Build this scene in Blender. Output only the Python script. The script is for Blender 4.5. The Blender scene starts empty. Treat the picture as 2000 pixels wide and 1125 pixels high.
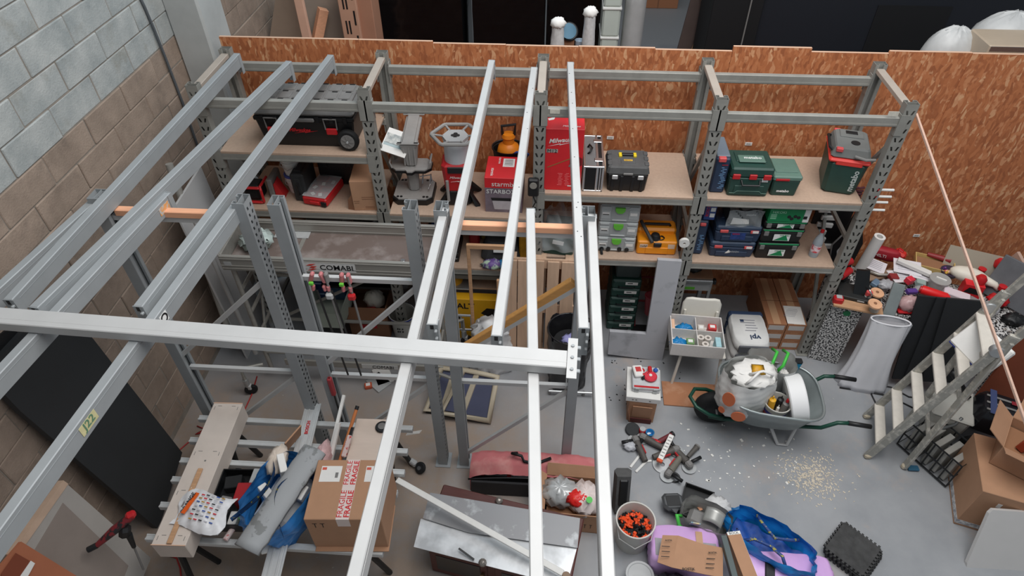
import bpy, bmesh, math, random
from mathutils import Vector, Matrix, Euler
random.seed(7)
C = bpy.context.scene.collection
PI = math.pi
# ------------------------------------------------------------------ camera
CAM_LOC = Vector((0.1917, -4.6125, 5.0278)); CAM_ROT = Euler((0.820527, 0.004062, 0.063823)); CAM_F = 1289.45
cd = bpy.data.cameras.new('camera'); cam = bpy.data.objects.new('camera', cd); C.objects.link(cam)
cam.location = CAM_LOC; cam.rotation_euler = CAM_ROT
cd.sensor_width = 36; cd.lens = 36*CAM_F/2000; cd.clip_start = 0.05
bpy.context.scene.camera = cam
# ------------------------------------------------------------------ world, lamps, exposure
sc = bpy.context.scene
w = bpy.data.worlds.new('world'); sc.world = w; w.use_nodes = True
bg = w.node_tree.nodes['Background']; bg.inputs[0].default_value = (0.80, 0.90, 1.0, 1); bg.inputs[1].default_value = 0.25
def area(name, loc, target, sx, sy, energy, col):
    l = bpy.data.lights.new(name, 'AREA'); l.shape = 'RECTANGLE'; l.size = sx; l.size_y = sy; l.energy = energy; l.color = col
    o = bpy.data.objects.new(name, l); C.objects.link(o); o.location = loc
    o.rotation_euler = (Vector(target)-Vector(loc)).to_track_quat('-Z', 'Y').to_euler()
    return o
area('roof_skylight', (1.7, -2.0, 7.3), (0.7, -1.1, 0), 5.0, 4.5, 425, (1.0, 0.985, 0.97))
area('far_skylight', (0.5, 3.4, 7.2), (0.3, 2.4, 0), 4.0, 2.0, 46, (1.0, 0.97, 0.94))
area('daylight_window', (-0.6, 2.2, 6.2), (-3.1, -0.2, 3.6), 1.4, 1.4, 34, (0.55, 0.82, 1.0))
sc.view_settings.view_transform = 'Standard'; sc.view_settings.look = 'None'
sc.view_settings.exposure = 0.0; sc.view_settings.gamma = 1.0; sc.view_settings.use_curve_mapping = False
# ------------------------------------------------------------------ helpers
RM = CAM_ROT.to_matrix()
def _ray(u, v): return RM @ Vector(((u-1000)/CAM_F, -(v-562.5)/CAM_F, -1.0))
def at(u, v, z=0.0):
    d = _ray(u, v); return CAM_LOC + d*((z-CAM_LOC.z)/d.z)
def aty(u, v, y):
    d = _ray(u, v); return CAM_LOC + d*((y-CAM_LOC.y)/d.y)
def atx(u, v, x):
    d = _ray(u, v); return CAM_LOC + d*((x-CAM_LOC.x)/d.x)
def hgt(p, u, v):
    """height of the point seen at (u, v) standing over ground point p"""
    d = _ray(u, v); dx, dy = p[0]-CAM_LOC.x, p[1]-CAM_LOC.y
    t = (dx*d.x+dy*d.y)/(d.x*d.x+d.y*d.y); return CAM_LOC.z+t*d.z

def srgb(r, g, b):
    f = lambda c: (c/255/12.92) if c/255 <= 0.04045 else ((c/255+0.055)/1.055)**2.4
    return (f(r), f(g), f(b), 1)
MATS = {}
def mat(name, col, rough=0.6, metal=0.0, var=0.0, scale=8.0, bump=0.0, alpha=1.0, trans=0.0, col2=None, stretch=(1, 1, 1), detail=4.0, lo=0.4, hi=0.6):
    if name in MATS: return MATS[name]
    m = bpy.data.materials.new(name); m.use_nodes = True; nt = m.node_tree; p = nt.nodes['Principled BSDF']
    c = srgb(*col); p.inputs['Base Color'].default_value = c
    p.inputs['Roughness'].default_value = rough; p.inputs['Metallic'].default_value = metal
    p.inputs['Alpha'].default_value = alpha; p.inputs['Transmission Weight'].default_value = trans
    if var > 0 or bump > 0 or col2:
        tc = nt.nodes.new('ShaderNodeTexCoord'); mp = nt.nodes.new('ShaderNodeMapping'); mp.inputs['Scale'].default_value = stretch
        n = nt.nodes.new('ShaderNodeTexNoise'); n.inputs['Scale'].default_value = scale; n.inputs['Detail'].default_value = detail; n.inputs['Roughness'].default_value = 0.6
        nt.links.new(tc.outputs['Object'], mp.inputs[0]); nt.links.new(mp.outputs[0], n.inputs[0])
        if var > 0 or col2:
            r = nt.nodes.new('ShaderNodeValToRGB')
            if col2: a, b = c, srgb(*col2)
            else:
                a = tuple(min(1, x*(1-var)) for x in c[:3])+(1,); b = tuple(min(1, x*(1+var)) for x in c[:3])+(1,)
            r.color_ramp.elements[0].color = a; r.color_ramp.elements[1].color = b
            r.color_ramp.elements[0].position = lo if col2 else 0.3; r.color_ramp.elements[1].position = hi if col2 else 0.7
            nt.links.new(n.outputs[0], r.inputs[0]); nt.links.new(r.outputs[0], p.inputs['Base Color'])
        if bump > 0:
            bp = nt.nodes.new('ShaderNodeBump'); bp.inputs['Strength'].default_value = bump; bp.inputs['Distance'].default_value = 0.01
            nt.links.new(n.outputs[0], bp.inputs['Height']); nt.links.new(bp.outputs[0], p.inputs['Normal'])
    MATS[name] = m; return m

class MB:
    """collects shapes, then links them as one mesh object"""
    def __init__(s): s.bm = bmesh.new()
    def _add(s, verts, faces, M=None):
        vs = [s.bm.verts.new(M @ Vector(v) if M else Vector(v)) for v in verts]
        for f in faces:
            try: s.bm.faces.new([vs[i] for i in f])
            except ValueError: pass
        return s
    def box(s, c, d, b=0.0, r=(0, 0, 0), M=None):
        x, y, z = d[0]/2, d[1]/2, d[2]/2
        T = Matrix.Translation(Vector(c)) @ Euler(r).to_matrix().to_4x4()
        if M: T = M @ T
        b = min(b, x*0.95, y*0.95, z*0.95)
        if b <= 0:
            v = [(i*x, j*y, k*z) for i in (-1, 1) for j in (-1, 1) for k in (-1, 1)]
            f = [(0, 1, 3, 2), (4, 6, 7, 5), (0, 4, 5, 1), (2, 3, 7, 6), (0, 2, 6, 4), (1, 5, 7, 3)]
            return s._add(v, f, T)
        v = []; idx = {}
        for i in (-1, 1):
            for j in (-1, 1):
                for k in (-1, 1):
                    for ax, q in enumerate(((i*x, j*(y-b), k*(z-b)), (i*(x-b), j*y, k*(z-b)), (i*(x-b), j*(y-b), k*z))):
                        idx[(i, j, k, ax)] = len(v); v.append(q)
        f = []
        for i in (-1, 1):
            f.append([idx[(i, j, k, 0)] for j, k in ((-1, -1), (1, -1), (1, 1), (-1, 1))][::i])
            f.append([idx[(j, i, k, 1)] for j, k in ((-1, -1), (-1, 1), (1, 1), (1, -1))][::i])
            f.append([idx[(j, k, i, 2)] for j, k in ((-1, -1), (1, -1), (1, 1), (-1, 1))][::i])
        for i in (-1, 1):
            for j in (-1, 1):
                f.append([idx[(i, j, -1, 0)], idx[(i, j, -1, 1)], idx[(i, j, 1, 1)], idx[(i, j, 1, 0)]][::-i*j])
                f.append([idx[(i, -1, j, 0)], idx[(i, -1, j, 2)], idx[(i, 1, j, 2)], idx[(i, 1, j, 0)]][::i*j])
                f.append([idx[(-1, i, j, 1)], idx[(-1, i, j, 2)], idx[(1, i, j, 2)], idx[(1, i, j, 1)]][::-i*j])
                for k in (-1, 1): f.append([idx[(i, j, k, a)] for a in range(3)][::i*j*k])
        return s._add(v, f, T)
    def bar(s, a, b, w, h, bev=0.0, roll=0.0):
        a, b = Vector(a), Vector(b); d = b-a; L = d.length; x = d/L
        up = Vector((0, 0, 1)) if abs(x.z) < 0.99 else Vector((0, 1, 0))
        y = up.cross(x).normalized(); z = x.cross(y)
        M = Matrix((x, y, z)).transposed().to_4x4(); M.translation = (a+b)/2
        return s.box((0, 0, 0), (L, w, h), bev, (roll, 0, 0), M)
    def tube(s, pts, r, n=8, closed=False, cap=True, r2=None):
        pts = [Vector(p) for p in pts]; m = len(pts); rings = []; prev = None
        for i, p in enumerate(pts):
            if closed: t = pts[(i+1) % m]-pts[i-1]
            else: t = pts[min(i+1, m-1)]-pts[max(i-1, 0)]
            t = t.normalized() if t.length > 1e-9 else Vector((0, 0, 1))
            if prev is None:
                q = Vector((0, 0, 1)) if abs(t.z) < 0.9 else Vector((1, 0, 0)); u = t.cross(q).normalized()
            else:
                u = prev-t*prev.dot(t); u = u.normalized() if u.length > 1e-6 else t.orthogonal().normalized()
            prev = u; vv = t.cross(u); rr = r if r2 is None else r+(r2-r)*i/max(1, m-1)
            if isinstance(r, (list, tuple)): rr = r[i]
            rings.append([s.bm.verts.new(p+u*rr*math.cos(2*PI*k/n)+vv*rr*math.sin(2*PI*k/n)) for k in range(n)])
        for i in range(m if closed else m-1):
            A, B = rings[i], rings[(i+1) % m]
            for k in range(n): s.bm.faces.new((A[k], A[(k+1) % n], B[(k+1) % n], B[k]))
        if cap and not closed:
            s.bm.faces.new(rings[0][::-1]); s.bm.faces.new(rings[-1])
        return s
    def lathe(s, prof, n=20, c=(0, 0, 0), r=(0, 0, 0), sc=(1, 1, 1), cap=False):
        T = Matrix.Translation(Vector(c)) @ Euler(r).to_matrix().to_4x4() @ Matrix.Diagonal((*sc, 1)); rings = []
        for (rad, z) in prof:
            if rad < 1e-6: rings.append([s.bm.verts.new(T @ Vector((0, 0, z)))])
            else: rings.append([s.bm.verts.new(T @ Vector((rad*math.cos(2*PI*k/n), rad*math.sin(2*PI*k/n), z))) for k in range(n)])
        for A, B in zip(rings, rings[1:]):
            for k in range(n):
                a, b = A[k % len(A)], A[(k+1) % len(A)]; c2, d = B[(k+1) % len(B)], B[k % len(B)]
                f = []
                for q in (a, b, c2, d):
                    if q not in f: f.append(q)
                if len(f) > 2:
                    try: s.bm.faces.new(f)
                    except ValueError: pass
        if cap:
            for Rg in (rings[0], rings[-1]):
                if len(Rg) > 2: s.bm.faces.new(Rg)
        return s
    def cyl(s, c, r, h, n=20, rot=(0, 0, 0), b=0.0):
        p = [(0, -h/2), (r-b, -h/2)]+([(r, -h/2+b), (r, h/2-b)] if b else [(r, h/2)])[0 if b else 0:]+([(r-b, h/2)] if b else [])+[(0, h/2)]
        return s.lathe(p, n, c, rot)
    def prism(s, pts, h, c=(0, 0, 0), r=(0, 0, 0), M=None):
        T = Matrix.Translation(Vector(c)) @ Euler(r).to_matrix().to_4x4()
        if M: T = M @ T
        n = len(pts); v = [(p[0], p[1], 0) for p in pts]+[(p[0], p[1], h) for p in pts]
        f = [list(range(n))[::-1], list(range(n, 2*n))]+[(i, (i+1) % n, n+(i+1) % n, n+i) for i in range(n)]
        return s._add(v, f, T)
    def hull(s, pts):
        vs = [s.bm.verts.new(Vector(p)) for p in pts]
        r = bmesh.ops.convex_hull(s.bm, input=vs)
        bmesh.ops.delete(s.bm, geom=[g for g in r['geom_interior'] if isinstance(g, bmesh.types.BMVert)], context='VERTS')
        return s
    def grid(s, fn, nu, nv, thick=0.0):
        g = [[s.bm.verts.new(Vector(fn(i/nu, j/nv))) for j in range(nv+1)] for i in range(nu+1)]
        for i in range(nu):
            for j in range(nv): s.bm.faces.new((g[i][j], g[i+1][j], g[i+1][j+1], g[i][j+1]))
        return s
    def sheet(s, fn, nu, nv, t):
        """closed sheet of thickness t (offset in z)"""
        up = [[Vector(fn(i/nu, j/nv)) for j in range(nv+1)] for i in range(nu+1)]
        A = [[s.bm.verts.new(p) for p in row] for row in up]; B = [[s.bm.verts.new(p-Vector((0, 0, t))) for p in row] for row in up]
        for i in range(nu):
            for j in range(nv):
                s.bm.faces.new((A[i][j], A[i+1][j], A[i+1][j+1], A[i][j+1])); s.bm.faces.new((B[i][j+1], B[i+1][j+1], B[i+1][j], B[i][j]))
        for i in range(nu):
            s.bm.faces.new((A[i][0], B[i][0], B[i+1][0], A[i+1][0])); s.bm.faces.new((A[i+1][nv], B[i+1][nv], B[i][nv], A[i][nv]))
        for j in range(nv):
            s.bm.faces.new((A[0][j+1], B[0][j+1], B[0][j], A[0][j])); s.bm.faces.new((A[nu][j], B[nu][j], B[nu][j+1], A[nu][j+1]))
        return s
    def mesh(s, name, m, smooth=False):
        bmesh.ops.recalc_face_normals(s.bm, faces=s.bm.faces)
        me = bpy.data.meshes.new(name); s.bm.to_mesh(me); s.bm.free()
        if smooth is not False:
            for p in me.polygons: p.use_smooth = True
            if smooth is not True and hasattr(me, 'set_sharp_from_angle'): me.set_sharp_from_angle(angle=math.radians(smooth))
        for x in (m if isinstance(m, (list, tuple)) else [m]): me.materials.append(x)
        return me
    def build(s, name, m, parent=None, smooth=False, loc=(0, 0, 0), rot=(0, 0, 0)):
        return link(name, s.mesh(name, m, smooth), parent, loc, rot)
def link(name, me, parent=None, loc=(0, 0, 0), rot=(0, 0, 0)):
    o = bpy.data.objects.new(name, me); C.objects.link(o); o.location = loc; o.rotation_euler = rot
    if parent: o.parent = parent
    return o
def tag(o, label, cat, group=None, kind=None):
    o['label'] = label; o['category'] = cat
    if group: o['group'] = group
    if kind: o['kind'] = kind
    return o
def thing(name, label, cat, loc=(0, 0, 0), rz=0.0, group=None):
    o = bpy.data.objects.new(name, None); o.empty_display_size = 0.1; C.objects.link(o)
    o.location = loc; o.rotation_euler = (0, 0, rz) if not isinstance(rz, (tuple, Euler)) else rz
    return tag(o, label, cat, group)
def struct(o, label=None):
    o['kind'] = 'structure'
    if label: o['label'] = label
    return o
def dup(root, loc, rot, label=None):
    r = root.copy(); C.objects.link(r); r.location = loc; r.rotation_euler = rot
    if label: r['label'] = label
    for ch in list(root.children):
        c = ch.copy(); C.objects.link(c); c.parent = r
        for g in ch.children:
            d = g.copy(); C.objects.link(d); d.parent = c
    return r
TXT = {}
def text(body, size, m, parent, loc, rot, name='lettering', bold=0.0, sx=1.0, shear=0.0, width=None, height=None):
    """flat print, converted to mesh; centred on loc"""
    cu = bpy.data.curves.new('print', 'FONT'); cu.body = body; cu.size = 1.0; cu.extrude = 0.0006/size; cu.offset = bold; cu.shear = shear; cu.resolution_u = 2
    cu.align_x = 'CENTER'; cu.align_y = 'CENTER'
    o = bpy.data.objects.new('print', cu); C.objects.link(o)
    dg = bpy.context.evaluated_depsgraph_get(); me = bpy.data.meshes.new_from_object(o.evaluated_get(dg))
    bpy.data.objects.remove(o); bpy.data.curves.remove(cu)
    xs = [v.co.x for v in me.vertices] or [0, 1]; ys = [v.co.y for v in me.vertices] or [0, 1]
    kx = width/(max(xs)-min(xs)) if width else size*sx; ky = height/(max(ys)-min(ys)) if height else (kx/sx if width else size)
    mx, my = (max(xs)+min(xs))/2, (max(ys)+min(ys))/2
    for v in me.vertices: v.co = Vector(((v.co.x-mx)*kx, (v.co.y-my)*ky, v.co.z*size))
    me.materials.clear(); me.materials.append(m)
    return link(name, me, parent, loc, rot)
FR = (PI/2, 0, 0)           # print on a face that looks towards -y
def front_box(bl, br, z, tl=None, h=None, d=0.3):
    """a box whose lower front edge runs from pixel bl to br at height z"""
    p, q = at(*bl, z), at(*br, z); v = q-p; rz = math.atan2(v.y, v.x)
    if tl is not None: h = hgt(p, *tl)-z
    n = Vector((-v.y, v.x, 0)).normalized(); c = (p+q)/2+n*d/2
    return c, rz, v.length, d, h
# ------------------------------------------------------------------ materials of the place
STEEL = mat('galvanised_steel', (160, 164, 166), 0.6, 0.25, 0.06, 5, 0.02)
STEELW = mat('pale_zinc_steel', (194, 194, 193), 0.55, 0.2, 0.05, 4, 0.02)
RACK = mat('weathered_rack_steel', (150, 149, 143), 0.6, 0.25, 0.10, 9, 0.04)
DARK = mat('black_plastic', (24, 25, 27), 0.5, 0, 0.15, 20)
RUBBER = mat('black_rubber', (20, 20, 21), 0.75, 0, 0.2, 30)
GREYP = mat('grey_plastic', (122, 120, 118), 0.55, 0, 0.08, 15)
LGREYP = mat('light_grey_plastic', (176, 178, 178), 0.5, 0, 0.05, 15)
RED = mat('red_plastic', (190, 30, 36), 0.42, 0, 0.06, 10)
WHITE = mat('white_plastic', (225, 224, 220), 0.5, 0, 0.04, 12)
WHITEP = mat('white_print', (235, 235, 232), 0.6)
BLACKP = mat('black_print', (22, 22, 24), 0.7)
REDP = mat('red_print', (205, 30, 36), 0.6)
CHROME = mat('bright_metal', (200, 202, 205), 0.25, 0.9)
ALU = mat('aluminium', (182, 185, 186), 0.4, 0.7, 0.08, 12)
CARD = mat('brown_cardboard', (178, 136, 106), 0.85, 0, 0.06, 6, 0.02)
CARDD = mat('dark_cardboard', (140, 98, 72), 0.88, 0, 0.08, 6)
CARDIN = mat('cardboard_inside', (150, 108, 78), 0.9, 0, 0.05, 6)
BOARD = mat('shelf_chipboard', (184, 158, 138), 0.75, 0, 0.07, 40, 0.02, detail=8)
WOOD = mat('raw_timber', (190, 148, 112), 0.75, 0, 0.16, 6, 0.04, stretch=(1, 9, 9))
WOODY = mat('planed_timber', (228, 168, 132), 0.65, 0, 0.10, 6, 0.03, stretch=(1, 10, 10))
GREENM = mat('dark_green_plastic', (34, 68, 60), 0.5, 0, 0.08, 14)
NAVY = mat('navy_plastic', (36, 54, 80), 0.52, 0, 0.1, 14)
CLEAR = mat('clear_plastic', (226, 232, 234), 0.12, 0, alpha=0.30)
MILKY = mat('milky_plastic', (214, 212, 205), 0.4, 0, 0.03, 8, alpha=0.82)
PAPER = mat('white_paper', (232, 230, 226), 0.8, 0, 0.02, 30)
CREAM = mat('cream_plastic', (226, 220, 206), 0.5, 0, 0.03, 10)
def mat_floor():
    m = bpy.data.materials.new('painted_concrete_floor'); m.use_nodes = True; nt = m.node_tree; p = nt.nodes['Principled BSDF']; N = nt.nodes.new; L = nt.links.new
    tc = N('ShaderNodeTexCoord')
    def noise(s, d=5, r=0.6):
        n = N('ShaderNodeTexNoise'); n.inputs['Scale'].default_value = s; n.inputs['Detail'].default_value = d; n.inputs['Roughness'].default_value = r; L(tc.outputs['Object'], n.inputs[0]); return n
    def ramp(src, a, b, pa, pb):
        r = N('ShaderNodeValToRGB'); r.color_ramp.elements[0].color = a; r.color_ramp.elements[1].color = b
        r.color_ramp.elements[0].position = pa; r.color_ramp.elements[1].position = pb; L(src, r.inputs[0]); return r
    def mix(f, a, b):
        x = N('ShaderNodeMix'); x.data_type = 'RGBA'
        L(f, x.inputs[0]); L(a, x.inputs[6])
        if isinstance(b, tuple): x.inputs[7].default_value = b
        else: L(b, x.inputs[7])
        return x.outputs[2]
    base = ramp(noise(2.2).outputs[0], srgb(142, 145, 149), srgb(156, 158, 161), 0.35, 0.65)
    # trodden brown dust on the side of the room away from the doorway
    sep = N('ShaderNodeSeparateXYZ'); L(tc.outputs['Object'], sep.inputs[0])
    mr = N('ShaderNodeMapRange'); mr.inputs[1].default_value = 0.75; mr.inputs[2].default_value = -0.2; L(sep.outputs[0], mr.inputs[0])
    my = N('ShaderNodeMapRange'); my.inputs[1].default_value = -0.4; my.inputs[2].default_value = -1.1; L(sep.outputs[1], my.inputs[0])
    pr = N('ShaderNodeMath'); pr.operation = 'MULTIPLY'; L(mr.outputs[0], pr.inputs[0]); L(my.outputs[0], pr.inputs[1])
    nn = ramp(noise(2.6, 6, 0.7).outputs[0], (0.45, 0.45, 0.45, 1), (1, 1, 1, 1), 0.35, 0.6)
    pm = N('ShaderNodeMath'); pm.operation = 'MULTIPLY'; L(pr.outputs[0], pm.inputs[0]); L(nn.outputs[0], pm.inputs[1])
    c = mix(pm.outputs[0], base.outputs[0], srgb(156, 138, 123))
    d2 = ramp(noise(1.3, 7, 0.75).outputs[0], (0, 0, 0, 1), (0.5, 0.5, 0.5, 1), 0.54, 0.74)
    c = mix(d2.outputs[0], c, srgb(184, 160, 142))
    d3 = ramp(noise(30, 3, 0.6).outputs[0], (0, 0, 0, 1), (0.7, 0.7, 0.7, 1), 0.71, 0.76)
    c = mix(d3.outputs[0], c, srgb(205, 200, 192))
    L(c, p.inputs['Base Color']); p.inputs['Roughness'].default_value = 0.55
    return m
def mat_osb():
    m = bpy.data.materials.new('strand_board'); m.use_nodes = True; nt = m.node_tree; p = nt.nodes['Principled BSDF']; N = nt.nodes.new; L = nt.links.new
    tc = N('ShaderNodeTexCoord'); geo = N('ShaderNodeObjectInfo')
    off = N('ShaderNodeVectorMath'); off.operation = 'ADD'; L(tc.outputs['Object'], off.inputs[0])
    rnd = N('ShaderNodeMath'); rnd.operation = 'MULTIPLY'; rnd.inputs[1].default_value = 37.0; L(geo.outputs['Random'], rnd.inputs[0])
    cmb = N('ShaderNodeCombineXYZ'); L(rnd.outputs[0], cmb.inputs[0]); L(rnd.outputs[0], cmb.inputs[2]); L(cmb.outputs[0], off.inputs[1])
    def strands(angle, sx, sz, seed):
        dn = N('ShaderNodeTexNoise'); dn.inputs['Scale'].default_value = 5; L(off.outputs[0], dn.inputs[0])
        ds = N('ShaderNodeVectorMath'); ds.operation = 'SCALE'; ds.inputs['Scale'].default_value = 0.10; L(dn.outputs['Color'], ds.inputs[0])
        ad = N('ShaderNodeVectorMath'); ad.operation = 'ADD'; L(off.outputs[0], ad.inputs[0]); L(ds.outputs[0], ad.inputs[1])
        mp = N('ShaderNodeMapping'); mp.inputs['Rotation'].default_value = (0, angle, 0); mp.inputs['Location'].default_value = (seed, 0, seed*1.7); mp.inputs['Scale'].default_value = (sx, 0.3, sz)
        L(ad.outputs[0], mp.inputs[0]); v = N('ShaderNodeTexVoronoi'); v.inputs['Scale'].default_value = 1.0; v.inputs['Randomness'].default_value = 1; L(mp.outputs[0], v.inputs[0]); return v
    a, b = strands(0.55, 46, 13, 0.0), strands(-0.7, 42, 12, 5.3)
    def ramp(src, cols):
        r = N('ShaderNodeValToRGB'); L(src, r.inputs[0]); e = r.color_ramp.elements
        e[0].position, e[0].color = cols[0]; e[1].position, e[1].color = cols[1]
        for q in cols[2:]: k = e.new(q[0]); k.color = q[1]
        return r
    cols = [(0.0, srgb(156, 90, 54)), (1.0, srgb(218, 168, 126)), (0.40, srgb(180, 108, 66)), (0.75, srgb(192, 120, 76)), (0.90, srgb(204, 140, 98))]
    s1 = N('ShaderNodeSeparateColor'); L(a.outputs['Color'], s1.inputs[0]); s2 = N('ShaderNodeSeparateColor'); L(b.outputs['Color'], s2.inputs[0])
    r1, r2 = ramp(s1.outputs[0], cols), ramp(s2.outputs[1], cols)
    n = N('ShaderNodeTexNoise'); n.inputs['Scale'].default_value = 14; L(off.outputs[0], n.inputs[0])
    nr = ramp(n.outputs[0], [(0.45, (0, 0, 0, 1)), (0.55, (1, 1, 1, 1))])
    x = N('ShaderNodeMix'); x.data_type = 'RGBA'; L(nr.outputs[0], x.inputs[0]); L(r1.outputs[0], x.inputs[6]); L(r2.outputs[0], x.inputs[7])
    L(x.outputs[2], p.inputs['Base Color']); p.inputs['Roughness'].default_value = 0.7
    bp = N('ShaderNodeBump'); bp.inputs['Strength'].default_value = 0.25; bp.inputs['Distance'].default_value = 0.004; L(s1.outputs[0], bp.inputs['Height']); L(bp.outputs[0], p.inputs['Normal'])
    return m
def mat_block(name, c1, c2, stain):
    m = bpy.data.materials.new(name); m.use_nodes = True; nt = m.node_tree; p = nt.nodes['Principled BSDF']; N = nt.nodes.new; L = nt.links.new
    tc = N('ShaderNodeTexCoord'); oi = N('ShaderNodeObjectInfo'); off = N('ShaderNodeVectorMath'); off.operation = 'ADD'; L(tc.outputs['Object'], off.inputs[0])
    k = N('ShaderNodeMath'); k.operation = 'MULTIPLY'; k.inputs[1].default_value = 53; L(oi.outputs['Random'], k.inputs[0]); cm = N('ShaderNodeCombineXYZ'); L(k.outputs[0], cm.inputs[1]); L(cm.outputs[0], off.inputs[1])
    def nz(s, d): n = N('ShaderNodeTexNoise'); n.inputs['Scale'].default_value = s; n.inputs['Detail'].default_value = d; n.inputs['Roughness'].default_value = 0.65; L(off.outputs[0], n.inputs[0]); return n
    def rp(src, a, b, x, y): r = N('ShaderNodeValToRGB'); r.color_ramp.elements[0].color = a; r.color_ramp.elements[1].color = b; r.color_ramp.elements[0].position = x; r.color_ramp.elements[1].position = y; L(src, r.inputs[0]); return r
    a = rp(nz(3.5, 6).outputs[0], srgb(*c1), srgb(*c2), 0.3, 0.7); f = rp(nz(2.3, 5).outputs[0], (0, 0, 0, 1), (0.75, 0.75, 0.75, 1), 0.56, 0.74)
    x = N('ShaderNodeMix'); x.data_type = 'RGBA'; L(f.outputs[0], x.inputs[0]); L(a.outputs[0], x.inputs[6]); x.inputs[7].default_value = srgb(*stain); L(x.outputs[2], p.inputs['Base Color'])
    p.inputs['Roughness'].default_value = 0.9; g = nz(70, 4); bp = N('ShaderNodeBump'); bp.inputs['Strength'].default_value = 0.5; bp.inputs['Distance'].default_value = 0.008; L(g.outputs[0], bp.inputs['Height']); L(bp.outputs[0], p.inputs['Normal'])
    return m
# ------------------------------------------------------------------ setting
fl = MB().box((2.0, 0.5, -0.05), (14, 14, 0.1)).build('floor', mat_floor()); struct(fl, 'grey painted concrete floor with dust and chips')
WX = -3.08
MORTAR = mat('rough_mortar', (138, 130, 121), 0.95, 0, 0.15, 9, 0.3)
wl = MB().box((WX-0.1, -0.4, 2.3), (0.2, 10.8, 4.6)).build('wall_left', MORTAR); struct(wl, 'wall of concrete blocks, pale grey above and tan below')
BG = mat_block('pale_grey_block', (142, 148, 148), (184, 186, 183), (134, 130, 118)); BT = mat_block('tan_block', (134, 118, 105), (166, 147, 132), (112, 101, 92))
blk = {m.name: [MB().box((0, 0, 0), (0.024+0.004*i, 0.492, 0.2), 0.006).mesh('block', m) for i in range(3)] for m in (BG, BT)}
for r in range(0, 20):
    zc = 0.06+0.2075*r+0.104; m = BG if zc > 2.76 else BT
    for k in range(-7, 8):
        y = k*0.5+(0.25 if r % 2 else 0)+0.12
        if y < -3.25 or y > 3.9 or (zc > 3.9) or (y > 0.95 and (zc > 3.2 or zc < .9)): continue
        if y < -1.5 and zc > 3.3 or y < -2.75 and zc > 2.0: continue
        link('block', random.choice(blk[m.name]), wl, (WX-0.006+random.uniform(-.004, .004), y, zc), (0, 0, random.uniform(-.004, .004)))
CONC = mat('smooth_concrete', (176, 178, 176), 0.85, 0, 0.10, 3, 0.08)
struct(MB().box((WX+0.155, 1.02, 2.2), (0.31, 0.42, 4.4), 0.02).build('column', CONC), 'concrete pillar in the corner beside the block wall')
# strand-board partition: separate tall boards with stepped tops
OY = 0.80
pw = bpy.data.objects.new('wall_back', None); C.objects.link(pw); struct(pw, 'partition of orange strand boards')
OSB = mat_osb(); EDGE = mat('board_edge', (214, 176, 150), 0.8)
tops = [(427, 72), (700, 78), (845, 82), (988, 88), (1130, 93), (1280, 97), (1432, 96), (1585, 101), (1738, 103), (1900, 106), (2060, 108), (2250, 112), (2450, 116)]
stp = [0, 0, -.004, .0, .004, -.006, .012, -.004, .004, 0, 0, 0]
for i in range(len(tops)-1):
    a, b = aty(*tops[i], OY), aty(*tops[i+1], OY); h = (a.z+b.z)/2+stp[i]*2
    link('strand_board', MB().box((0, 0, h/2), (b.x-a.x-0.001, 0.022, h), 0.0005).mesh('strand_board', OSB), pw, ((a.x+b.x)/2, OY+0.011+(i % 3)*0.002, 0))
    MB().box((0, 0, h+0.0015), (b.x-a.x-0.004, 0.022, 0.003)).build('board_edge', EDGE, pw, loc=((a.x+b.x)/2, OY+0.011+(i % 3)*0.002, 0))
for u, v in ((1192, 269), (1462, 281), (1790, 460)):
    p = aty(u, v, OY-0.004); t = thing('shelf_label', {1192: 'small white paper label on strand board beside the silver case', 1462: 'small white paper label on strand board above the green case', 1790: 'small white paper label on strand board above the cluttered bench'}[u], 'label', p)
    MB().box((0, 0, 0), (0.062, 0.004, 0.03)).build('paper', PAPER, t); text('0000', 0.02, GREYP, t, (0, -0.003, 0), FR, 'print')
MB().tube([atx(u, v, WX+0.025) for u, v in ((262, -30), (283, 15), (300, 55), (322, 110), (345, 170), (362, 215), (378, 262), (395, 310))], 0.011, 8).build('cable', mat('grey_cable', (84, 88, 92), 0.6), smooth=True)
tag(bpy.data.objects['cable'], 'dark grey conduit running down the block wall near the corner pillar', 'conduit')
# ------------------------------------------------------------------ storage rack along the partition
XS = [-2.574, -1.241, 0.105, 1.443, 2.805]; RD = 0.66; HT = 2.728; Z2 = 1.850; Z1 = 1.161; ZA = 2.157; ZB = 1.5785
def upright_mesh(name, H, m, pitch, wid=0.09, dep=0.07, hole=0.012):
    """perforated omega post: slotted face towards -y"""
    b = MB(); bm = b.bm; hw = wid/2
    xs = [-hw, -hw*0.62, -hw*0.30, hw*0.30, hw*0.62, hw]; rows = int(H/pitch); zs = [0]
    for r in range(rows): zs += [r*pitch+pitch*0.25, r*pitch+pitch*0.72]
    zs.append(H); sl = hole
    def sh(i, k): return (sl*0.5 if k % 2 else -sl*0.5)*(1 if i in (1, 2) else (-1 if i in (3, 4) else 0)) if 0 < k < len(zs)-1 else 0
    V = [[bm.verts.new((xs[i]+sh(i, k), -dep/2, zs[k])) for k in range(len(zs))] for i in range(6)]
    for i in range(5):
        for k in range(len(zs)-1):
            if i in (1, 3) and k % 2 == 1: continue
            bm.faces.new((V[i][k], V[i+1][k], V[i+1][k+1], V[i][k+1]))
    b.box((-hw, 0, H/2), (0.003, dep, H)); b.box((hw, 0, H/2), (0.003, dep, H))
    for sx in (-1, 1):
        b.box((sx*(hw-0.013), dep/2, H/2), (0.026, 0.003, H)); b.box((sx*(hw-0.026), dep/2-0.008, H/2), (0.003, 0.016, H))
    b.box((0, 0.004, H/2), (wid-0.008, 0.002, H))
    return b.mesh(name, m)
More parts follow.
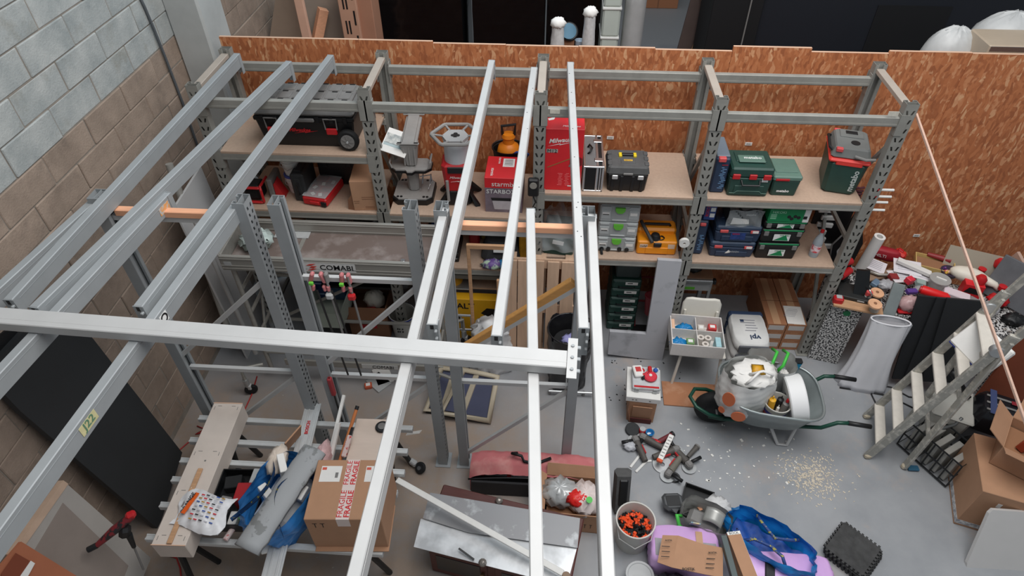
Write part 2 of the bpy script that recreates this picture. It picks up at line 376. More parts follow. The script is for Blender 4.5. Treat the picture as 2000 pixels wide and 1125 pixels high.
RUP = upright_mesh('upright', HT, RACK, 0.075)
rack = thing('storage_rack', 'long galvanised four-bay storage rack standing along the strand-board partition', 'rack', (0, 0, 0))
for i, x in enumerate(XS):
    link('upright', RUP, rack, (x, 0.0, 0)); link('upright', RUP, rack, (x, RD, 0), (0, 0, PI))
    MB().box((x, 0.33, HT-0.05), (0.062, 0.60, 0.035), 0.003).build('tie_bar', mat('pale_warm_zinc', (190, 178, 166), 0.5, 0.3, 0.06, 6), rack)  # topmost tie bar is paler and warmer than the lower ones
    for z in (0.25, 1.40): MB().box((x, 0.33, z), (0.03, 0.60, 0.03)).build('tie_bar', RACK, rack)
    for za, zb, ya, yb in ((0.3, 1.35, 0.02, 0.64), (1.4, 2.4, 0.64, 0.02)): MB().bar((x, ya, za), (x, yb, zb), 0.028, 0.028).build('brace', RACK, rack)
    for y in (0, RD): MB().box((x, y, 0.004), (0.13, 0.12, 0.008)).build('foot_plate', RACK, rack)
def rack_beam(i, z, y, h=0.075, holes=False):
    x0, x1 = XS[i]+0.042, XS[i+1]-0.042; s = 1 if y > 0.3 else -1; g = 0.012
    b = MB(); b.box(((x0+x1)/2, y, z-h/2), (x1-x0, 0.045, h), 0.004)
    b.box(((x0+x1)/2, y-0.0245, z-h*0.78), (x1-x0-0.02, 0.004, h*0.2))
    o = b.build('beam', RACK, rack)
    for x, e in ((x0, -1), (x1, 1)):
        k = MB(); k.box((x-e*0.012, y-0.0*s, z-h/2-0.02), (0.005, 0.05, 0.17)); k.box((x+e*0.018, -0.041 if s < 0 else RD+0.041, z-h/2-0.02), (0.06, 0.004, 0.17))
        k.build('connector', RACK, o)
for i in range(4):
    rack_beam(i, 2.618, -0.012); rack_beam(i, 2.625, RD-0.03)
def shelf(i, z):
    rack_beam(i, z-0.022, -0.012, 0.062); rack_beam(i, z-0.022, RD-0.03, 0.062)
    MB().box(((XS[i]+XS[i+1])/2, 0.315, z-0.011), (XS[i+1]-XS[i]-0.1, 0.70, 0.022), 0.002).build('shelf_board', BOARD, rack)
for i, z in ((0, ZA), (0, ZB), (1, ZB), (2, Z2), (2, Z1), (3, Z2), (3, Z1), (0, 0.98), (1, 0.98)): shelf(i, z)
LAB = mat('faded_label', (200, 196, 184), 0.7, 0, 0.1, 60)
for (u, v, i) in ((1084, 218, 2), (1745, 222, 3)):
    p = aty(u, v, -0.037); MB().box(p, (0.075, 0.002, 0.035)).build('beam_label', LAB, rack)
for u, v in ((392, 100), (470, 145), (653, 147), (965, 158), (1105, 164)):
    pass
# ------------------------------------------------------------------ frames and joists of the new platform
NUP = upright_mesh('upright', HT, STEEL, 0.05, 0.10, 0.075, 0.006)
FY = -1.465; FX = [(-2.54, -1.650), (-1.435, -0.625), (-0.44, 0.43)]
fl_lab = ['grey steel upright frame standing nearest the block wall, timber batten across its top', 'middle grey steel upright frame with clamps hanging on its rail', 'grey steel upright frame right of centre with timber battens, beside the pallet']
frames = []
for n, ((xa, xb), lab) in enumerate(zip(FX, fl_lab)):
    t = thing('upright_frame', lab, 'frame', ((xa+xb)/2, FY, 0), 0, 'upright frames of the unfinished platform'); hw = (xb-xa)/2; frames.append(t)
    for s in (-1, 1):
        link('upright', NUP, t, (s*hw, 0, 0), (0, 0, s*PI/2)); MB().box((s*hw, 0, 0.004), (0.13, 0.15, 0.008), 0.001).build('foot_plate', STEEL, t)
    hz = {0: [2.56, 1.12], 1: [2.11, 1.11], 2: [2.545, 1.105]}[n]
    for z in hz: MB().box((0, 0, z), (2*hw-0.06, 0.03, 0.035)).build('rail', STEELW, t)
    dg = {0: [(2.07, 1.28), (1.08, 0.28)], 1: [(2.06, 1.26), (1.06, 0.28)], 2: [(2.13, 1.40), (1.06, 0.16)]}[n]
    for zr, zl in dg: MB().bar((hw-0.03, -0.01, zr), (-hw+0.03, -0.01, zl), 0.028, 0.032).build('brace', STEELW, t)
YELL = mat('yellow_timber', (206, 150, 84), 0.6, 0, 0.10, 8, 0.03, stretch=(1, 6, 6))
def batten(name, lab, a, b, w, h, m):
    o = MB().bar(a, b, w, h, 0.004).build(name, m); return tag(o, lab, 'timber', 'timber strips on the upright frames')
batten('timber_batten', 'orange planed batten lying on the frame rail beside the block wall', (-2.47, FY, 2.604), (-1.72, FY, 2.604), 0.05, 0.045, WOODY)
batten('timber_batten', 'orange planed batten lying on the frame rail in front of the pallet', (-0.38, FY, 2.589), (0.37, FY, 2.589), 0.05, 0.045, WOODY)
batten('timber_batten', 'yellowish timber strip sloping along the brace in front of the wooden pallet', (0.38, FY, 2.16), (-0.40, FY, 1.44), 0.045, 0.075, YELL)
def joist(lab, a, b, flat=False, endlab=None, conn=(0, 1), w=0.05, h=0.105, m=STEELW, holes=0):
    """box-section beam with hooked end plates; a = far end, b = near end, both on its top face"""
    a, b = Vector(a), Vector(b); d = b-a; L = d.length; rz = math.atan2(d.y, d.x)
    t = thing('steel_beam', lab, 'beam', ((a.x+b.x)/2, (a.y+b.y)/2, (a.z+b.z)/2-h), (0, -math.asin(d.z/L), rz), 'loose steel beams of the unfinished platform')
    k = MB(); k.box((0, 0, h/2), (L, w, h), 0.004); k.box((0, w*0.5+0.0005, h*0.75), (L, 0.0015, h*0.03)); k.box((0, -w*0.5-0.0005, h*0.75), (L, 0.0015, h*0.03)); k.build('beam_body', m, t)
    for e in conn:
        s = -1 if e == 0 else 1
        p = MB(); lo = .06 if e == 0 else .09; p.box((s*(L/2+0.0015), 0, h/2-lo/2), (0.004, w, h+lo)); p.box((s*(L/2-.018), w/2+.002, h/2-lo/2), (0.04, 0.004, h+lo-.004))
        for q in range(3):
            if e: p.box((s*(L/2+0.012), w/2-0.006, h/2-0.085+q*0.05), (0.02, 0.014, 0.014), 0.003)
        po = p.build('end_plate', STEEL, t)
        v = MB(); v.box((s*(L/2+0.004), 0, h*0.82), (0.002, 0.018, 0.028), 0.004); v.build('slot', DARK, po)
    for i in range(holes):
        MB().cyl((random.uniform(-L/2+.1, L/2-.6), random.uniform(-.015, .015), h+0.0004), 0.004, 0.001, 8).build('hole', DARK, t)
    return t
ZL = 2.735
def TJ(u, v, z): return at(u, v, z)
joist('grey beam resting on the rack, leftmost of all beams at the corner pillar', TJ(462, 104, ZL), TJ(14, 585, ZL), m=STEEL)  # left-hand beams use the darker steel, painting in the weaker light there
joist('grey beam resting on the rack, second from the pillar, crossing the left bay', TJ(563, 119, ZL), TJ(64, 600, ZL), m=STEEL)
joist('grey beam resting on the rack above the rolling tool chest', TJ(645, 107, ZL), TJ(268, 598, ZL), m=STEEL)
joist('pale beam resting on the rack above the red cartons, left of the centre post', TJ(960, 117, ZL), TJ(843, 633, ZL))
joist('pale beam resting on the rack ending in front of the white sack', TJ(1043, 131, ZL), TJ(969, 655, ZL), holes=4)
joist('pale beam resting on the rack beside the silver case with spotted holes', TJ(1114, 121, ZL), TJ(1140, 640, ZL), holes=9)
ZF = 2.69
def far(u, v, u2, v2, z=ZF, L=3.0):
    a, b = at(u, v, z), at(u2, v2, z); return a, a+(b-a).normalized()*L
joist('dull beam hooked to the frame post nearest the block wall', *far(192, 380, 10, 545), m=STEEL)  # darker steel again stands for the weaker light on this side
dj = joist('grey beam with a torn orange sticker lying between two wall-side beams', *far(325, 375, 108, 604), m=STEEL)
st = joist('grey beam with round and yellow stickers running to the lower left corner', *far(460, 396, 303, 608), m=STEEL)
joist('pale beam hooked to the double post behind the cardboard box', *far(868, 405, 790, 720))
joist('pale white beam lying loose over the middle of the right frame batten', *far(1036, 407, 1048, 1100))
joist('pale beam hooked to the rightmost frame post, right end of all beams', *far(1156, 418, 1187, 1100))
def sticker(t, u, v, w_, h_, m, name='sticker', zc=0.055):
    bl = [c for c in t.children if c.name.startswith('beam_body')][0]; L = max(q.co.x for q in bl.data.vertices)*2; rz = t.rotation_euler.z
    p = at(u, v, ZF-.055)-t.location; x = max(-L/2+w_, min(L/2-w_, p.x*math.cos(rz)+p.y*math.sin(rz)))
    return MB().box((x, .0266, zc), (w_, .0012, h_), 0).build(name, m, t)
sticker(dj, 329, 394, .10, .05, mat('torn_orange_label', (222, 160, 100), .7, 0, .2, 40, col2=(190, 186, 180), lo=.5, hi=.55))
s_ = sticker(st, 180, 828, .11, .055, mat('faded_yellow_label', (206, 198, 150), .6, 0, .1, 30)); text('J22', .04, mat('label_green', (90, 130, 104), .6), t_ if False else st, (s_.data.vertices[0].co.x+.055, .0285, .055), (PI/2, 0, PI), width=.075, bold=.01)
s_ = sticker(st, 318, 622, .06, .06, WHITEP); MB().lathe([(.018, -.0005), (.028, -.0005), (.028, .0005), (.018, .0005), (.018, -.0005)], 20, (s_.data.vertices[0].co.x+.03, .028, .055), (PI/2, 0, 0)).build('ring_mark', BLACKP, st)
# the beam that lies flat across the others
a, b = at(-120, 607, 2.745), at(1108, 702, 2.745); a.z = b.z = 2.75; d = b-a; t = thing('steel_beam', 'wide pale beam lying flat across the others with a bolted end plate', 'beam', (a+b)/2-Vector((0, 0, 0.056)), math.atan2(d.y, d.x), 'loose steel beams of the unfinished platform')
L = d.length; k = MB(); k.box((0, 0, 0.028), (L, 0.105, 0.055), 0.004); k.box((0, -0.02, 0.0555), (L, 0.003, 0.0012)); k.build('beam_body', STEELW, t)
k = MB(); k.box((L/2+0.002, 0.005, 0.028), (0.004, 0.24, 0.062)); k.box((L/2+0.022, 0.005, 0.058), (0.045, 0.24, 0.004)); pe = k.build('end_plate', STEELW, t)
for q in range(3):
    MB().cyl((L/2+0.022, -0.065+q*0.07, 0.063), 0.008, 0.008, 8).build('bolt', STEEL, pe)
    MB().box((L/2+0.05, -0.065+q*0.07, 0.05), (0.02, 0.02, 0.014), 0.003).build('hook', STEEL, pe)
# ------------------------------------------------------------------ things on the storage rack
def place(name, lab, cat, x0, x1, y, z, d, rz=0.0, group=None):
    t = thing(name, lab, cat, ((x0+x1)/2, y+d/2, z+0.0005), rz, group); t['kind'] = 'thing'; return t, x1-x0
def rbox(b, c, d, bev=0.01): return b.box(c, d, bev)
def taper(b, w, d, h, w2, d2, z0=0.0, bev=0.012):
    """box that widens from (w, d) at the bottom to (w2, d2) at the top, with cut corners"""
    def ring(a, c, z, k): x, y = a/2, c/2; return [(x-k, -y, z), (x, -y+k, z), (x, y-k, z), (x-k, y, z), (-x+k, y, z), (-x, y-k, z), (-x, -y+k, z), (-x+k, -y, z)]
    R = [ring(w-bev, d-bev, z0, bev), ring(w, d, z0+bev*0.6, bev), ring(w2, d2, z0+h-bev*0.6, bev), ring(w2-bev, d2-bev, z0+h, bev)]
    v = [p for r in R for p in r]; f = [tuple(range(8))[::-1], tuple(range(24, 32))]
    for k in range(3):
        for i in range(8): f.append((k*8+i, k*8+(i+1) % 8, k*8+8+(i+1) % 8, k*8+8+i))
    return b._add(v, f)
BLACK = mat('matt_black_plastic', (17, 18, 20), 0.45, 0, 0.1, 18)
# rolling chest
t, w = place('tool_chest', 'large black rolling tool chest with grey ribbed lid and red latches', 'tool chest', -2.21, -1.38, 0.07, ZA, 0.44)
b = MB(); taper(b, 0.72, 0.38, 0.22, 0.78, 0.42); b.box((0, 0, 0.235), (0.80, 0.44, 0.035), 0.008)
for i in range(7): b.box((-0.33+0.11*i, -0.222, 0.235), (0.03, 0.012, 0.05), 0.003)
b.build('body', BLACK, t)
b = MB(); b.box((0, 0, 0.275), (0.80, 0.44, 0.05), 0.022); b.box((0, 0, 0.31), (0.72, 0.38, 0.024), 0.008)
for sx in (-1, 1):
    for i in range(3):
        for j in range(3): b.box((sx*(0.075+0.11*i), -0.13+0.13*j, 0.324), (0.09, 0.11, 0.010), 0.004)
ld = b.build('lid', GREYP, t); b = MB()
for sx in (-1, 1):
    for i in range(3):
        for j in range(3): b.box((sx*(0.09+0.11*i), -0.085+0.13*j, 0.330), (0.045, 0.014, 0.004), 0.001)
b.build('lid_slots', DARK, ld); MB().box((0.0, -0.03, 0.329), (0.05, 0.10, 0.006), 0.002).build('lid_badge', mat('faded_red', (170, 86, 86), 0.6), ld)
for x in (-0.26, 0.21):
    MB().tube([(x-.045, -0.222, 0.16), (x-.05, -0.226, 0.245), (x+.05, -0.226, 0.245), (x+.045, -0.222, 0.16)], 0.006, 6).build('latch_wire', GREYP, t); MB().box((x, -0.222, 0.145), (0.085, 0.022, 0.05), 0.006).build('latch', RED, t)
MB().box((-0.03, -0.228, 0.235), (0.24, 0.02, 0.03), 0.008).build('handle', GREYP, t)
text('Milwaukee', 0.05, REDP, t, (-0.05, -0.209, 0.145), (PI/2-.1, 0, 0), shear=0.3, width=0.17, bold=0.02)
MB().prism([(0, 0), (.10, .02), (.095, .012), (.19, .024), (.085, .004), (.09, .012)], 0.002, (-0.10, -0.206, 0.115), (PI/2, 0, 0)).build('emblem', REDP, t)
for sy in (-1, 1):
    q = MB(); q.cyl((0.335, sy*0.235-0.0, 0.085), 0.085, 0.05, 24, (PI/2, 0, 0), 0.012); o = q.build('wheel', RUBBER, t, 30)
    q = MB(); q.cyl((0.335, sy*0.235+sy*0.026, 0.085), 0.055, 0.01, 20, (PI/2, 0, 0)); 
    for k in range(7): a = k*2*PI/7; q.bar((0.335+.012*math.cos(a), sy*0.264, 0.085+.012*math.sin(a)), (0.335+.05*math.cos(a), sy*0.262, 0.085+.05*math.sin(a)), 0.012, 0.012)
    q.build('hub', GREYP, o); MB().cyl((0.335, sy*0.27, 0.085), 0.009, 0.012, 10, (PI/2, 0, 0)).build('hub_cap', LGREYP, o)
t.scale = (1.03, 1.06, 1.10)
# bay one, lower shelf
def jobsite_radio(x, y, z):
    t = thing('site_radio', 'red framed black site radio at the left end of the lower shelf', 'radio', (x, y, z)); 
    b = MB(); b.box((0, 0.09, 0.09), (0.15, 0.15, 0.15), 0.02); b.build('body', BLACK, t)
    for s in (-1, 1): MB().tube([(s*0.09, 0.0, 0.015), (s*0.10, -0.01, 0.03), (s*0.10, -0.01, 0.15), (s*0.09, 0.01, 0.17), (s*0.09, 0.17, 0.17)], 0.012, 8).build('guard', RED, t)
    for z0 in (0.018, 0.165): MB().box((0, -0.005, z0), (0.18, 0.03, 0.022), 0.008).build('guard_bar', RED, t)
    b = MB(); b.box((0, 0.013, 0.09), (0.10, 0.006, 0.09), 0.006)
    for i in range(6): b.box((0, 0.009, 0.055+i*0.014), (0.09, 0.004, 0.004))
    b.build('grille', DARK, t)
jobsite_radio(-2.42, 0.05, ZB)
t = thing('tool_case', 'grey lever clamp case standing between radio and buckets with red flank', 'case', (-2.27, 0.13, ZB)); 
MB().box((0, 0.1, 0.1), (0.05, 0.22, 0.2), 0.01).build('body', GREYP, t); MB().hull([(0.03, 0, 0.0), (0.10, 0.0, 0.0), (0.03, 0, 0.15), (0.05, 0, 0.17), (0.10, 0.0, 0.05), (0.03, 0.12, 0), (0.03, 0.12, 0.16), (0.10, 0.12, 0)]).build('side_cover', RED, t)
BLUE = mat('blue_plastic', (44, 66, 158), 0.45, 0, 0.05, 10)
for i, (zz, lab, rr) in enumerate(((ZB, 'white plastic bucket with blue rim on the lower shelf, under another', 0.078), (ZB+0.185, 'white plastic bucket with blue rim stacked on another bucket', 0.08))):
    t = thing('bucket', lab, 'bucket', (-2.10, 0.28, zz+0.0005), 0, 'white buckets on the lower shelf')
    MB().lathe([(0, 0.001), (rr*0.8, 0), (rr*0.95, 0.12), (rr*1.02, 0.12), (rr*1.02, 0.135), (rr*0.96, 0.135), (rr, 0.165), (rr*1.0, 0.17)], 24).build('body', WHITE, t, 30)
    MB().lathe([(rr*1.0, 0.165), (rr*1.06, 0.165), (rr*1.06, 0.183), (rr*0.9, 0.183), (rr*0.88, 0.176), (0, 0.176)], 24).build('lid', BLUE if i else mat('blue_white_lid', (70, 90, 170), 0.5), t, 30)
    MB().tube([(-rr*1.05, 0, 0.14), (-rr*0.9, -rr*0.7, 0.10), (0, -rr*1.25, 0.08), (rr*0.9, -rr*0.7, 0.10), (rr*1.05, 0, 0.14)], 0.003, 6).build('handle', LGREYP, t)
t, w = place('tool_case', 'dark grey upright tool case standing beside the white buckets', 'case', -2.06, -1.94, 0.10, ZB, 0.30)
b = MB(); b.box((0, 0, 0.14), (0.12, 0.30, 0.28), 0.014); b.box((0, -0.152, 0.14), (0.05, 0.008, 0.2), 0.004); b.box((0, 0, 0.283), (0.06, 0.2, 0.012), 0.005); b.build('body', mat('dusty_black_plastic', (44, 46, 48), 0.6, 0, 0.2, 12), t)
MB().tube([(0, -0.15, 0.08), (0, -0.175, 0.09), (0, -0.175, 0.19), (0, -0.15, 0.20)], 0.008, 8).build('handle', BLACK, t)
# flat organiser with clear lid
p = at(595, 404, ZB); q = at(637, 405, ZB); t = thing('parts_organizer', 'red parts organiser with clear lid lying on the lower shelf', 'organiser', ((p.x+q.x)/2+0.03, 0.21, ZB+0.0005), -0.18)
b = MB(); b.box((0, 0, 0.045), (0.235, 0.36, 0.085), 0.015); b.box((0, -0.18, 0.04), (0.09, 0.02, 0.03), 0.006); b.build('tray', RED, t)
b = MB()
for i in range(2):
    for j in range(4): b.box((-0.055+0.11*i, -0.125+0.085*j, 0.088), (0.095, 0.07, 0.004), 0.001)
b.build('compartments', mat('greyish_red', (150, 74, 74), 0.6, 0, 0.2, 25), t); MB().box((0, 0, 0.097), (0.225, 0.35, 0.012), 0.006).build('lid', CLEAR, t)
for i in range(5): MB().box((random.uniform(-.08, .08), random.uniform(-.13, .1), 0.0915), (0.03, 0.045, 0.003), 0, (0, 0, random.uniform(-1, 1))).build('content', PAPER, t)
MB().box((0.085, -0.178, 0.035), (0.05, 0.02, 0.05), 0.005).build('latch', BLACK, t)
t, w = place('tool_case', 'black tool case deep behind the red organiser on the lower shelf', 'case', -1.90, -1.55, 0.38, ZB, 0.24)
b = MB(); b.box((0, 0, 0.15), (0.36, 0.24, 0.30), 0.015); b.build('body', BLACK, t); b = MB()
for x in (-0.11, 0.11): b.box((x, -0.122, 0.22), (0.05, 0.012, 0.05), 0.004)
b.build('latch', DARK, t); text('Milwaukee', 0.03, REDP, t, (-0.1, -0.122, 0.25), FR, shear=.3, width=.1)
# tilted carton with open bottom flap
t = thing('cardboard_box', 'brown carton with printed handling lines tilted against the rack post', 'box', (-1.40, 0.04, ZB+0.002), 0.08)
b = MB(); b.box((0, 0.11, 0.15), (0.21, 0.30, 0.30), 0.003); b.build('carton', CARD, t)
MB().hull([(-0.105, -0.035, 0.0), (-0.105, -0.03, 0.16), (-0.16, -0.02, 0.0), (-0.15, -0.02, 0.10), (-0.107, -0.033, 0.0), (-0.107, -0.028, 0.16)]).build('flap', CARDD, t)
b = MB()
for x, z, l in ((-0.07, .10, .05), (-0.07, .08, .04), (0.03, .14, .1), (0.03, .12, .1), (0.04, .04, .08), (0.04, .025, .08)): b.box((x, -0.0415, z), (l, 0.001, 0.004))
b.build('print', CARDD, t)
t, w = place('cardboard_box', 'brown carton on the lowest shelf behind the scaffold tray', 'box', -2.45, -2.10, 0.10, 0.98, 0.4); MB().box((0, 0, 0.2), (0.35, 0.4, 0.4), 0.004).build('carton', CARD, t); MB().box((0, 0, 0.4015), (0.06, 0.4, 0.002)).build('tape', mat('packing_tape', (190, 160, 120), 0.3), t)
t, w = place('plastic_box', 'grey lidded box on the lowest shelf behind the scaffold tray', 'box', -2.02, -1.70, 0.12, 0.98, 0.36); MB().box((0, 0, 0.18), (0.32, 0.36, 0.36), 0.02).build('body', LGREYP, t); MB().box((0, 0, 0.37), (0.34, 0.38, 0.03), 0.012).build('lid', GREYP, t)
t, w = place('tool_bag', 'dark bag with red trim on the lowest shelf behind the scaffold tray', 'bag', -1.66, -1.32, 0.10, 0.98, 0.36); taper(MB(), 0.34, 0.34, 0.34, 0.26, 0.28, 0, 0.05).build('body', DARK, t, 40); MB().box((0, -0.165, 0.25), (0.24, 0.02, 0.04), 0.008).build('trim', RED, t)
STANDG = mat('stand_grey', (150, 147, 144), 0.55, 0, 0.06, 15)
# bay two: grey stand with trays
t = thing('tool_stand', 'grey plastic tool stand with square base, middle tray and flat top bar', 'stand', (-1.01, 0.27, ZB+0.0005), 0.02)
def tray(b, w, d, z, h, k=0.05):
    pts = [(-w/2+k, -d/2), (-w*.12, -d/2), (-w*0.06, -d/2-0.03), (w*0.06, -d/2-0.03), (w*.12, -d/2), (w/2-k, -d/2), (w/2, -d/2+k), (w/2, d/2-k), (w/2-k, d/2), (-w/2+k, d/2), (-w/2, d/2-k), (-w/2, -d/2+k)]
    b.prism(pts, h, (0, 0, z)); return pts
b = MB(); tray(b, 0.36, 0.34, 0.0, 0.05); b.build('base_rim', BLACK, t); b = MB(); tray(b, 0.34, 0.32, 0.05, 0.012); b.build('base', STANDG, t)
b = MB()
for x in (-.13, -.10, .10, .13):
    for y in (-.13, .13): b.cyl((x, y, 0.064), 0.012, 0.006, 10)
b.build('foot_socket', DARK, t)
b = MB(); taper(b, 0.09, 0.08, 0.25, 0.11, 0.10, 0.06, 0.02); b.build('lower_column', STANDG, t)
b = MB(); taper(b, 0.10, 0.09, 0.22, 0.15, 0.12, 0.32, 0.02)
for x in (-.045, 0, .045): b.box((x, -0.056, 0.43), (0.012, 0.01, 0.18), 0.003)
b.build('column', STANDG, t)
b = MB(); tray(b, 0.36, 0.20, 0.285, 0.022); b.build('tray_rim', BLACK, t); b = MB(); tray(b, 0.35, 0.19, 0.307, 0.012); mt = b.build('middle_tray', STANDG, t)
for s in (-1, 1): MB().tube([(s*0.16, -0.07, 0.32), (s*0.175, -0.07, 0.37), (s*0.175, 0.05, 0.39), (s*0.15, 0.09, 0.33)], 0.008, 8).build('grip', STANDG, mt)
b = MB(); b.box((0, 0.14, 0.552), (0.14, 0.40, 0.03), 0.006, (.16, 0, 0)); b.box((0, 0.14, 0.575), (0.10, 0.40, 0.02), 0.004, (.16, 0, 0)); b.build('top_bar', STANDG, t)
for y, zz in ((-0.055, 0.552), (0.335, .616)):
    b = MB(); b.box((0, y, zz), (0.19, 0.03, 0.016), 0.006); o = b.build('end_bar', STANDG, t); b = MB()
    for s in (-1, 1): b.box((s*0.07, y-.002, zz+.009), (0.035, 0.018, 0.003), 0.001)
    b.build('slot', DARK, o)
b = MB()
for s in (-1, 1): b.tube([(0.10+s*0.035, -0.06, 0.10), (0.11+s*.035, 0.0, 0.115), (0.12+s*0.035, 0.03, 0.20)], 0.006, 8); 
b.tube([(0.06, 0.0, 0.19), (0.16, 0.0, 0.21), (0.17, -.02, 0.14)], 0.005, 8); b.build('clamp', CHROME, t)
tag(MB().hull([(-0.11, -0.08, 0.0), (0.11, -0.08, 0.0), (-0.09, 0.16, 0.0), (0.13, 0.16, 0.0), (-0.11, -0.08, 0.008), (0.11, -0.08, 0.008), (-0.09, 0.16, 0.008), (0.13, 0.16, 0.008)]).build('leaflet', PAPER, None, loc=(-1.13, 0.20, ZB+0.70), rot=(0.45, 0.35, 0)), 'white printed leaflet tucked beside the grey tool stand', 'leaflet')
lf = bpy.data.objects['leaflet']; lf.location = (-1.135, 0.25, ZB+0.50); MB().box((0, 0.06, 0.0085), (0.18, 0.10, 0.001)).build('picture', mat('printed_picture', (150, 156, 156), 0.6, 0, 0.5, 22, col2=(205, 205, 200)), lf); MB().box((0, 0.0, 0.0085), (0.19, 0.03, 0.001)).build('picture_band', mat('pale_blue_print', (170, 186, 188), 0.6), lf)
# bay two: tower lamp with caged head
t = tl_ = thing('tower_lamp', 'red and black site lamp with hexagonal grey guard and frosted column', 'lamp', (-0.60, 0.22, ZB+0.0005), 0.05)
b = MB(); taper(b, 0.24, 0.22, 0.15, 0.20, 0.20, 0.01, 0.03); b.build('base', BLACK, t)
for s in (-1, 1):
    for y, k in ((-0.06, 1), (0.08, -1)): MB().hull([(s*0.10, y-.03, 0.12), (s*0.10, y+.04, 0.12), (s*0.12, y-.03, 0.05), (s*0.19, y-.05*k, 0.0), (s*0.19, y-.05*k+.03, 0.0), (s*0.15, y+.04, 0.0), (s*0.15, y-.06*k, 0.0)]).build('foot', DARK, t)
b = MB(); taper(b, 0.22, 0.20, 0.28, 0.26, 0.23, 0.14, 0.03); b.build('housing', RED, t); MB().box((0.0, -0.115, 0.375), (0.15, 0.02, 0.06), 0.006, (-.1, 0, 0)).build('control_panel', DARK, t)
text('Milwaukee', 0.03, WHITEP, t, (0.01, -0.1145, 0.30), (PI/2+.05, 0, 0), shear=.3, width=.14); MB().prism([(0, 0), (.07, .012), (.065, .006), (.13, .016), (.06, .001), (.065, .007)], .002, (-.055, -0.1125, .255), (PI/2, 0, 0)).build('emblem', WHITEP, t)
MB().lathe([(0, 0.42), (0.105, 0.42), (0.105, 0.61), (0, 0.61)], 24).build('diffuser', mat('frosted_white', (196, 200, 204), 0.5), t, 30)
hexp = [(0.205*math.cos(PI/3*k), 0.19*math.sin(PI/3*k), 0.65) for k in range(6)]
b = MB(); b.tube([Vector(hexp[i]).lerp(Vector(hexp[(i+1) % 6]), f) for i in range(6) for f in (0.06, 0.94)], 0.016, 8, True); b.build('guard_ring', STANDG, t, 40)
b = MB()
for k in range(6): b.bar((0.08*math.cos(PI/3*k), 0.08*math.sin(PI/3*k), 0.63), (0.20*math.cos(PI/3*k), 0.185*math.sin(PI/3*k), 0.65), 0.018, 0.014, 0.003)
b.build('guard_spokes', STANDG, t); MB().prism([(0.125*math.cos(PI/3*k)*(1 if k % 3 else .9), 0.11*math.sin(PI/3*k)) for k in range(6)], 0.03, (0, 0, 0.61)).build('cap', mat('pale_grey_cap', (176, 176, 176), 0.5), t)
b = MB(); b.cyl((0, 0.025, 0.642), 0.018, 0.004, 12); b.cyl((-.02, 0.0, 0.642), 0.018, 0.004, 12); b.cyl((.02, 0.0, 0.642), 0.018, 0.004, 12); b.hull([(-.015, -.03, .640), (.015, -.03, .640), (0, .01, .640), (-.015, -.03, .644), (.015, -.03, .644), (0, .01, .644)]); b.build('emblem', DARK, t)
MB().tube([(-0.085, -0.115, 0.06), (-0.085, -0.118, 0.17), (-0.085, -0.118, 0.27)], 0.014, 8).build('latch', STANDG, t)
# orange sprayer in a black tub
t = thing('pump_sprayer', 'orange pump sprayer with black handle and blue hose behind the red carton', 'sprayer', (-0.18, 0.535, ZB+0.012))
b = MB(); b.lathe([(0, 0), (0.09, 0), (0.095, 0.03), (0.105, 0.30), (0.09, 0.36), (0.05, 0.39), (0.05, 0.44), (0.06, 0.45), (0.05, 0.48), (0, 0.48)], 24); b.build('tank', mat('orange_plastic', (238, 138, 30), 0.4, 0, 0.05, 8), t, 40)
MB().tube([(-0.05, 0, 0.47), (-0.06, 0, 0.55), (0.06, 0, 0.57), (0.05, 0, 0.47)], 0.014, 8).build('handle', DARK, t, 40); MB().tube([(0.05, -0.09, 0.33), (0.08, -0.14, 0.38), (0.15, -0.12, 0.37), (0.18, -0.04, 0.30), (0.14, 0.02, .2)], 0.009, 8).build('hose', mat('blue_hose', (30, 80, 160), 0.5), t, True)
tag(MB().lathe([(0, 0.002), (0.15, 0), (0.20, 0.36), (0.212, 0.365), (0.212, 0.35), (0.19, 0.34), (0.14, 0.01), (0, 0.01)], 28).build('bucket', DARK, None, 40, (-0.18, 0.535, ZB+0.0005)), 'black bucket behind the red and grey carton under orange sprayer', 'bucket')
bpy.data.objects['bucket.002' if 'bucket.002' in bpy.data.objects else 'bucket'].scale = (.72, .6, 1)
# red and grey carton
t = thing('cardboard_box', 'red and grey printed vacuum accessory carton on the middle shelf', 'box', (-0.19, 0.255, ZB+0.0005), -0.01)
b = MB(); b.box((0, -.04, 0.175), (0.32, 0.34, 0.35), 0.003); b.build('carton', mat('carton_red', (214, 36, 44), 0.45, 0, 0.04, 8), t)
b = MB(); b.box((0, -0.2105, 0.125), (0.318, 0.001, 0.25)); b.box((0.1605, -.04, 0.125), (0.001, 0.338, 0.25)); b.build('grey_print', mat('carton_grey_print', (118, 106, 116), 0.5, 0, 0.25, 9), t)
text('starmix', 0.06, WHITEP, t, (-0.0, -0.2125, 0.29), FR, width=0.20); text('STARBOX', 0.05, WHITEP, t, (-0.02, -0.2125, 0.215), FR, width=0.25)
text('starmix', 0.06, WHITEP, t, (-0.10, -0.12, 0.351), (0, 0, -PI/2), width=0.12); text('starmix', 0.06, WHITEP, t, (0.11, 0.03, 0.351), (0, 0, PI/2), width=0.15); text('starmix', 0.06, WHITEP, t, (-0.05, 0.06, 0.351), (0, 0, -PI/2), width=0.10)
MB().box((0.03, 0.03, 0.3512), (0.10, 0.13, 0.001)).build('address_label', PAPER, t); b = MB()
for i in range(5): b.box((0.03, 0.075-0.02*i, 0.3522), (0.07, 0.006, 0.0008))
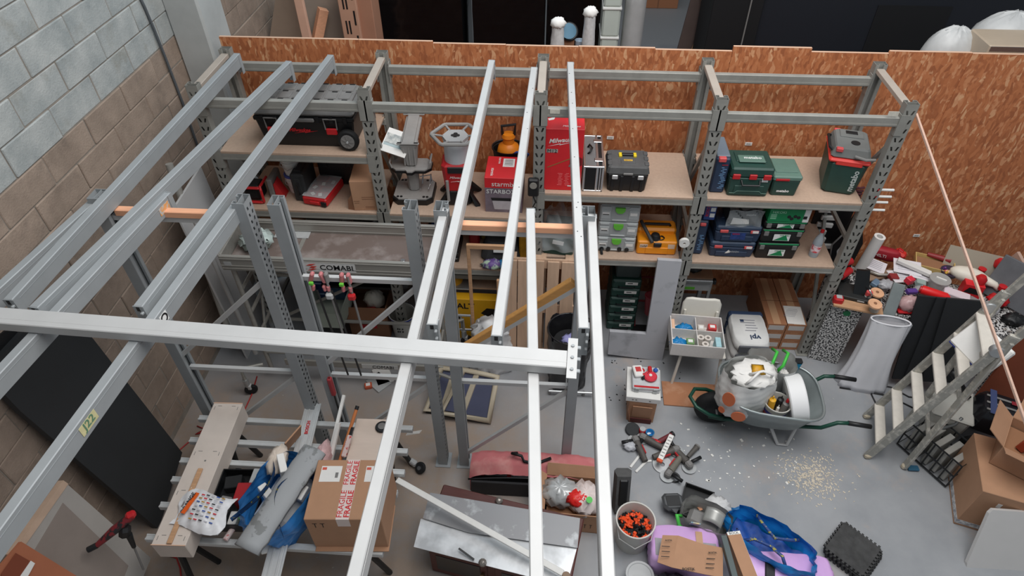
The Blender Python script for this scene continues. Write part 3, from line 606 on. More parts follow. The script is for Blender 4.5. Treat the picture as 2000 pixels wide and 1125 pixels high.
b.build('print', BLACKP, t); MB().hull([(-0.10, -0.212, 0.13), (0.08, -0.212, 0.13), (-0.08, -0.212, 0.03), (0.07, -0.212, 0.03), (-0.10, -0.2115, 0.13), (0.08, -0.2115, 0.13)]).build('picture', mat('picture_grey', (190, 184, 188), 0.5, 0, 0.1, 10), t)
MB().hull([(-0.11, -0.2125, 0.15), (0.09, -0.2125, 0.15), (-0.10, -0.2125, 0.12), (0.08, -0.2125, 0.12), (-0.11, -0.212, 0.15), (.09, -.212, .15)]).build('picture_bag', DARK, t)
t = thing('battery_charger', 'small black charger hung on the centre post beside the red carton', 'charger', (0.065, -0.07, 1.93)); MB().box((0, 0, 0), (0.09, 0.05, 0.17), 0.012).build('body', DARK, t); MB().cyl((0, -0.027, 0.03), 0.03, 0.006, 16, (PI/2, 0, 0)).build('dial', mat('sticker_grey', (150, 146, 138), 0.5), t); MB().tube([(0, -.01, -.08), (.02, -.02, -.14), (0, 0, -.2)], .005, 6).build('cord', BLACK, t)
# bay three upper: tall red carton, silver case, black case with yellow handle
t, w = place('cardboard_box', 'tall red carton with a trimmer picture beside the centre post', 'box', 0.15, 0.455, 0.015, Z2, 0.20)
b = MB(); b.box((0, 0, 0.285), (0.305, 0.20, 0.57), 0.003); b.build('carton', MATS['carton_red'], t)
text('Milwaukee', 0.07, WHITEP, t, (-0.01, -0.1015, 0.475), (PI/2, 0, 0), shear=.35, width=.23, bold=.02).rotation_euler = (PI/2, -0.12, 0)
MB().prism([(0, 0), (.10, .03), (.095, .02), (.20, .045), (.09, .012), (.095, .022)], .001, (-.13, -0.1005, .415), (PI/2, 0, 0)).build('emblem', WHITEP, t)
MB().box((-0.095, -0.1005, 0.375), (0.09, 0.001, 0.032)).build('badge', mat('badge_grey', (170, 165, 160), 0.5), t); text('M12', 0.03, BLACKP, t, (-0.095, -0.1025, 0.375), FR, width=.075)
MB().bar((-.13, -.101, .22), (0.06, -.101, .31), .001, .008).build('picture_shaft', mat('brass_print', (150, 108, 60), 0.5), t); b = MB(); b.hull([(0.05, -.1015, .23), (.10, -.1015, .21), (.15, -.1015, .25), (.15, -.1015, .31), (.10, -.1015, .34), (.05, -.1015, .31), (.05, -.1005, .27), (.15, -.1005, .27)]); b.build('picture_head', mat('print_dark_red', (120, 22, 30), 0.5), t)
MB().hull([(0.04, -.102, .235), (.09, -.102, .215), (.13, -.102, .235), (.11, -.102, .27), (.06, -.102, .27), (.08, -.101, .24)]).build('picture_motor', GREYP, t); b = MB()
for i in range(9):
    for j in range(3): b.box((-0.02+j*.052+random.uniform(-.006, .006), -.1005, 0.165-.014*i), (random.uniform(.02, .045), .001, .003))
b.build('print', mat('print_pale_red', (236, 130, 130), 0.6), t); MB().box((0.07, -.1008, 0.045), (.055, .001, .009)).build('print_line', WHITEP, t)
text('Milwaukee', .03, WHITEP, t, (0.05, -.05, .5705), (0, 0, 0), shear=.3, width=.14); MB().hull([(-.14, .06, .571), (-.08, .09, .571), (-.09, .05, .571), (-.13, .03, .571), (-.1, .05, .572)]).build('picture_top', PAPER, t)
MB().box((0.1535, 0, 0.30), (0.002, 0.12, 0.2)).build('side_print', DARK, t)
t, w = place('flight_case', 'silver edged black aluminium case standing beside the red carton', 'case', 0.47, 0.635, 0.01, Z2, 0.50)
b = MB(); b.box((0, 0, 0.12), (w-0.008, 0.49, 0.232), 0.002); b.build('panels', BLACK, t); MB().box((-0.025, 0, 0.2375), (w-.05, 0.47, 0.004), 0.001).build('top_panel', mat('dusty_grey_panel', (112, 110, 110), 0.6, 0, .1, 10), t)
b = MB(); w2 = w/2
for x in (-w2+.006, w2-.006):
    for y in (-.244, .244): b.box((x, y, .12), (.018, .018, .24), .003)
    for z in (.006, .236): b.box((x, 0, z), (.018, .49, .016), .003)
for y in (-.244, .244):
    for z in (.006, .236): b.box((0, y, z), (w, .018, .016), .003)
b.box((0.03, 0, .238), (.022, .49, .012), .003); b.box((0.03, -.246, .12), (.02, .012, .24), .003); b.box((0.055, -.246, .12), (.012, .012, .24), .003); b.build('edge_trim', CHROME, t)
b = MB()
for y in (-.15, .15): b.box((0.04, y, .244), (.07, .05, .012), .004)
b.build('latch', CHROME, t); MB().tube([(-.045, .05, .24), (-.03, .06, .262), (-.01, 0, .266), (-.03, -.06, .262), (-.045, -.05, .24)], .008, 8).build('handle', BLACK, t, True)
t, w = place('tool_case', 'black tool case with yellow ended handle and silver latches', 'case', 0.665, 1.005, 0.02, Z2, 0.29)
b = MB(); taper(b, .31, .26, .165, .335, .28)
for x in (-.12, -.045, .045, .12): b.box((x, -.135, .075), (.028, .014, .15), .004)
b.build('body', BLACK, t); b = MB(); taper(b, .35, .295, .07, .33, .27, .165, .018)
for sx in (-1, 1):
    for y in (-.08, 0, .08): b.box((sx*.15, y, .236), (.035, .05, .012), .003)
b.box((0, -.05, .236), (.12, .05, .008), .003); b.build('lid', mat('worn_grey_plastic', (82, 82, 82), 0.6, 0, .15, 14), t)
b = MB(); b.box((0, .045, .242), (.10, .03, .022), .006); b.build('handle', BLACK, t); b = MB()
for s in (-1, 1): b.box((s*.06, .04, .241), (.026, .055, .02), .004)
b.build('handle_end', mat('yellow_plastic', (236, 206, 30), 0.5), t); MB().box((0, -.04, .2415), (.07, .022, .003)).build('badge', mat('badge_yellow', (226, 180, 70), 0.5), t); text('DEWALT', .02, BLACKP, t, (0, -.04, .2435), (0, 0, 0), width=.06)
b = MB()
for x in (-.105, .105): b.box((x, -.15, .145), (.048, .012, .04), .005)
b.build('latch', mat('latch_silver', (196, 196, 196), .4, .4), t); MB().box((0, -.147, .175), (.08, .012, .02), .004).build('lip', GREYP, t)
# bay four upper
def system_case(lab, x0, x1, y, z, h, d, body, lid, latch, lx, group=None, lidh=0.3, handle=True, rz=0.0):
    t, w = place('tool_case', lab, 'case', x0, x1, y, z, d, rz, group); hb = h*(1-lidh)
    b = MB(); taper(b, w*.95, d*.95, hb, w, d, 0, .012); b.box((0, -d/2+.002, hb*.35), (w*.7, .01, hb*.5), .004); b.build('body', body, t)
    b = MB(); b.box((0, 0, hb+h*lidh/2), (w, d, h*lidh), .014); b.box((0, d*.1, h+.001), (w*.72, d*.5, .012), .004); b.build('lid', lid, t)
    for x in lx: MB().box((x*w, -d/2-.004, hb+h*lidh*.15), (w*.18, .014, h*.17), .004).build('latch', latch, t)
    if handle: MB().tube([(-w*.22, -d/2, hb-.02), (-w*.20, -d/2-.03, hb-.05), (w*.20, -d/2-.03, hb-.05), (w*.22, -d/2, hb-.02)], .009, 8).build('handle', BLACK, t, 40)
    return t, w
t, w = place('tool_case', 'navy blue slim tool case standing on end at the left of the green case', 'case', 1.525, 1.64, 0.04, Z2, .36)
b = MB(); b.box((0, 0, .165), (w, .34, .33), .012); b.build('body', NAVY, t); MB().box((0, 0, .335), (w-.01, .3, .02), .006).build('side_rail', mat('grey_blue_plastic', (110, 122, 134), .5), t); MB().box((-.01, -.165, .32), (.06, .04, .04), .006).build('latch', mat('coral_red', (214, 84, 84), .5), t); b = MB()
for i in range(14): b.box((.02+random.uniform(-.015, .015), -.1715, .05+.015*i), (random.uniform(.02, .04), .001, .006))
b.build('print', mat('print_light_blue', (110, 150, 190), .6), t); text('BOSCH', .03, REDP, t, (.02, -.172, .27), FR, width=.045)
MGL = mat('pale_green_plastic', (96, 126, 114), .5, 0, .06, 12)
t, w = system_case('green tool case with three red latches on the top shelf of the last bay', 1.655, 1.995, .01, Z2, .27, .29, GREENM, GREENM, RED, (-.36, 0.03, .36), lidh=.34)
MB().box((0, -.02, .282), (.21, .10, .012), .004).build('lid_panel', MGL, t); text('metabo', .04, WHITEP, t, (0.01, -.01, .2885), (0, 0, 0), width=.14, bold=.02); MB().box((.11, -.149, .165), (.05, .002, .035)).build('size_label', LGREYP, t)
MB().tube([(-.15, -.148, .035), (-.11, -.148, .035), (-.09, -.148, .055), (.09, -.148, .055), (.11, -.148, .035), (.15, -.148, .035)], .003, 6).build('moulded_line', MGL, t)
t, w = place('cool_box', 'small green box with pale lid and red strip beside the green case', 'box', 2.01, 2.235, .03, Z2, .28); b = MB(); taper(b, .20, .26, .15, .222, .275); b.build('body', GREENM, t); MB().box((0, 0, .17), (.232, .285, .045), .01).build('lid', MGL, t); MB().box((0, .02, .195), (.18, .2, .008), .003).build('lid_panel', MGL, t); MB().box((-.04, -.1435, .162), (.11, .006, .02), .002).build('stripe', RED, t); text('metabo', .03, WHITEP, t, (-.01, -.1345, .05), FR, width=.10, bold=.03)
# big cooler
t, w = place('cool_box', 'large green and red battery cooler with grey lid at the shelf end', 'cooler', 2.47, 2.765, .06, Z2, .40, -0.22)
b = MB(); taper(b, .26, .34, .30, .30, .38, 0, .03); b.build('body', GREENM, t); b = MB(); b.box((0, 0, .315), (.315, .40, .035), .014); b.box((0, -.19, .30), (.2, .02, .04), .006); b.build('collar', mat('bright_red', (222, 60, 52), .5), t)
b = MB(); taper(b, .30, .36, .085, .26, .31, .332, .02); b.box((0, .08, .42), (.18, .12, .008), .003); b.build('lid', mat('cooler_lid_grey', (112, 114, 112), .6, 0, .06, 12), t); b = MB(); b.box((0.0, .09, .426), (.09, .05, .004), .001); b.cyl((0.02, -.06, .419), .035, .004, 16); b.build('vent', DARK, t)
MB().tube([(-.13, .12, .36), (-.165, .10, .38), (-.165, -.10, .38), (-.13, -.12, .36)], .012, 8).build('handle', DARK, t, 40); b = MB(); b.box((-.10, -.16, .40), (.05, .04, .03), .004); b.box((-.10, .14, .40), (.05, .05, .03), .004); b.build('latch', mat('coral_red', (214, 84, 84), .5), t)
MB().tube([(.02, -.19, .37), (.10, -.215, .365), (.17, -.20, .37)], .012, 8).build('cord', GREYP, t)
tx = text('metabo', .07, mat('pale_grey_print', (190, 200, 196), .6), t, (.075, -.1835, .145), (0, 0, 0), width=.20, bold=.02); tx.rotation_mode = 'QUATERNION'; tx.rotation_quaternion = (Matrix.Rotation(PI/2+.067, 3, 'X') @ Matrix.Rotation(PI/2, 3, 'Z')).to_quaternion()
# bay three lower
t, w = place('tool_case', 'dark green case wrapped in clear plastic film behind the right batten', 'case', .17, .46, -.02, Z1, .34, -.12); b = MB(); taper(b, .27, .32, .20, .29, .34); b.build('body', GREENM, t); MB().box((0, -.12, .26), (.24, .06, .08), .01, (.3, .1, 0)).build('lid', GREENM, t); MB().box((0, -.172, .15), (.10, .003, .045), .001, (0, .12, 0)).build('label', PAPER, t)
b = MB(); b.grid(lambda u, v: (-.17+.34*u, -.18+.36*v, .30+.05*math.sin(9*u+4*v)*math.cos(7*v)+.03*math.sin(23*u+11*v)), 18, 18); b.grid(lambda u, v: (-.17+.34*u+.01*math.sin(13*v), -.185-.015*math.sin(12*u+5*v), .06+.24*v), 14, 10); b.build('film', CLEAR, t, True); MB().box((.09, -.17, .27), (.03, .03, .05), .006).build('latch', RED, t)
SYS = mat('systainer_grey', (178, 182, 182), .5, 0, .04, 12); LIME = mat('lime_green', (104, 190, 60), .5)
for i in range(3):
    hh = (.165, .165, .185)[i]; z = Z1+.0005+(0, .165, .33)[i]
    t = thing('tool_case', ['pale grey system case with black sockets at the stack bottom', 'pale grey system case with green latch, middle of the stack', 'pale grey system case with green latch, top of the stack'][i], 'case', (.82, .21, z), -.015, 'pale grey system cases'); t['kind'] = 'thing'
    b = MB(); b.box((0, 0, hh/2), (.345, .28, hh-.004), .012)
    for s in (-1, 1): b.box((s*.12, -.142, hh*.45), (.085, .008, hh*.5), .003); b.box((s*.12, -.142, hh*.88), (.08, .012, hh*.1), .003)
    b.box((0, -.142, hh*.14), (.13, .014, .016), .004); b.build('body', SYS, t); MB().box((0, -.139, hh/2), (.15, .006, hh*.9), .002).build('front_recess', mat('systainer_recess', (160, 164, 164), .5), t)
    k = MB(); k.prism([(-.042, .03), (.042, .03), (.042, 0), (.02, -.026), (-.02, -.026), (-.042, 0)], .016, (0, -.141, hh*.72 if i else hh*.72), (PI/2, 0, 0)); o = k.build('latch', LIME, t); o.rotation_euler = (0, (0.9, .5, 0)[i]*0, 0)
    b = MB()
    for s in (-1, 1): b.box((s*.12, -.1475, hh*.52), (.06, .001, .03))
    b.build('label', PAPER, t); MB().box((-.12, -.1482, hh*.47), (.055, .001, .008)).build('print', BLACKP, t)
    if i == 0:
        for x in (-.125, -.065, .035, .10): MB().cyl((x, -.148, .034), .02, .014, 14, (PI/2, 0, 0)).build('socket', DARK, t)
        MB().tube([(-.125, -.155, .034), (-.125, -.18, .02), (-.12, -.19, -.0)], .012, 8).build('plug', DARK, t)
    if i == 2: MB().tube([(-.1, -.02, hh), (-.09, -.02, hh+.012), (.09, -.02, hh+.012), (.1, -.02, hh)], .01, 6).build('handle', SYS, t)
ORG = mat('orange_case_plastic', (240, 150, 26), .45, 0, .05, 10)
t, w = place('tool_case', 'orange yellow tool case with black handle and hose beside grey cases', 'case', 1.0, 1.365, .04, Z1, .28); b = MB(); b.box((0, 0, .075), (.35, .27, .15), .012); b.box((0, .06, .165), (.35, .15, .07), .02); b.box((0, -.135, .05), (.20, .014, .07), .004); b.build('body', ORG, t)
MB().tube([(-.12, .04, .20), (-.11, .03, .225), (.11, .03, .225), (.12, .04, .20)], .012, 8).build('handle', BLACK, t, 40); MB().box((0, -.143, .12), (.07, .016, .05), .008).build('latch', DARK, t); b = MB(); b.box((-.12, -.1365, .10), (.07, .001, .04)); b.box((.125, -.1365, .10), (.06, .001, .05)); b.build('label', mat('label_tan', (226, 196, 170), .6), t); text('mafell', .03, BLACKP, t, (-.12, -.138, .10), FR, width=.06)
MB().tube([(-.15, .02, .26), (-.12, -.06, .24), (-.06, -.15, .17), (-.055, -.165, .16)], .016, 10).build('hose_pipe', mat('dark_hose', (56, 56, 58), .6), t, True); MB().lathe([(0, .15), (.05, .15), (.035, .19), (.015, .2), (0, .2)], 16, (-.02, -.08, .0)).build('nozzle', DARK, t, 40)
MB().tube([(.02+.04*math.cos(a*.5), -.09+.03*math.sin(a*.5), .155+.0006*a) for a in range(16)], .004, 6).build('cord', DARK, t, True)
# bay four lower
t, w = place('tool_case', 'slim navy case standing on end at the left of the stacked navy cases', 'case', 1.505, 1.60, .06, Z1, .34, -.03); b = MB(); b.box((0, 0, .19), (w, .32, .37), .012); b.build('body', NAVY, t); b = MB()
for i in range(10): b.box((.01+random.uniform(-.012, .012), -.1615, .06+.018*i), (random.uniform(.02, .04), .001, .007))
b.build('print', MATS['print_light_blue'], t); MB().box((-.0, -.165, .345), (.05, .02, .03), .005).build('latch', MATS['coral_red'], t)
t, w = place('cardboard_box', 'blue and white printed carton on end above the slim navy case', 'box', 1.54, 1.635, .07, Z1+.385, .28); b = MB(); b.box((0, 0, .11), (w, .26, .22), .003); b.build('carton', mat('carton_blue', (38, 66, 130), .5, 0, .08, 10), t); b = MB()
for i in range(3): b.box((.02, -.1308, .05+.06*i), (.04, .001, .04))
b.build('white_print', WHITEP, t); tx = text('BOSCH', .03, REDP, t, (-.025, -.132, .1), (0, 0, 0), width=.12); tx.rotation_mode = 'QUATERNION'; tx.rotation_quaternion = (Matrix.Rotation(PI/2, 3, 'X') @ Matrix.Rotation(PI/2, 3, 'Z')).to_quaternion()
for i, (z, lab) in enumerate(((Z1, 'navy tool case with coral latches, bottom one of the navy stack'), (Z1+.175, 'navy tool case with coral latches and blue sticker, upper one of the navy stack'))):
    t, w = system_case(lab, 1.65+.015*i, 2.045+.015*i, .05, z, .17, .34, NAVY, mat('navy_lid', (48, 66, 90), .5, 0, .1, 14), MATS['coral_red'], (-.32, .34), 'navy cases', .35, False)
    if i: MB().box((0, -.1745, .07), (.13, .002, .075)).build('sticker', mat('sticker_blue', (34, 60, 120), .5, 0, .4, 60), t); text('BOSCH', .03, REDP, t, (-.02, -.177, .095), FR, width=.06)
    else: text('BOSCH', .03, LGREYP, t, (.02, -.177, .07), FR, width=.08); MB().hull([(-.06, -.1765, .05), (-.03, -.1765, .09), (-.01, -.1765, .06), (-.04, -.1755, .05), (-.03, -.1755, .07)]).build('scratch', PAPER, t)
    MB().box((.14, -.182, .125), (.05, .002, .025)).build('label', PAPER, t)
t, w = place('cardboard_box', 'dark printed carton in clear plastic on top of the navy cases', 'box', 1.745, 1.985, .06, Z1+.365, .26, .06); b = MB(); b.box((0, 0, .07), (.24, .25, .14), .003); b.build('carton', mat('carton_charcoal', (58, 62, 64), .5, 0, .3, 20), t); MB().hull([(-.10, -.128, .0), (.06, -.128, -.0), (.05, -.128, .05), (-.09, -.128, .07), (-.02, -.127, .03)]).build('label', PAPER, t); text('metabo', .03, WHITEP, t, (.06, -.128, .1), FR, width=.08); MB().box((.02, -.0, .141), (.05, .02, .002)).build('print', RED, t)
b = MB(); b.grid(lambda u, v: (-.14+.30*u, -.135+.012*math.sin(11*u+6*v), -.02+.17*v), 14, 8); b.grid(lambda u, v: (-.13+.28*u, -.13+.26*v, .148+.012*math.sin(13*u+3*v)), 12, 10); b.build('film', CLEAR, t, True)
HIK = mat('leaf_green', (0, 130, 76), .5, 0, .05, 12)
for i, (z, h) in enumerate(((Z1, .185), (Z1+.187, .15), (Z1+.339, .085))):
    t = thing('tool_case', ['black system case with green edge, bottom of the green labelled stack', 'black system case with green edge, middle of the green labelled stack', 'shallow black system case under the green carton'][i], 'case', (2.235, .20, z+.0005), .01, 'black system cases'); t['kind'] = 'thing'
    b = MB(); taper(b, .34, .29, h-.03, .36, .31); b.build('body', BLACK, t); MB().box((0, 0, h-.016), (.365, .315, .03), .006).build('lid', BLACK, t); MB().box((0, -.15, h-.012), (.34, .024, .014), .003).build('green_edge', HIK, t)
    for s in (-1, 1): MB().box((s*.14, -.16, h-.045), (.04, .014, .045), .003).build('latch', GREYP, t)
    MB().box((-.0, -.1595, h*.42), (.14, .003, min(.07, h*.5)), .001).build('label', WHITEP, t); MB().hull([(-.068, -.162, h*.42-min(.03, h*.22)), (.06, -.162, h*.42-min(.03, h*.22)), (.03, -.162, h*.42+min(.03, h*.2)), (-.01, -.162, h*.42+.0), (.0, -.161, h*.42)]).build('label_green', HIK, t); text('HiKOKI', .03, HIK, t, (.02, -.1625, h*.42+min(.026, h*.18)), FR, width=.08)
t, w = place('cardboard_box', 'green and white power tool carton on top of the black stack', 'box', 2.065, 2.41, .03, Z1+.4245, .32); b = MB(); b.box((-.025, 0, .065), (.29, .31, .13), .003); b.build('carton', HIK, t); MB().box((.145, 0, .065), (.05, .31, .13), .003).build('white_end', WHITEP, t); text('HiKOKI', .04, mat('pale_green_print', (170, 220, 190), .6), t, (-.09, -.1565, .10), FR, width=.11); b = MB()
for x, z in ((.0, .055), (.05, .06), (.025, .035), (.08, .05)): b.cyl((x, -.1562, z), .016, .002, 10, (PI/2, 0, 0))
b.build('picture', DARK, t); b = MB()
for i in range(4): b.box((-.13+.0, -.1558, .075-.014*i), (.05, .001, .006))
b.build('print', MATS['pale_green_print'], t); MB().box((.135, -.1562, .05), (.03, .002, .03)).build('stamp', BLACKP, t)
t = thing('water_bottle', 'clear plastic water bottle with red cap on the lower shelf', 'bottle', (2.60, .12, Z1+.0005)); MB().lathe([(0, 0), (.038, 0), (.042, .012), (.042, .09), (.039, .10), (.042, .11), (.042, .16), (.03, .21), (.015, .245), (.014, .265), (0, .265)], 20).build('body', mat('bottle_plastic', (196, 208, 216), .12, alpha=.55), t, 40); MB().cyl((0, 0, .277), .016, .024, 14).build('cap', RED, t, 30); MB().lathe([(.0428, .06), (.0428, .135)], 20).build('label', mat('bottle_label', (236, 220, 226), .5, 0, .5, 30, col2=(214, 60, 70), lo=.5, hi=.6), t, True)
# ------------------------------------------------------------------ more helpers
def onplane(u, v, P, n):
    d = _ray(u, v); P, n = Vector(P), Vector(n); return CAM_LOC+d*((P-CAM_LOC).dot(n)/d.dot(n))
def slab(name, pts, th, m, parent=None, toward=None):
    """flat board with outline pts (3-D, coplanar) and real thickness, thickened away from the viewer side"""
    pts = [Vector(p) for p in pts]; c = sum(pts, Vector())/len(pts); n = Vector()
    for i in range(len(pts)): n += (pts[i]-c).cross(pts[(i+1) % len(pts)]-c)
    n.normalize()
    if n.dot((Vector(toward) if toward else CAM_LOC)-c) < 0: n = -n
    b = MB(); k = len(pts); v = [p-c for p in pts]+[p-c-n*th for p in pts]
    b._add(v, [tuple(range(k)), tuple(range(k, 2*k))[::-1]]+[(i, (i+1) % k, k+(i+1) % k, k+i) for i in range(k)])
    return b.build(name, m, parent, loc=c if parent is None else c-parent.location)
def wob(a, b, s=0.0): return math.sin(3.1*a+1.7*b+s)*0.5+math.sin(7.3*a-4.1*b+2.1*s)*0.3+math.sin(13.7*a+9.3*b+s*3)*0.2
def sack(b, rx, ry, h, prof, wr=0.08, n=28, m=14, power=3.0, seed=0.0, top=True, bottom=True, fold=7, c=(0, 0, 0)):
    """soft closed form: prof(t) scales the squarish section, wr adds folds"""
    rings = []
    for j in range(m+1):
        t = j/m; s = prof(t); R = []
        for k in range(n):
            a = 2*PI*k/n; ca, sa = math.cos(a), math.sin(a); q = (abs(ca)**power+abs(sa)**power)**(-1/power)
            f = 1+wr*wob(a*fold/3, t*4, seed)
            R.append(b.bm.verts.new((c[0]+rx*q*ca*s*f, c[1]+ry*q*sa*s*f, c[2]+h*t+h*.02*wob(a*3, t, seed)*(t > .1))))
        rings.append(R)
    for A, B in zip(rings, rings[1:]):
        for k in range(n): b.bm.faces.new((A[k], A[(k+1) % n], B[(k+1) % n], B[k]))
    if bottom: b.bm.faces.new(rings[0][::-1])
    if top: b.bm.faces.new(rings[-1])
    return b
def crumple(b, c, rx, ry, rz, n=14, seed=0.0, amp=0.25):
    """lumpy closed blob such as a crumpled bag or cloth"""
    rings = []
    for j in range(n+1):
        ph = PI*j/n
        rings.append([b.bm.verts.new((c[0]+rx*math.sin(ph)*math.cos(2*PI*k/(2*n))*(1+amp*wob(k*.9, j*.8, seed)), c[1]+ry*math.sin(ph)*math.sin(2*PI*k/(2*n))*(1+amp*wob(k*.7+2, j*.9, seed)), c[2]+rz*math.cos(ph)*(1+amp*wob(k*.8, j*.5, seed+1)))) for k in range(2*n)] if 0 < j < n else [b.bm.verts.new((c[0], c[1], c[2]+rz*math.cos(ph)))])
    for A, B in zip(rings, rings[1:]):
        for k in range(2*n):
            f = []
            for q in (A[k % len(A)], A[(k+1) % len(A)], B[(k+1) % len(B)], B[k % len(B)]):
                if q not in f: f.append(q)
            if len(f) > 2: b.bm.faces.new(f)
    return b
def open_box(t, w, d, h, th, m, inner=None, flaps=(), name='carton', fl=0.16):
    """carton without lid; flaps = list of (side, tilt outwards in radians)"""
    b = MB(); b.box((0, 0, th/2), (w, d, th))
    for s in (-1, 1): b.box((s*(w/2-th/2), 0, h/2), (th, d, h)); b.box((0, s*(d/2-th/2), h/2), (w-2*th, th, h))
    o = b.build(name, m, t)
    for side, tilt in flaps:
        L = d if side in 'ew' else w; k = MB()
        if side in 'ew':
            s = 1 if side == 'e' else -1; k.box((s*(w/2+fl/2*math.sin(tilt)), 0, h+fl/2*math.cos(tilt)), (th, L*.98, fl), 0, (0, s*tilt, 0))
        else:
            s = 1 if side == 'n' else -1; k.box((0, s*(d/2+fl/2*math.sin(tilt)), h+fl/2*math.cos(tilt)), (L*.98, th, fl), 0, (-s*tilt, 0, 0))
        k.build('flap', m, t)
    return o
# ------------------------------------------------------------------ under the rack
lb = ['lowest', 'second from the floor', 'third from the floor', 'fourth from the floor', 'fifth from the floor', 'topmost labelled']
for i in range(6):
    t, w = place('drawer_case', f'flat dark green case with white label, {lb[i]} of its stack', 'case', .85, 1.135, .20, .0+.117*i, .36, 0, 'flat dark green cases'); b = MB(); b.box((0, 0, .056), (w, .36, .108), .012); b.box((0, -.181, .085), (w*.9, .012, .03), .005); b.build('body', GREENM, t); b = MB(); b.box((.045, -.1885, .075), (.12, .003, .034)); b.build('label', PAPER, t); b = MB()
    b.box((.03, -.1905, .078), (.05, .001, .01)); b.build('print', BLACKP, t); MB().tube([(-.08, -.18, .03), (-.07, -.195, .03), (.07, -.195, .03), (.08, -.18, .03)], .006, 6).build('handle', DARK, t)
t, w = place('plastic_box', 'dark translucent box on top of the flat green case stack', 'box', .87, 1.12, .22, .703, .32); b = MB(); taper(b, .23, .30, .16, .25, .32); b.build('body', mat('smoky_green', (52, 66, 64), .35, 0, .1, 10), t); MB().box((0, 0, .17), (.255, .325, .02), .006).build('lid', mat('smoky_lid', (92, 100, 98), .3), t)
t = thing('hand_truck', 'red and black hand truck behind the L shaped grey board', 'hand truck', (1.28, .34, 0)); b = MB()
for s in (-1, 1): b.tube([(s*.14, -.10, .02), (s*.14, 0, .1), (s*.14, .12, 1.05)], .016, 8)
for z in (.25, .55, .85): b.tube([(-.14, .02+.12*z/1.05, z), (.14, .02+.12*z/1.05, z)], .012, 8)
b.build('frame', mat('dark_red_paint', (120, 26, 34), .5), t); MB().box((0, -.16, .01), (.34, .18, .012)).build('toe_plate', DARK, t)
for s in (-1, 1):
    o = MB().cyl((s*.19, .02, .13), .13, .05, 24, (0, PI/2, 0), .015).build('wheel', RUBBER, t, 30); MB().cyl((s*.19, .02, .13), .07, .056, 10, (0, PI/2, 0)).build('hub', GREYP, o)
tag(MB().lathe([(0, .002), (.12, 0), (.15, .28), (.155, .28), (.155, .27), (.14, .26), (0, .02)], 20).build('bucket', mat('dark_red_plastic', (128, 34, 44), .5), None, 40, (1.30, .16, .30)), 'dark red bucket hanging on the hand truck below the grey cases', 'bucket')
bpy.data.objects['bucket.003' if 'bucket.003' in bpy.data.objects else 'bucket'].scale = (.8, .5, .9)
FOAM = mat('grey_foam_board', (178, 179, 184), .85, 0, .06, 3, .05, col2=(150, 151, 155), lo=.55, hi=.68)
P0, N0 = Vector((0, -.20, 0)), Vector((0, -1, .085)).normalized()
o = slab('foam_board', [onplane(u, v, P0, N0) for u, v in ((1285, 508), (1332, 511), (1293, 705), (1187, 692), (1191, 648), (1262, 653))], .04, FOAM); tag(o, 'large L shaped grey foam board leaning against the rack post', 'board')
# white chair that carries a divided bin
CH = mat('chair_white', (226, 222, 212), .45, 0, .03, 6)
t = thing('chair', 'white plastic chair with slim legs carrying a divided fabric bin', 'chair', (1.67, -.30, 0), -.05); b = MB(); b.box((0, 0, .425), (.43, .42, .022), .01); b.build('seat', CH, t)
for s in (-1, 1):
    MB().tube([(s*.21, -.20, 0), (s*.18, -.17, .42)], .014, 10).build('leg', CH, t); MB().tube([(s*.19, .22, 0), (s*.17, .18, .42)], .014, 10).build('leg', CH, t)
    MB().tube([(s*.15, .19, .42), (s*.15, .22, .6)], .012, 8).build('back_post', CH, t)
b = MB(); b.sheet(lambda u, v: ((u-.5)*.36*(1-.25*max(0, v-.75)*4*abs(u-.5)*2*.6), .225+.04*v-.05*(4*(u-.5)**2-1)*-.4, .47+.27*v-.05*max(0, abs(u-.5)-.32)*6*max(0, v-.6)), 16, 8, .014); b.build('backrest', CH, t, True)
BIN = mat('white_fabric', (222, 218, 214), .9, 0, .04, 40, .03)
t = thing('storage_bin', 'white divided fabric bin of small supplies on the white chair', 'bin', (1.61, -.33, .4365), -.06); W, D, H = .475, .39, .15; b = MB(); b.box((0, 0, .004), (W, D, .008))
for s in (-1, 1): b.box((s*(W/2-.004), 0, H/2), (.008, D, H)); b.box((0, s*(D/2-.004), H/2), (W-.016, .008, H))
b.build('shell', BIN, t); MB().box((0, 0, H/2-.01), (.006, D-.016, H-.02)).build('divider', BIN, t); MB().box((0, 0.02, H/2-.008), (W-.016, .006, H-.02)).build('divider', BIN, t)
def onbin(x, y, z): return Vector(t_bin.matrix_basis @ Vector((x, y, z)))
t_bin = t; t_bin_m = Matrix.Translation(t.location) @ Matrix.Rotation(-.06, 4, 'Z')
def bp_(x, y, z): return t_bin_m @ Vector((x, y, z))
BGL = mat('blue_rubber', (22, 128, 190), .5, 0, .08, 12)
for (x, y, s, lab) in ((-.10, .10, 1.0, 'crumpled blue gloves in the back compartment of the white bin'), (-.16, -.09, 1.0, 'crumpled blue gloves in the front compartment of the white bin')):
    b = MB(); crumple(b, (0, 0, .045), .075, .055, .045, 9, x*9, .5); tag(b.build('gloves', BGL, None, True, bp_(x, y, .009)), lab, 'gloves', 'blue gloves in the bin')
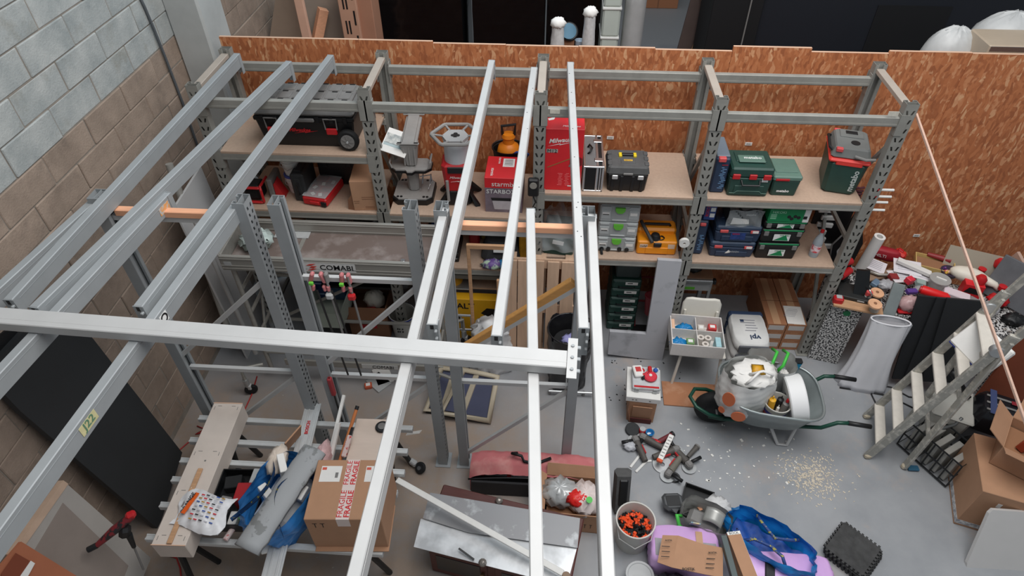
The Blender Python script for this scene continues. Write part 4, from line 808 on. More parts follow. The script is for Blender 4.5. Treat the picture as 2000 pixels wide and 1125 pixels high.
for (x, y, d, m, lab, n) in ((.16, .12, (.075, .07, .09), mat('small_red_box', (200, 60, 60), .5, 0, .2, 30), 'small red and white box in the back right of the bin', 'small_box'), (-.055, -.08, (.07, .07, .08), mat('small_green_box', (112, 150, 96), .6), 'small green box in the front of the bin', 'small_box'), (.06, .12, (.06, .07, .07), mat('white_box', (206, 200, 192), .6), 'small white box in the middle back of the bin', 'small_box'), (-.205, .10, (.03, .14, .1), mat('peach_card', (232, 190, 160), .7), 'peach card standing at the left edge of the bin', 'card'), (.19, -.09, (.05, .12, .11), mat('light_blue_cloth', (166, 206, 214), .8, 0, .1, 20), 'pale blue folded cloth in the front right of the bin', 'cloth')):
    o = MB().box((0, 0, d[2]/2), d, .004).build(n, m, None, False, bp_(x, y, .009), (0, 0, -.06)); tag(o, lab, n.split('_')[-1])
    if n == 'small_box': MB().box((0, 0, d[2]+.001), (d[0]*.6, d[1]*.5, .002)).build('print', WHITEP, o)
for i, (x, y) in enumerate(((.035, -.05), (.10, -.05), (.07, -.13))):
    o = MB().lathe([(.014, 0), (.032, 0), (.032, .11), (.014, .11), (.014, 0)], 20).build('paper_roll', mat('paper_roll', (214, 206, 198), .9), None, 40, bp_(x, y, .009)); tag(o, ['paper roll nearest the divider in the front of the bin', 'paper roll right of another in the front of the bin', 'paper roll nearest the front wall of the bin'][i], 'roll', 'paper rolls in the bin')
pts = [at(*p, .013) for p in ((1292, 744), (1408, 752), (1408, 799), (1297, 790))]; tag(slab('plywood_sheet', pts, .012, mat('brown_hardboard', (172, 118, 84), .7, 0, .06, 5, col2=(194, 150, 120), lo=.5, hi=.75)), 'brown hardboard sheet lying on the floor before the white chair', 'board')
# folding bench unit under the last bay
t = thing('saw_table', 'small plywood saw table with aluminium rail under the last bay', 'table', (1.60, .36, -.05)); MB().box((0, 0, .80), (.42, .34, .03), .004).build('top', mat('plywood_top', (176, 136, 108), .65, 0, .1, 5), t); MB().box((0, -.185, .795), (.40, .035, .04), .006).build('rail', ALU, t)
for s in (-1, 1): MB().box((s*.215, -.18, .795), (.03, .05, .05), .006).build('end_cap', DARK, t); MB().box((s*.20, .14, .42), (.04, .04, .74), .004).build('leg', ALU, t); MB().box((s*.20, -.14, .42), (.03, .03, .74), .004).build('leg', ALU, t)
t2 = thing('drawer_unit', 'pale grey drawer box full of papers under the saw table', 'drawer', (1.60, .36, .60)); b = MB(); b.box((0, 0, .01), (.38, .32, .02)); b.box((0, -.155, .045), (.38, .012, .09)); b.box((-.185, 0, .045), (.012, .32, .09)); b.box((.185, 0, .045), (.012, .32, .09)); b.build('tray', LGREYP, t2); MB().box((0, -.163, .03), (.1, .006, .03)).build('pull', LIME, t2)
for i in range(4): MB().box((random.uniform(-.08, .08), random.uniform(-.08, .04), .03+.008*i), (.2, .14, .004), 0, (.03*i, .05, random.uniform(-.5, .5))).build('paper', PAPER if i % 2 else DARK, t2)
tag(MB().box((-.03, .12, .8475), (.24, .08, .06), .004).build('small_box', mat('box_white', (214, 212, 208), .7), None, False, (1.60, .36, -.05)), 'flat white box at the back of the saw table', 'box')
b = MB(); crumple(b, (0, 0, .03), .07, .05, .03, 9, 2.2, .35); tag(b.build('gloves', DARK, None, True, (1.63, .30, .7665)), 'black work gloves lying on the saw table', 'gloves')
# cartons and cement bags
CART = mat('carton_brown', (160, 110, 78), .85, 0, .05, 5); TAPE = mat('brown_tape', (190, 150, 116), .35)
for ix in range(2):
    for iy in range(2):
        for iz in range(3):
            if iy == 1 and iz < 2 and ix == 1: continue
            t, w = place('cardboard_box', f"brown taped carton, {['bottom','middle','top'][iz]} of the {['left','right'][ix]} {['front','back'][iy]} pile under the last bay", 'box', 2.385+.192*ix, 2.57+.192*ix, .02+.34*iy, .121*iz, .33, 0, 'brown taped cartons'); b = MB(); b.box((0, 0, .06), (.185, .33, .118), .002); b.build('carton', CART, t); MB().box((0, 0, .1198), (.07, .33, .001)).build('tape', TAPE, t); MB().box((0, -.1655, .07), (.15, .001, .06)).build('label', mat('carton_label', (190, 184, 180), .7), t)
tag(MB().box((0, 0, .002), (.17, .25, .003)).build('paper_sheet', PAPER, None, False, (2.665, .15, .3645), (0, 0, -.05)), 'white printed sheet lying on the brown cartons', 'paper'); b = MB()
for i in range(6): b.box((-.01*i+.0, .08-.02*i, .0042), (.11-.02*(i == 0), .004, .0006))
b.build('print', mat('print_grey', (140, 140, 150), .7), bpy.data.objects['paper_sheet'])
BAGP = mat('cement_paper', (222, 222, 220), .8, 0, .04, 14, .05); NAVYP = mat('navy_print', (44, 62, 92), .7)
for i in range(3):
    t = thing('cement_bag', f"white paper cement bag with navy end, {['bottom','middle','top'][i]} of the stack", 'bag', (2.19, -.06, .1255*i+.001), -.06+.03*i, 'stacked cement bags'); b = MB(); sack(b, .175, .235, .125, lambda q: .90+.10*math.sin(PI*q), .02, 36, 8, 4.5, i*1.3); b.build('bag', BAGP, t, True)
    MB().box((0, .20, .066), (.335, .075, .13), .02).build('navy_end', NAVYP, t)
    MB().box((0, -.236, .07), (.28, .02, .09), .006).build('stripe', mat('grey_print', (96, 98, 104), .7), t)
    if i == 2:
        text('vpi', .09, NAVYP, t, (.03, -.12, .1305), (0, 0, PI), width=.10, bold=.02); text('MORTIER', .03, WHITEP, t, (0, -.243, .05), FR, width=.2); b = MB()
        for k in range(5): b.box((.0+random.uniform(-.02, .02), -.04+.035*k, .129), (random.uniform(.09, .15), .006, .001))
        b.build('print', mat('print_grey', (140, 140, 150), .7), t); MB().box((-.06, .09, .129), (.035, .03, .001)).build('emblem', NAVYP, t)
# ------------------------------------------------------------------ small box with a stack on it, tool heap
t = thing('cardboard_box', 'brown carton with torn open front standing alone on the floor', 'box', (1.12, -.80, 0.0005), -.08); open_box(t, .24, .30, .28, .005, CARD); MB().box((.0, -.16, .14), (.17, .006, .2), 0, (.12, 0, 0)).build('flap', CARD, t); MB().box((.0, -.168, .035), (.20, .012, .06), .002).build('dark_patch', mat('dark_red_brown_card', (84, 38, 34), .8), t); MB().box((0, 0, .14), (.22, .27, .25)).build('inside', DARK, t); MB().hull([(-.12, -.15, .27), (-.13, -.22, .24), (-.09, -.2, .03), (-.12, -.15, .02), (-.121, -.15, .15)]).build('flap', CARDD, t)  # dark red-brown patch low on the front, black block as the inside
t = thing('flat_box', 'shallow white box on top of the torn brown carton', 'box', (1.115, -.78, .2815), -.08); MB().box((0, 0, .032), (.30, .35, .062), .003).build('box', WHITE, t); b = MB()
for x in (-.09, -.06, .06): b.box((x, -.1755, .03), (.015, .001, .012))
b.build('print', GREYP, t)
for i in range(2):
    t = thing('parts_organizer', ['clear organiser lying on the white box, lower one', 'clear organiser under red tools, upper one'][i], 'organiser', (1.13, -.765, .345+.032*i), -.06+.02*i, 'clear organisers on the white box'); MB().box((0, 0, .015), (.245, .25, .03), .006).build('case', mat('grey_clear', (196, 198, 200), .25, 0, .1, 30), t); b = MB()
    for s in (-1, 1): b.box((s*.08, -.128, .015), (.04, .01, .022), .003)
    b.build('latch', LGREYP, t); MB().box((0, -.11, .031), (.22, .02, .002)).build('strip', RED, t)
tz = .41
t = thing('guard_disc', 'round red grinder guard on the clear organisers', 'tool', (1.165, -.77, tz)); MB().cyl((0, 0, .018), .06, .03, 24, (.0, 0, 0), .01).build('disc', mat('pinkish_red', (214, 52, 70), .45), t, 30); MB().cyl((0, 0, .035), .014, .008, 12).build('hub', WHITE, t); MB().box((0, .07, .025), (.035, .07, .045), .01).build('handle', RED, t)
t = thing('box_of_screws', 'crumpled white packet on the clear organisers', 'packet', (1.06, -.72, tz)); b = MB(); b.box((0, 0, .02), (.09, .12, .035), .008, (0.1, .1, .2)); b.build('packet', PAPER, t); MB().box((0, 0.01, .0395), (.05, .05, .004), 0, (.1, .1, .2)).build('print', mat('small_red_box', (200, 60, 60)), t)
for i, (x, y, m, lab) in enumerate(((1.10, -.70, RED, 'small red knob behind the red guard disc'), (1.105, -.755, RED, 'small red knob beside the white packet'), (1.22, -.69, mat('blue_knob', (40, 90, 170), .5), 'blue knob behind the red guard disc'))):
    tag(MB().lathe([(0, 0), (.018, 0), (.022, .015), (.012, .03), (0, .034)], 14).build('knob', m, None, 40, (x, y, tz)), lab, 'knob')
b = MB(); b.tube([(0, 0, .015), (.05, .05, .02), (.08, .09, .02)], .014, 8); tag(b.build('screwdriver_handle', DARK, None, True, (1.09, -.80, tz)), 'black handle lying across the organisers', 'tool')
t = thing('sanding_pad', 'round black pad lying beside the torn carton', 'pad', (1.035, -1.06, .0005)); MB().cyl((0, 0, .02), .065, .03, 24, (.25, 0, 0), .006).build('pad', mat('charcoal_rubber', (46, 48, 50), .8), t, 30)
t = thing('jar', 'small red jar with white label near the black pad', 'jar', (1.12, -1.08, .0005)); MB().cyl((0, 0, .03), .03, .06, 16, (0, 0, 0), .004).build('body', RED, t, 30); MB().cyl((0, 0, .064), .026, .01, 14).build('lid', LGREYP, t, 30); MB().box((0.05, 0, .01), (.07, .04, .006), 0, (0, 0, .5)).build('label', PAPER, t)
def grinder(lab, x, y, rz, m, L=.26, disc=True):
    t = thing('angle_grinder', lab, 'grinder', (x, y, .0), rz); t['kind'] = 'thing'; b = MB(); b.tube([(-L*.5, 0, .04), (-L*.1, 0, .042), (L*.25, 0, .045)], [.024, .03, .033], 10); b.build('body', m, t, 40); MB().box((L*.36, 0, .045), (.07, .06, .06), .014).build('gear_head', GREYP, t); MB().tube([(L*.33, .03, .05), (L*.35, .13, .055)], .016, 10).build('side_handle', DARK, t, True); MB().box((-.02, -.03, .045), (.09, .012, .03), .004).build('switch_grip', RED, t)
    if disc: MB().cyl((L*.40, 0, .014), .062, .006, 24).build('disc', ALU, t)
    return t
DGT = mat('dusty_tool_grey', (84, 80, 76), .6, 0, .15, 20)
for a in (('grinder with grey body at the left of the tool heap', 1.08, -1.27, 1.9, DGT), ('grinder lying behind the level in the tool heap', 1.20, -1.20, 2.6, DGT), ('grinder with red grip lying under the white level', 1.31, -1.30, .4, DGT), ('grinder at the right of the tool heap', 1.44, -1.33, -1.0, DGT), ('short grinder with bright disc at the front of the tool heap', 1.36, -1.43, -2.2, mat('worn_olive_grey', (112, 108, 98), .6, 0, .1, 20))): grinder(*a)
t = thing('side_handle', 'black and red auxiliary handle behind the white level', 'handle', (1.31, -1.15, .0), .6); MB().tube([(-.08, 0, .03), (.08, 0, .035)], [.026, .022], 12).build('grip', mat('maroon_grip', (108, 40, 46), .6), t, 40); MB().cyl((-.09, 0, .03), .04, .02, 16, (0, PI/2, 0)).build('flange', RED, t); MB().cyl((.09, 0, .035), .028, .02, 14, (0, PI/2, 0)).build('end', DARK, t)
p, q = at(1289, 898, .09), at(1312, 850, .09); t = thing('spirit_level', 'white marked stick with orange end on top of the tool heap', 'rule', (p+q)/2, math.atan2(q.y-p.y, q.x-p.x)); L = (q-p).length; MB().box((0, 0, 0), (L, .045, .02), .004).build('body', PAPER, t); b = MB()
for i in range(7): b.box((-L/2+.04+i*.035, 0, .0105), (.008, .03, .001))
b.build('marks', GREYP, t); MB().box((-L/2-.01, 0, 0), (.03, .05, .03), .005).build('end', mat('orange_end', (220, 90, 50), .5), t)
t = thing('side_handle', 'grey ribbed auxiliary handle at the right edge of the tool heap', 'handle', (1.54, -1.27, .0), .85); MB().tube([(-.07, 0, .025), (.07, 0, .03)], [.018, .024], 12).build('grip', DGT, t, 40); MB().cyl((.075, 0, .03), .027, .016, 14, (0, PI/2, 0)).build('end', GREYP, t)
for u, v, r, lab in ((1240, 902, .95, 'white plastic fork clip left of another on the floor'), (1252, 912, .85, 'white plastic fork clip lying nearest the camera')):
    p = at(u, v, 0); t = thing('fork_clip', lab, 'clip', (p.x, p.y, .001), r, 'white fork clips'); b = MB(); b.box((0, 0, .006), (.15, .022, .012), .003); b.build('shaft', WHITE, t)
    for s in (-1, 1): MB().bar((.07, 0, .006), (.11, s*.03, .006), .018, .012, .003).build('prong', WHITE, t)
tag(MB().lathe([(0, .002), (.025, 0), (.038, .05), (.04, .05), (.033, .05), (.022, .006), (0, .006)], 18).build('cup', BGL, None, 40, (1.185, -1.10, .0005)), 'bright blue plastic cup behind the tool heap', 'cup')
b = MB(); crumple(b, (0, 0, .03), .06, .05, .03, 9, 4.4, .4); tag(b.build('plastic_bag', mat('bag_film', (206, 208, 214), .3, alpha=.75), None, True, (1.00, -1.24, .0005)), 'small crumpled clear bag at the left of the tool heap', 'bag')
for x, y, r, lab in ((1.27, -1.40, .085, 'grey cutting disc with centre hole leaning under the level'), (1.36, -1.52, .05, 'small ring guard lying at the front of the tool heap')):
    o = MB().lathe([(.02 if r > .06 else .036, 0), (r, 0), (r, .006), (.02 if r > .06 else .036, .006), (.02 if r > .06 else .036, 0)], 28).build('cutting_disc', ALU if r > .06 else DARK, None, False, (x, y, .008), (.08, .05, 0)); tag(o, lab, 'disc')
# chips and dust on the floor
WCH = mat('wood_chip', (212, 200, 180), .85, 0, .1, 30); PCH = mat('plaster_chip', (226, 224, 218), .9)
b = MB()
for i in range(520):
    a = random.gauss(0, 1); c2 = random.gauss(0, 1); s = random.uniform(.004, .013); b.box((2.53+.13*a, -1.43+.11*c2, .002), (s*1.8, s*.7, .003), 0, (random.uniform(-.3, .3), 0, random.uniform(0, 3)))
o = b.build('wood_chips', WCH); tag(o, 'scatter of pale wood chips on the floor beyond the wheelbarrow', 'wood chips', None, 'stuff')
b = MB()
for i in range(90):
    p = at(random.uniform(1330, 1560), random.uniform(800, 960)); s = random.uniform(.004, .014)*(1 if random.random() < .8 else 1.6); b.box((p.x, p.y, .003), (s*1.5, s, .005), .001, (0, 0, random.uniform(0, 3)))
for i in range(40):
    p = at(random.uniform(1190, 1330), random.uniform(700, 790)); s = random.uniform(.005, .012); b.box((p.x, p.y, .002), (s*1.5, s, .003), 0, (0, 0, random.uniform(0, 3)))
o = b.build('plaster_chips', [PCH, DARK]); tag(o, 'white plaster chips strewn over the grey floor', 'plaster chips', None, 'stuff')
for i, pl in enumerate(o.data.polygons):
    if o.data.vertices[pl.vertices[0]].co.y > -.8: pl.material_index = 1
# ------------------------------------------------------------------ wheelbarrow and its load
GRN = mat('green_paint', (24, 70, 56), .4, .1, .06, 8); ZINC = mat('zinc_tray', (160, 168, 168), .38, .6, .1, 8)
WB = Vector((2.16, -.92, 0)); t = thing('wheelbarrow', 'grey wheelbarrow with green handles and black tyre loaded with bags', 'wheelbarrow', WB, -.06)
def wb(t_, a, k=1.0):
    """superellipse ring of the tray"""
    return Vector((.43*t_*math.copysign(abs(math.cos(a))**.62, math.cos(a)), .295*t_*math.copysign(abs(math.sin(a))**.62, math.sin(a))*(1+.12*math.cos(a)), 0))
b = MB(); n = 40; rings = []
for (s, z, dx) in ((.55, .225, .03), (.70, .235, .03), (.88, .42, .01), (1.0, .52, 0), (1.02, .53, 0), (1.0, .515, 0), (.86, .41, .01), (.69, .247, .03), (.54, .237, .03)):
    rings.append([b.bm.verts.new(wb(s, 2*PI*k/n)+Vector((dx, 0, z+.05*math.cos(2*PI*k/n)*-1*(z > .4)))) for k in range(n)])
for A, B in zip(rings, rings[1:]):
    for k in range(n): b.bm.faces.new((A[k], A[(k+1) % n], B[(k+1) % n], B[k]))
b.bm.faces.new(rings[0]); b.bm.faces.new(rings[-1]); b.build('tray', ZINC, t, True); MB().tube([wb(1.02, 2*PI*k/40)+Vector((0, 0, .53-.05*math.cos(2*PI*k/40))) for k in range(40)], .012, 8, True).build('rim', ZINC, t, True)
b = MB()
for s in (-1, 1): b.tube([(-.46, s*.09, .17), (-.36, s*.12, .19), (-.1, s*.12, .20), (.22, s*.14, .21), (.42, s*.24, .36), (.52, s*.25, .46), (.62, s*.25, .47)], .017, 10)
b.tube([(-.35, -.13, .22), (-.48, -.14, .26), (-.59, -.10, .30), (-.64, 0, .31), (-.59, .10, .30), (-.48, .14, .26), (-.35, .13, .22)], .017, 10); b.build('frame', GRN, t, True)
for s in (-1, 1):
    MB().tube([(.60, s*.25, .47), (.79, s*.25, .45)], .02, 10).build('grip', DARK, t, True); MB().tube([(.05, s*.12, .21), (.16, s*.2, .012), (.24, s*.2, .012), (.28, s*.14, .22)], .015, 8).build('leg', STEELW, t)
o = MB().lathe([(.10, -.045), (.15, -.05), (.185, -.035), (.195, 0), (.185, .035), (.15, .05), (.10, .045)], 32, (-.39, 0, .195), (PI/2, 0, 0)).build('tyre', RUBBER, t, True); MB().lathe([(0, -.03), (.10, -.03), (.105, 0), (.10, .03), (0, .03)], 20, (-.39, 0, .195), (PI/2, 0, 0)).build('rim', DARK, o, 40); MB().tube([(-.39, -.1, .195), (-.39, .1, .195)], .01, 8).build('axle', STEEL, o)
# load
t = thing('film_roll', 'thick white foam roll lying on edge in the wheelbarrow', 'roll', WB+Vector((.20, -.07, .285)), -.15); b = MB(); b.lathe([(.06, -.07), (.20, -.07), (.21, -.06), (.21, .06), (.20, .07), (.06, .07), (.06, -.07)], 40, (0, 0, .20), (0, PI/2-.25, .15)); b.build('roll', mat('white_foam', (236, 236, 236), .7), t, 30)
MB().cyl((-.0, 0, .2), .05, .13, 16, (0, PI/2-.25, .15)).build('core', CARDD, t)
t = thing('bucket', 'white bucket with red and blue band standing in the wheelbarrow', 'bucket', WB+Vector((.03, -.15, .37)), .1); MB().lathe([(0, .002), (.085, 0), (.108, .15), (.112, .15), (.112, .162), (.104, .162), (.100, .15), (.08, .012), (0, .012)], 28).build('body', MILKY, t, 40); MB().lathe([(.0875, .012), (.0965, .066)], 28).build('red_band', mat('band_red', (188, 60, 62), .5), t, True); MB().lathe([(.0968, .068), (.103, .106)], 28).build('blue_band', mat('band_blue', (70, 66, 150), .5), t, True)
for i, (x, y, L, m, r, lab) in enumerate(((-.04, .0, .22, mat('yellow_tube', (236, 176, 40), .5), .028, 'yellow sealant tube standing in the wheelbarrow bucket'), (.02, .03, .20, DARK, .026, 'black sealant tube standing in the wheelbarrow bucket'), (.055, -.01, .18, GREYP, .03, 'grey tube with red cap standing in the wheelbarrow bucket'), (.0, -.045, .15, PAPER, .012, 'thin white nozzle standing in the wheelbarrow bucket'))):
    o = MB().lathe([(0, 0), (r, 0), (r, L*.8), (r*.3, L*.86), (r*.2, L), (0, L)], 14).build('sealant_tube', m, None, 40, t.location+Vector((x, y, .015)), (.15*y*10, .2*(x*8), 0)); tag(o, lab, 'tube')
    if i == 2: MB().cyl((0, 0, L), .014, .03, 10).build('cap', RED, o)
SHOP = mat('shopping_bag', (226, 226, 222), .45, 0, .06, 9, .1)
t = thing('shopping_bag', 'big pale shopping bag with orange fruit prints bulging over the wheelbarrow', 'bag', WB+Vector((-.23, -.04, .36)), .35); b = MB(); sack(b, .22, .18, .42, lambda q: .92+.14*math.sin(PI*min(1, q*1.1)*.8)-.04*q, .07, 36, 16, 2.6, 1.0, False); b.build('bag', SHOP, t, True)
OPR = mat('orange_print', (196, 120, 70), .55, 0, .2, 24, col2=(190, 84, 62), lo=.42, hi=.58)
for (a, z, rx, rz) in ((-2.62, .27, .055, .07), (-2.15, .10, .06, .05), (-2.75, .10, .03, .03)):
    b = MB(); q = (abs(math.cos(a))**2.6+abs(math.sin(a))**2.6)**(-1/2.6); R = 1.17; b.cyl((0, 0, 0), 1, .004, 18); o = b.build('fruit_print', OPR, t, False, (.22*q*math.cos(a)*R, .18*q*math.sin(a)*R, z), (PI/2-.15, 0, a+PI/2)); o.scale = (rx, rz, 2)
b = MB(); crumple(b, (0, 0, 0), .19, .15, .05, 14, 3.3, .2); o = b.build('stuffing', PAPER, t, True, (0.02, -.02, .41)); b = MB(); b.hull([(-.06, -.05, .04), (.05, -.07, .05), (.08, .02, .06), (-.02, .05, .07), (0, 0, .085), (-.02, -.03, .03)]); b.build('yellow_packet', mat('amber_print', (222, 164, 40), .5, 0, .2, 20), o, True)
for s in (-1, 1): MB().tube([(s*.12, -.10, .40), (s*.10, -.13, .49), (s*.02, -.10, .53), (-s*.06, -.05, .46)], .012, 6).build('strap', PAPER, t, True)
t = thing('shopping_bag', 'grey shopping bag with green handles open behind the printed bag', 'bag', WB+Vector((.02, .18, .34)), -.1); b = MB(); sack(b, .19, .13, .34, lambda q: .8+.25*q, .06, 32, 12, 4, 2.0, False); b.build('bag', mat('grey_bag', (176, 178, 176), .5, 0, .06, 9, .1), t, True); MB().box((0, 0, .10), (.26, .17, .2), .02).build('stuffing', CARDD, t)
for x in (-.07, .02): MB().tube([(x, -.11, .32), (x+.03, -.12, .42), (x+.07, -.02, .47), (x+.06, .08, .40)], .014, 6).build('handle', mat('bright_green', (70, 190, 70), .5), t, True)
for (x, y, r, m, lab, cat) in ((.08, -.02, .05, CHROME, 'round tin lid in the grey bag', 'tin'), (.0, -.03, .035, RED, 'small red box in the grey bag', 'box'), (.10, -.06, .04, PAPER, 'crumpled white paper in the grey bag', 'paper')):
    b = MB()
    if cat == 'tin': b.cyl((0, 0, .03), r, .06, 18, (.3, .2, 0), .006)
    elif cat == 'box': b.box((0, 0, .03), (.10, .05, .05), .004, (.2, .1, .3))
    else: crumple(b, (0, 0, .03), r, r, .035, 8, 5.5, .5)
    tag(b.build({'tin': 'tin', 'box': 'small_box', 'paper': 'paper_wad'}[cat], m, None, 40, WB+Vector((.02+x, .18+y, .55))), lab, cat)
b = MB(); b.box((0, 0, 0), (.07, .05, .11), .012, (0, .15, 0)); tag(b.build('blue_pouch', mat('cyan_cloth', (34, 140, 180), .7), None, False, WB+Vector((.27, .25, .555))), 'bright blue and black pouch at the rear rim of the wheelbarrow', 'pouch'); MB().box((0, 0, .055), (.075, .055, .03), .008).build('flap', DARK, bpy.data.objects['blue_pouch'])
# ------------------------------------------------------------------ floor things nearest the camera, right of the beams
t = thing('bucket', 'milky bucket full of orange and black tile clips on the floor', 'bucket', (.955, -2.09, .0005)); MB().lathe([(0, .003), (.125, 0), (.145, .30), (.152, .30), (.152, .315), (.142, .315), (.138, .30), (.120, .012), (0, .012)], 32).build('body', MILKY, t, 40); MB().tube([(-.148, 0, .29), (-.12, -.10, .20), (0, -.155, .16), (.12, -.10, .20), (.148, 0, .29)], .004, 6).build('handle', WHITE, t, True)
OC = mat('orange_clip', (236, 84, 36), .45); b1 = MB(); b1.box((0, 0, 0), (.042, .025, .014), .002); b1.box((.006, 0, .014), (.014, .022, .024), .002); mo = b1.mesh('tile_clip', OC); b1 = MB(); b1.box((0, 0, 0), (.034, .022, .012), .002); b1.box((0, 0, .01), (.02, .01, .016), .002); mk = b1.mesh('tile_clip', DARK)
for i in range(150):
    a, r = random.uniform(0, 2*PI), .118*math.sqrt(random.random()); ob = link('tile_clip', mo if i % 5 < 2 else mk, None, (.955+r*math.cos(a), -2.09+r*math.sin(a), .215+.03*(1-r/.12)+random.uniform(-.02, .012)), (random.uniform(-1.5, 1.5), random.uniform(-1.5, 1.5), random.uniform(0, 6)))
    tag(ob, 'orange plastic tile clip in the milky bucket' if i % 5 < 2 else 'black plastic tile clip in the milky bucket', 'clip', 'orange tile clips' if i % 5 < 2 else 'black tile clips'); ob['kind'] = 'thing'
MB().cyl((0, 0, .10), .12, .19, 24).build('clip_fill', mat('dark_clip_fill', (46, 40, 38), .7, 0, .3, 40), t)
t = thing('food_tub', 'clear round tub with lid beside the milky clip bucket', 'tub', (.985, -2.42, .0005)); MB().lathe([(0, .001), (.09, 0), (.10, .11), (.098, .11), (.088, .004), (0, .004)], 28).build('body', mat('tub_plastic', (206, 210, 210), .2, alpha=.45), t, 40); MB().lathe([(0, .112), (.085, .112), (.09, .118), (.105, .118), (.105, .105)], 28).build('lid', mat('tub_lid', (214, 216, 216), .25, alpha=.6), t, 40); MB().box((0, 0, .02), (.07, .08, .03), .006).build('content', GREYP, t)
t = thing('food_tub', 'small tub of grey screws behind the milky clip bucket', 'tub', (.995, -1.87, .0005)); MB().lathe([(0, .001), (.06, 0), (.072, .08), (.076, .08), (.070, .08), (.058, .004), (0, .004)], 24).build('body', MILKY, t, 40); b = MB()
for i in range(60): a, r = random.uniform(0, 2*PI), .055*math.sqrt(random.random()); b.bar((r*math.cos(a), r*math.sin(a), .05+random.uniform(0, .02)), (r*math.cos(a)+random.uniform(-.02, .02), r*math.sin(a)+random.uniform(-.02, .02), .055+random.uniform(0, .02)), .005, .005)
o = b.build('screws', STEEL, t); o['kind'] = 'stuff'; MB().cyl((0, 0, .028), .057, .05, 18).build('screw_fill', DARK, t)
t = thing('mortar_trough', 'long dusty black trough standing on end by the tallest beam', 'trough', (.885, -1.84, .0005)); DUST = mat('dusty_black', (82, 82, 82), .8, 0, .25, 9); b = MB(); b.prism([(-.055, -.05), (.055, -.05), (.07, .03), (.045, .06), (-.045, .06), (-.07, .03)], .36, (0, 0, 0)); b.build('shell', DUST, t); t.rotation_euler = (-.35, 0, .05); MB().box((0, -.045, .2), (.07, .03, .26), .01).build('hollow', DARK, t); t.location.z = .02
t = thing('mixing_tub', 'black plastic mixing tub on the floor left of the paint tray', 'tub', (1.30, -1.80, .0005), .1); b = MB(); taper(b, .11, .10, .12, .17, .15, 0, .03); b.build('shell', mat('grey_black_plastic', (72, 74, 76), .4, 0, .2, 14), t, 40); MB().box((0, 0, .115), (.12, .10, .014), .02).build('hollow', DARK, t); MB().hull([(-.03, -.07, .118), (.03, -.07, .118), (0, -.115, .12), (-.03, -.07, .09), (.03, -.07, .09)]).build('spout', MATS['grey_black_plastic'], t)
t = thing('paint_tray', 'black paint tray with roller behind the grey trowel bag', 'tray', (1.50, -1.77, .0005), -.35); b = MB(); b.box((0, 0, .004), (.24, .30, .008)); [b.box((s*.116, 0, .03), (.008, .30, .06)) for s in (-1, 1)]; [b.box((0, s*.146, .03), (.24, .008, .06)) for s in (-1, 1)]; b.build('tray', DARK, t)
tag(MB().bar((0, 0, 0), (.05, -.13, .05), .03, .012, .004).build('brush_handle', WOODY, None, False, (1.47, -1.73, .05)), 'pale wooden brush handle lying in the paint tray', 'brush')
t = thing('rag', 'white crumpled sheet beside the paint tray with red box', 'sheet', (1.66, -1.80, .0)); b = MB(); crumple(b, (0, 0, .06), .11, .09, .06, 11, 6.1, .35); b.build('cloth', mat('pale_cloth', (206, 206, 206), .8), t, True); tag(MB().box((0, 0, .03), (.10, .06, .06), .004).build('small_box', mat('deep_red_box', (160, 26, 34), .5), None, False, (1.80, -1.87, .0005), (0, 0, -.2)), 'small dark red box beside the crumpled white sheet', 'box')
t = thing('shopping_bag', 'grey shopping bag with green handle holding trowels near paint tray', 'bag', (1.52, -1.97, .0005), -.45); b = MB(); sack(b, .19, .12, .24, lambda q: .9+.12*q, .07, 32, 10, 3.4, 4.0, False); b.build('bag', mat('silver_bag', (170, 170, 166), .4, 0, .08, 9, .1), t, True); MB().box((0, 0, .08), (.26, .15, .15), .03).build('stuffing', GREYP, t)
b = MB(); b.sheet(lambda u, v: (-.02+.15*u, -.04+.10*v, .20+.03*math.sin(PI*u)+.05*v), 10, 4, .006); b.build('trowel_blade', mat('brushed_steel', (176, 176, 172), .4, .5), t, True); MB().tube([(-.17, -.10, .22), (-.20, -.13, .26), (-.16, -.17, .20), (-.10, -.15, .12)], .016, 6).build('handle', MATS['bright_green'], t, True); MB().box((-.06, -.12, .22), (.075, .01, .17), .002, (.35, 0, .3)).build('blue_card', mat('teal_card', (70, 140, 176), .6, 0, .4, 22, col2=(220, 200, 150)), t)
LIL = mat('lilac_film', (216, 174, 228), .35, 0, .05, 7, .1)
def film_pack(lab, pts, h, seed, m=LIL):
    c = sum(pts, Vector())/len(pts); rz = math.atan2(pts[1].y-pts[0].y, pts[1].x-pts[0].x); w = ((pts[1]-pts[0]).length+(pts[2]-pts[3]).length)/2; d = ((pts[3]-pts[0]).length+(pts[2]-pts[1]).length)/2
    t = thing('insulation_pack', lab, 'pack', (c.x, c.y, .001), rz, 'lilac film packs'); b = MB(); sack(b, w/2, d/2, h, lambda q: .94+.06*math.sin(PI*q)-.05*(q > .95), .025, 44, 12, 6, seed); b.build('pack', m, t, True); return t, w, d
t, w, d = film_pack('lilac film wrapped pack beside the milky clip bucket', [at(1262, 1125, .0), at(1400, 1140, 0), at(1395, 1062, 0), at(1262, 1040, 0)], .22, 1.0); MB().box((0, -d*.1, .222), (w*.86, d*.4, .003)).build('window', mat('grey_window', (150, 148, 152), .4, 0, .1, 10), t); MB().box((w*.2, -d*.05, .2245), (.05, d*.8, .002)).build('tape', TAPE, t)
b = MB(); crumple(b, (0, 0, .10), .16, .10, .10, 12, 2.7, .3); tag(b.build('plastic_bag', mat('dark_film', (60, 62, 66), .25, 0, .2, 9), None, True, (1.22, -2.50, .0)), 'glossy dark plastic bag in front of the lilac pack', 'bag')
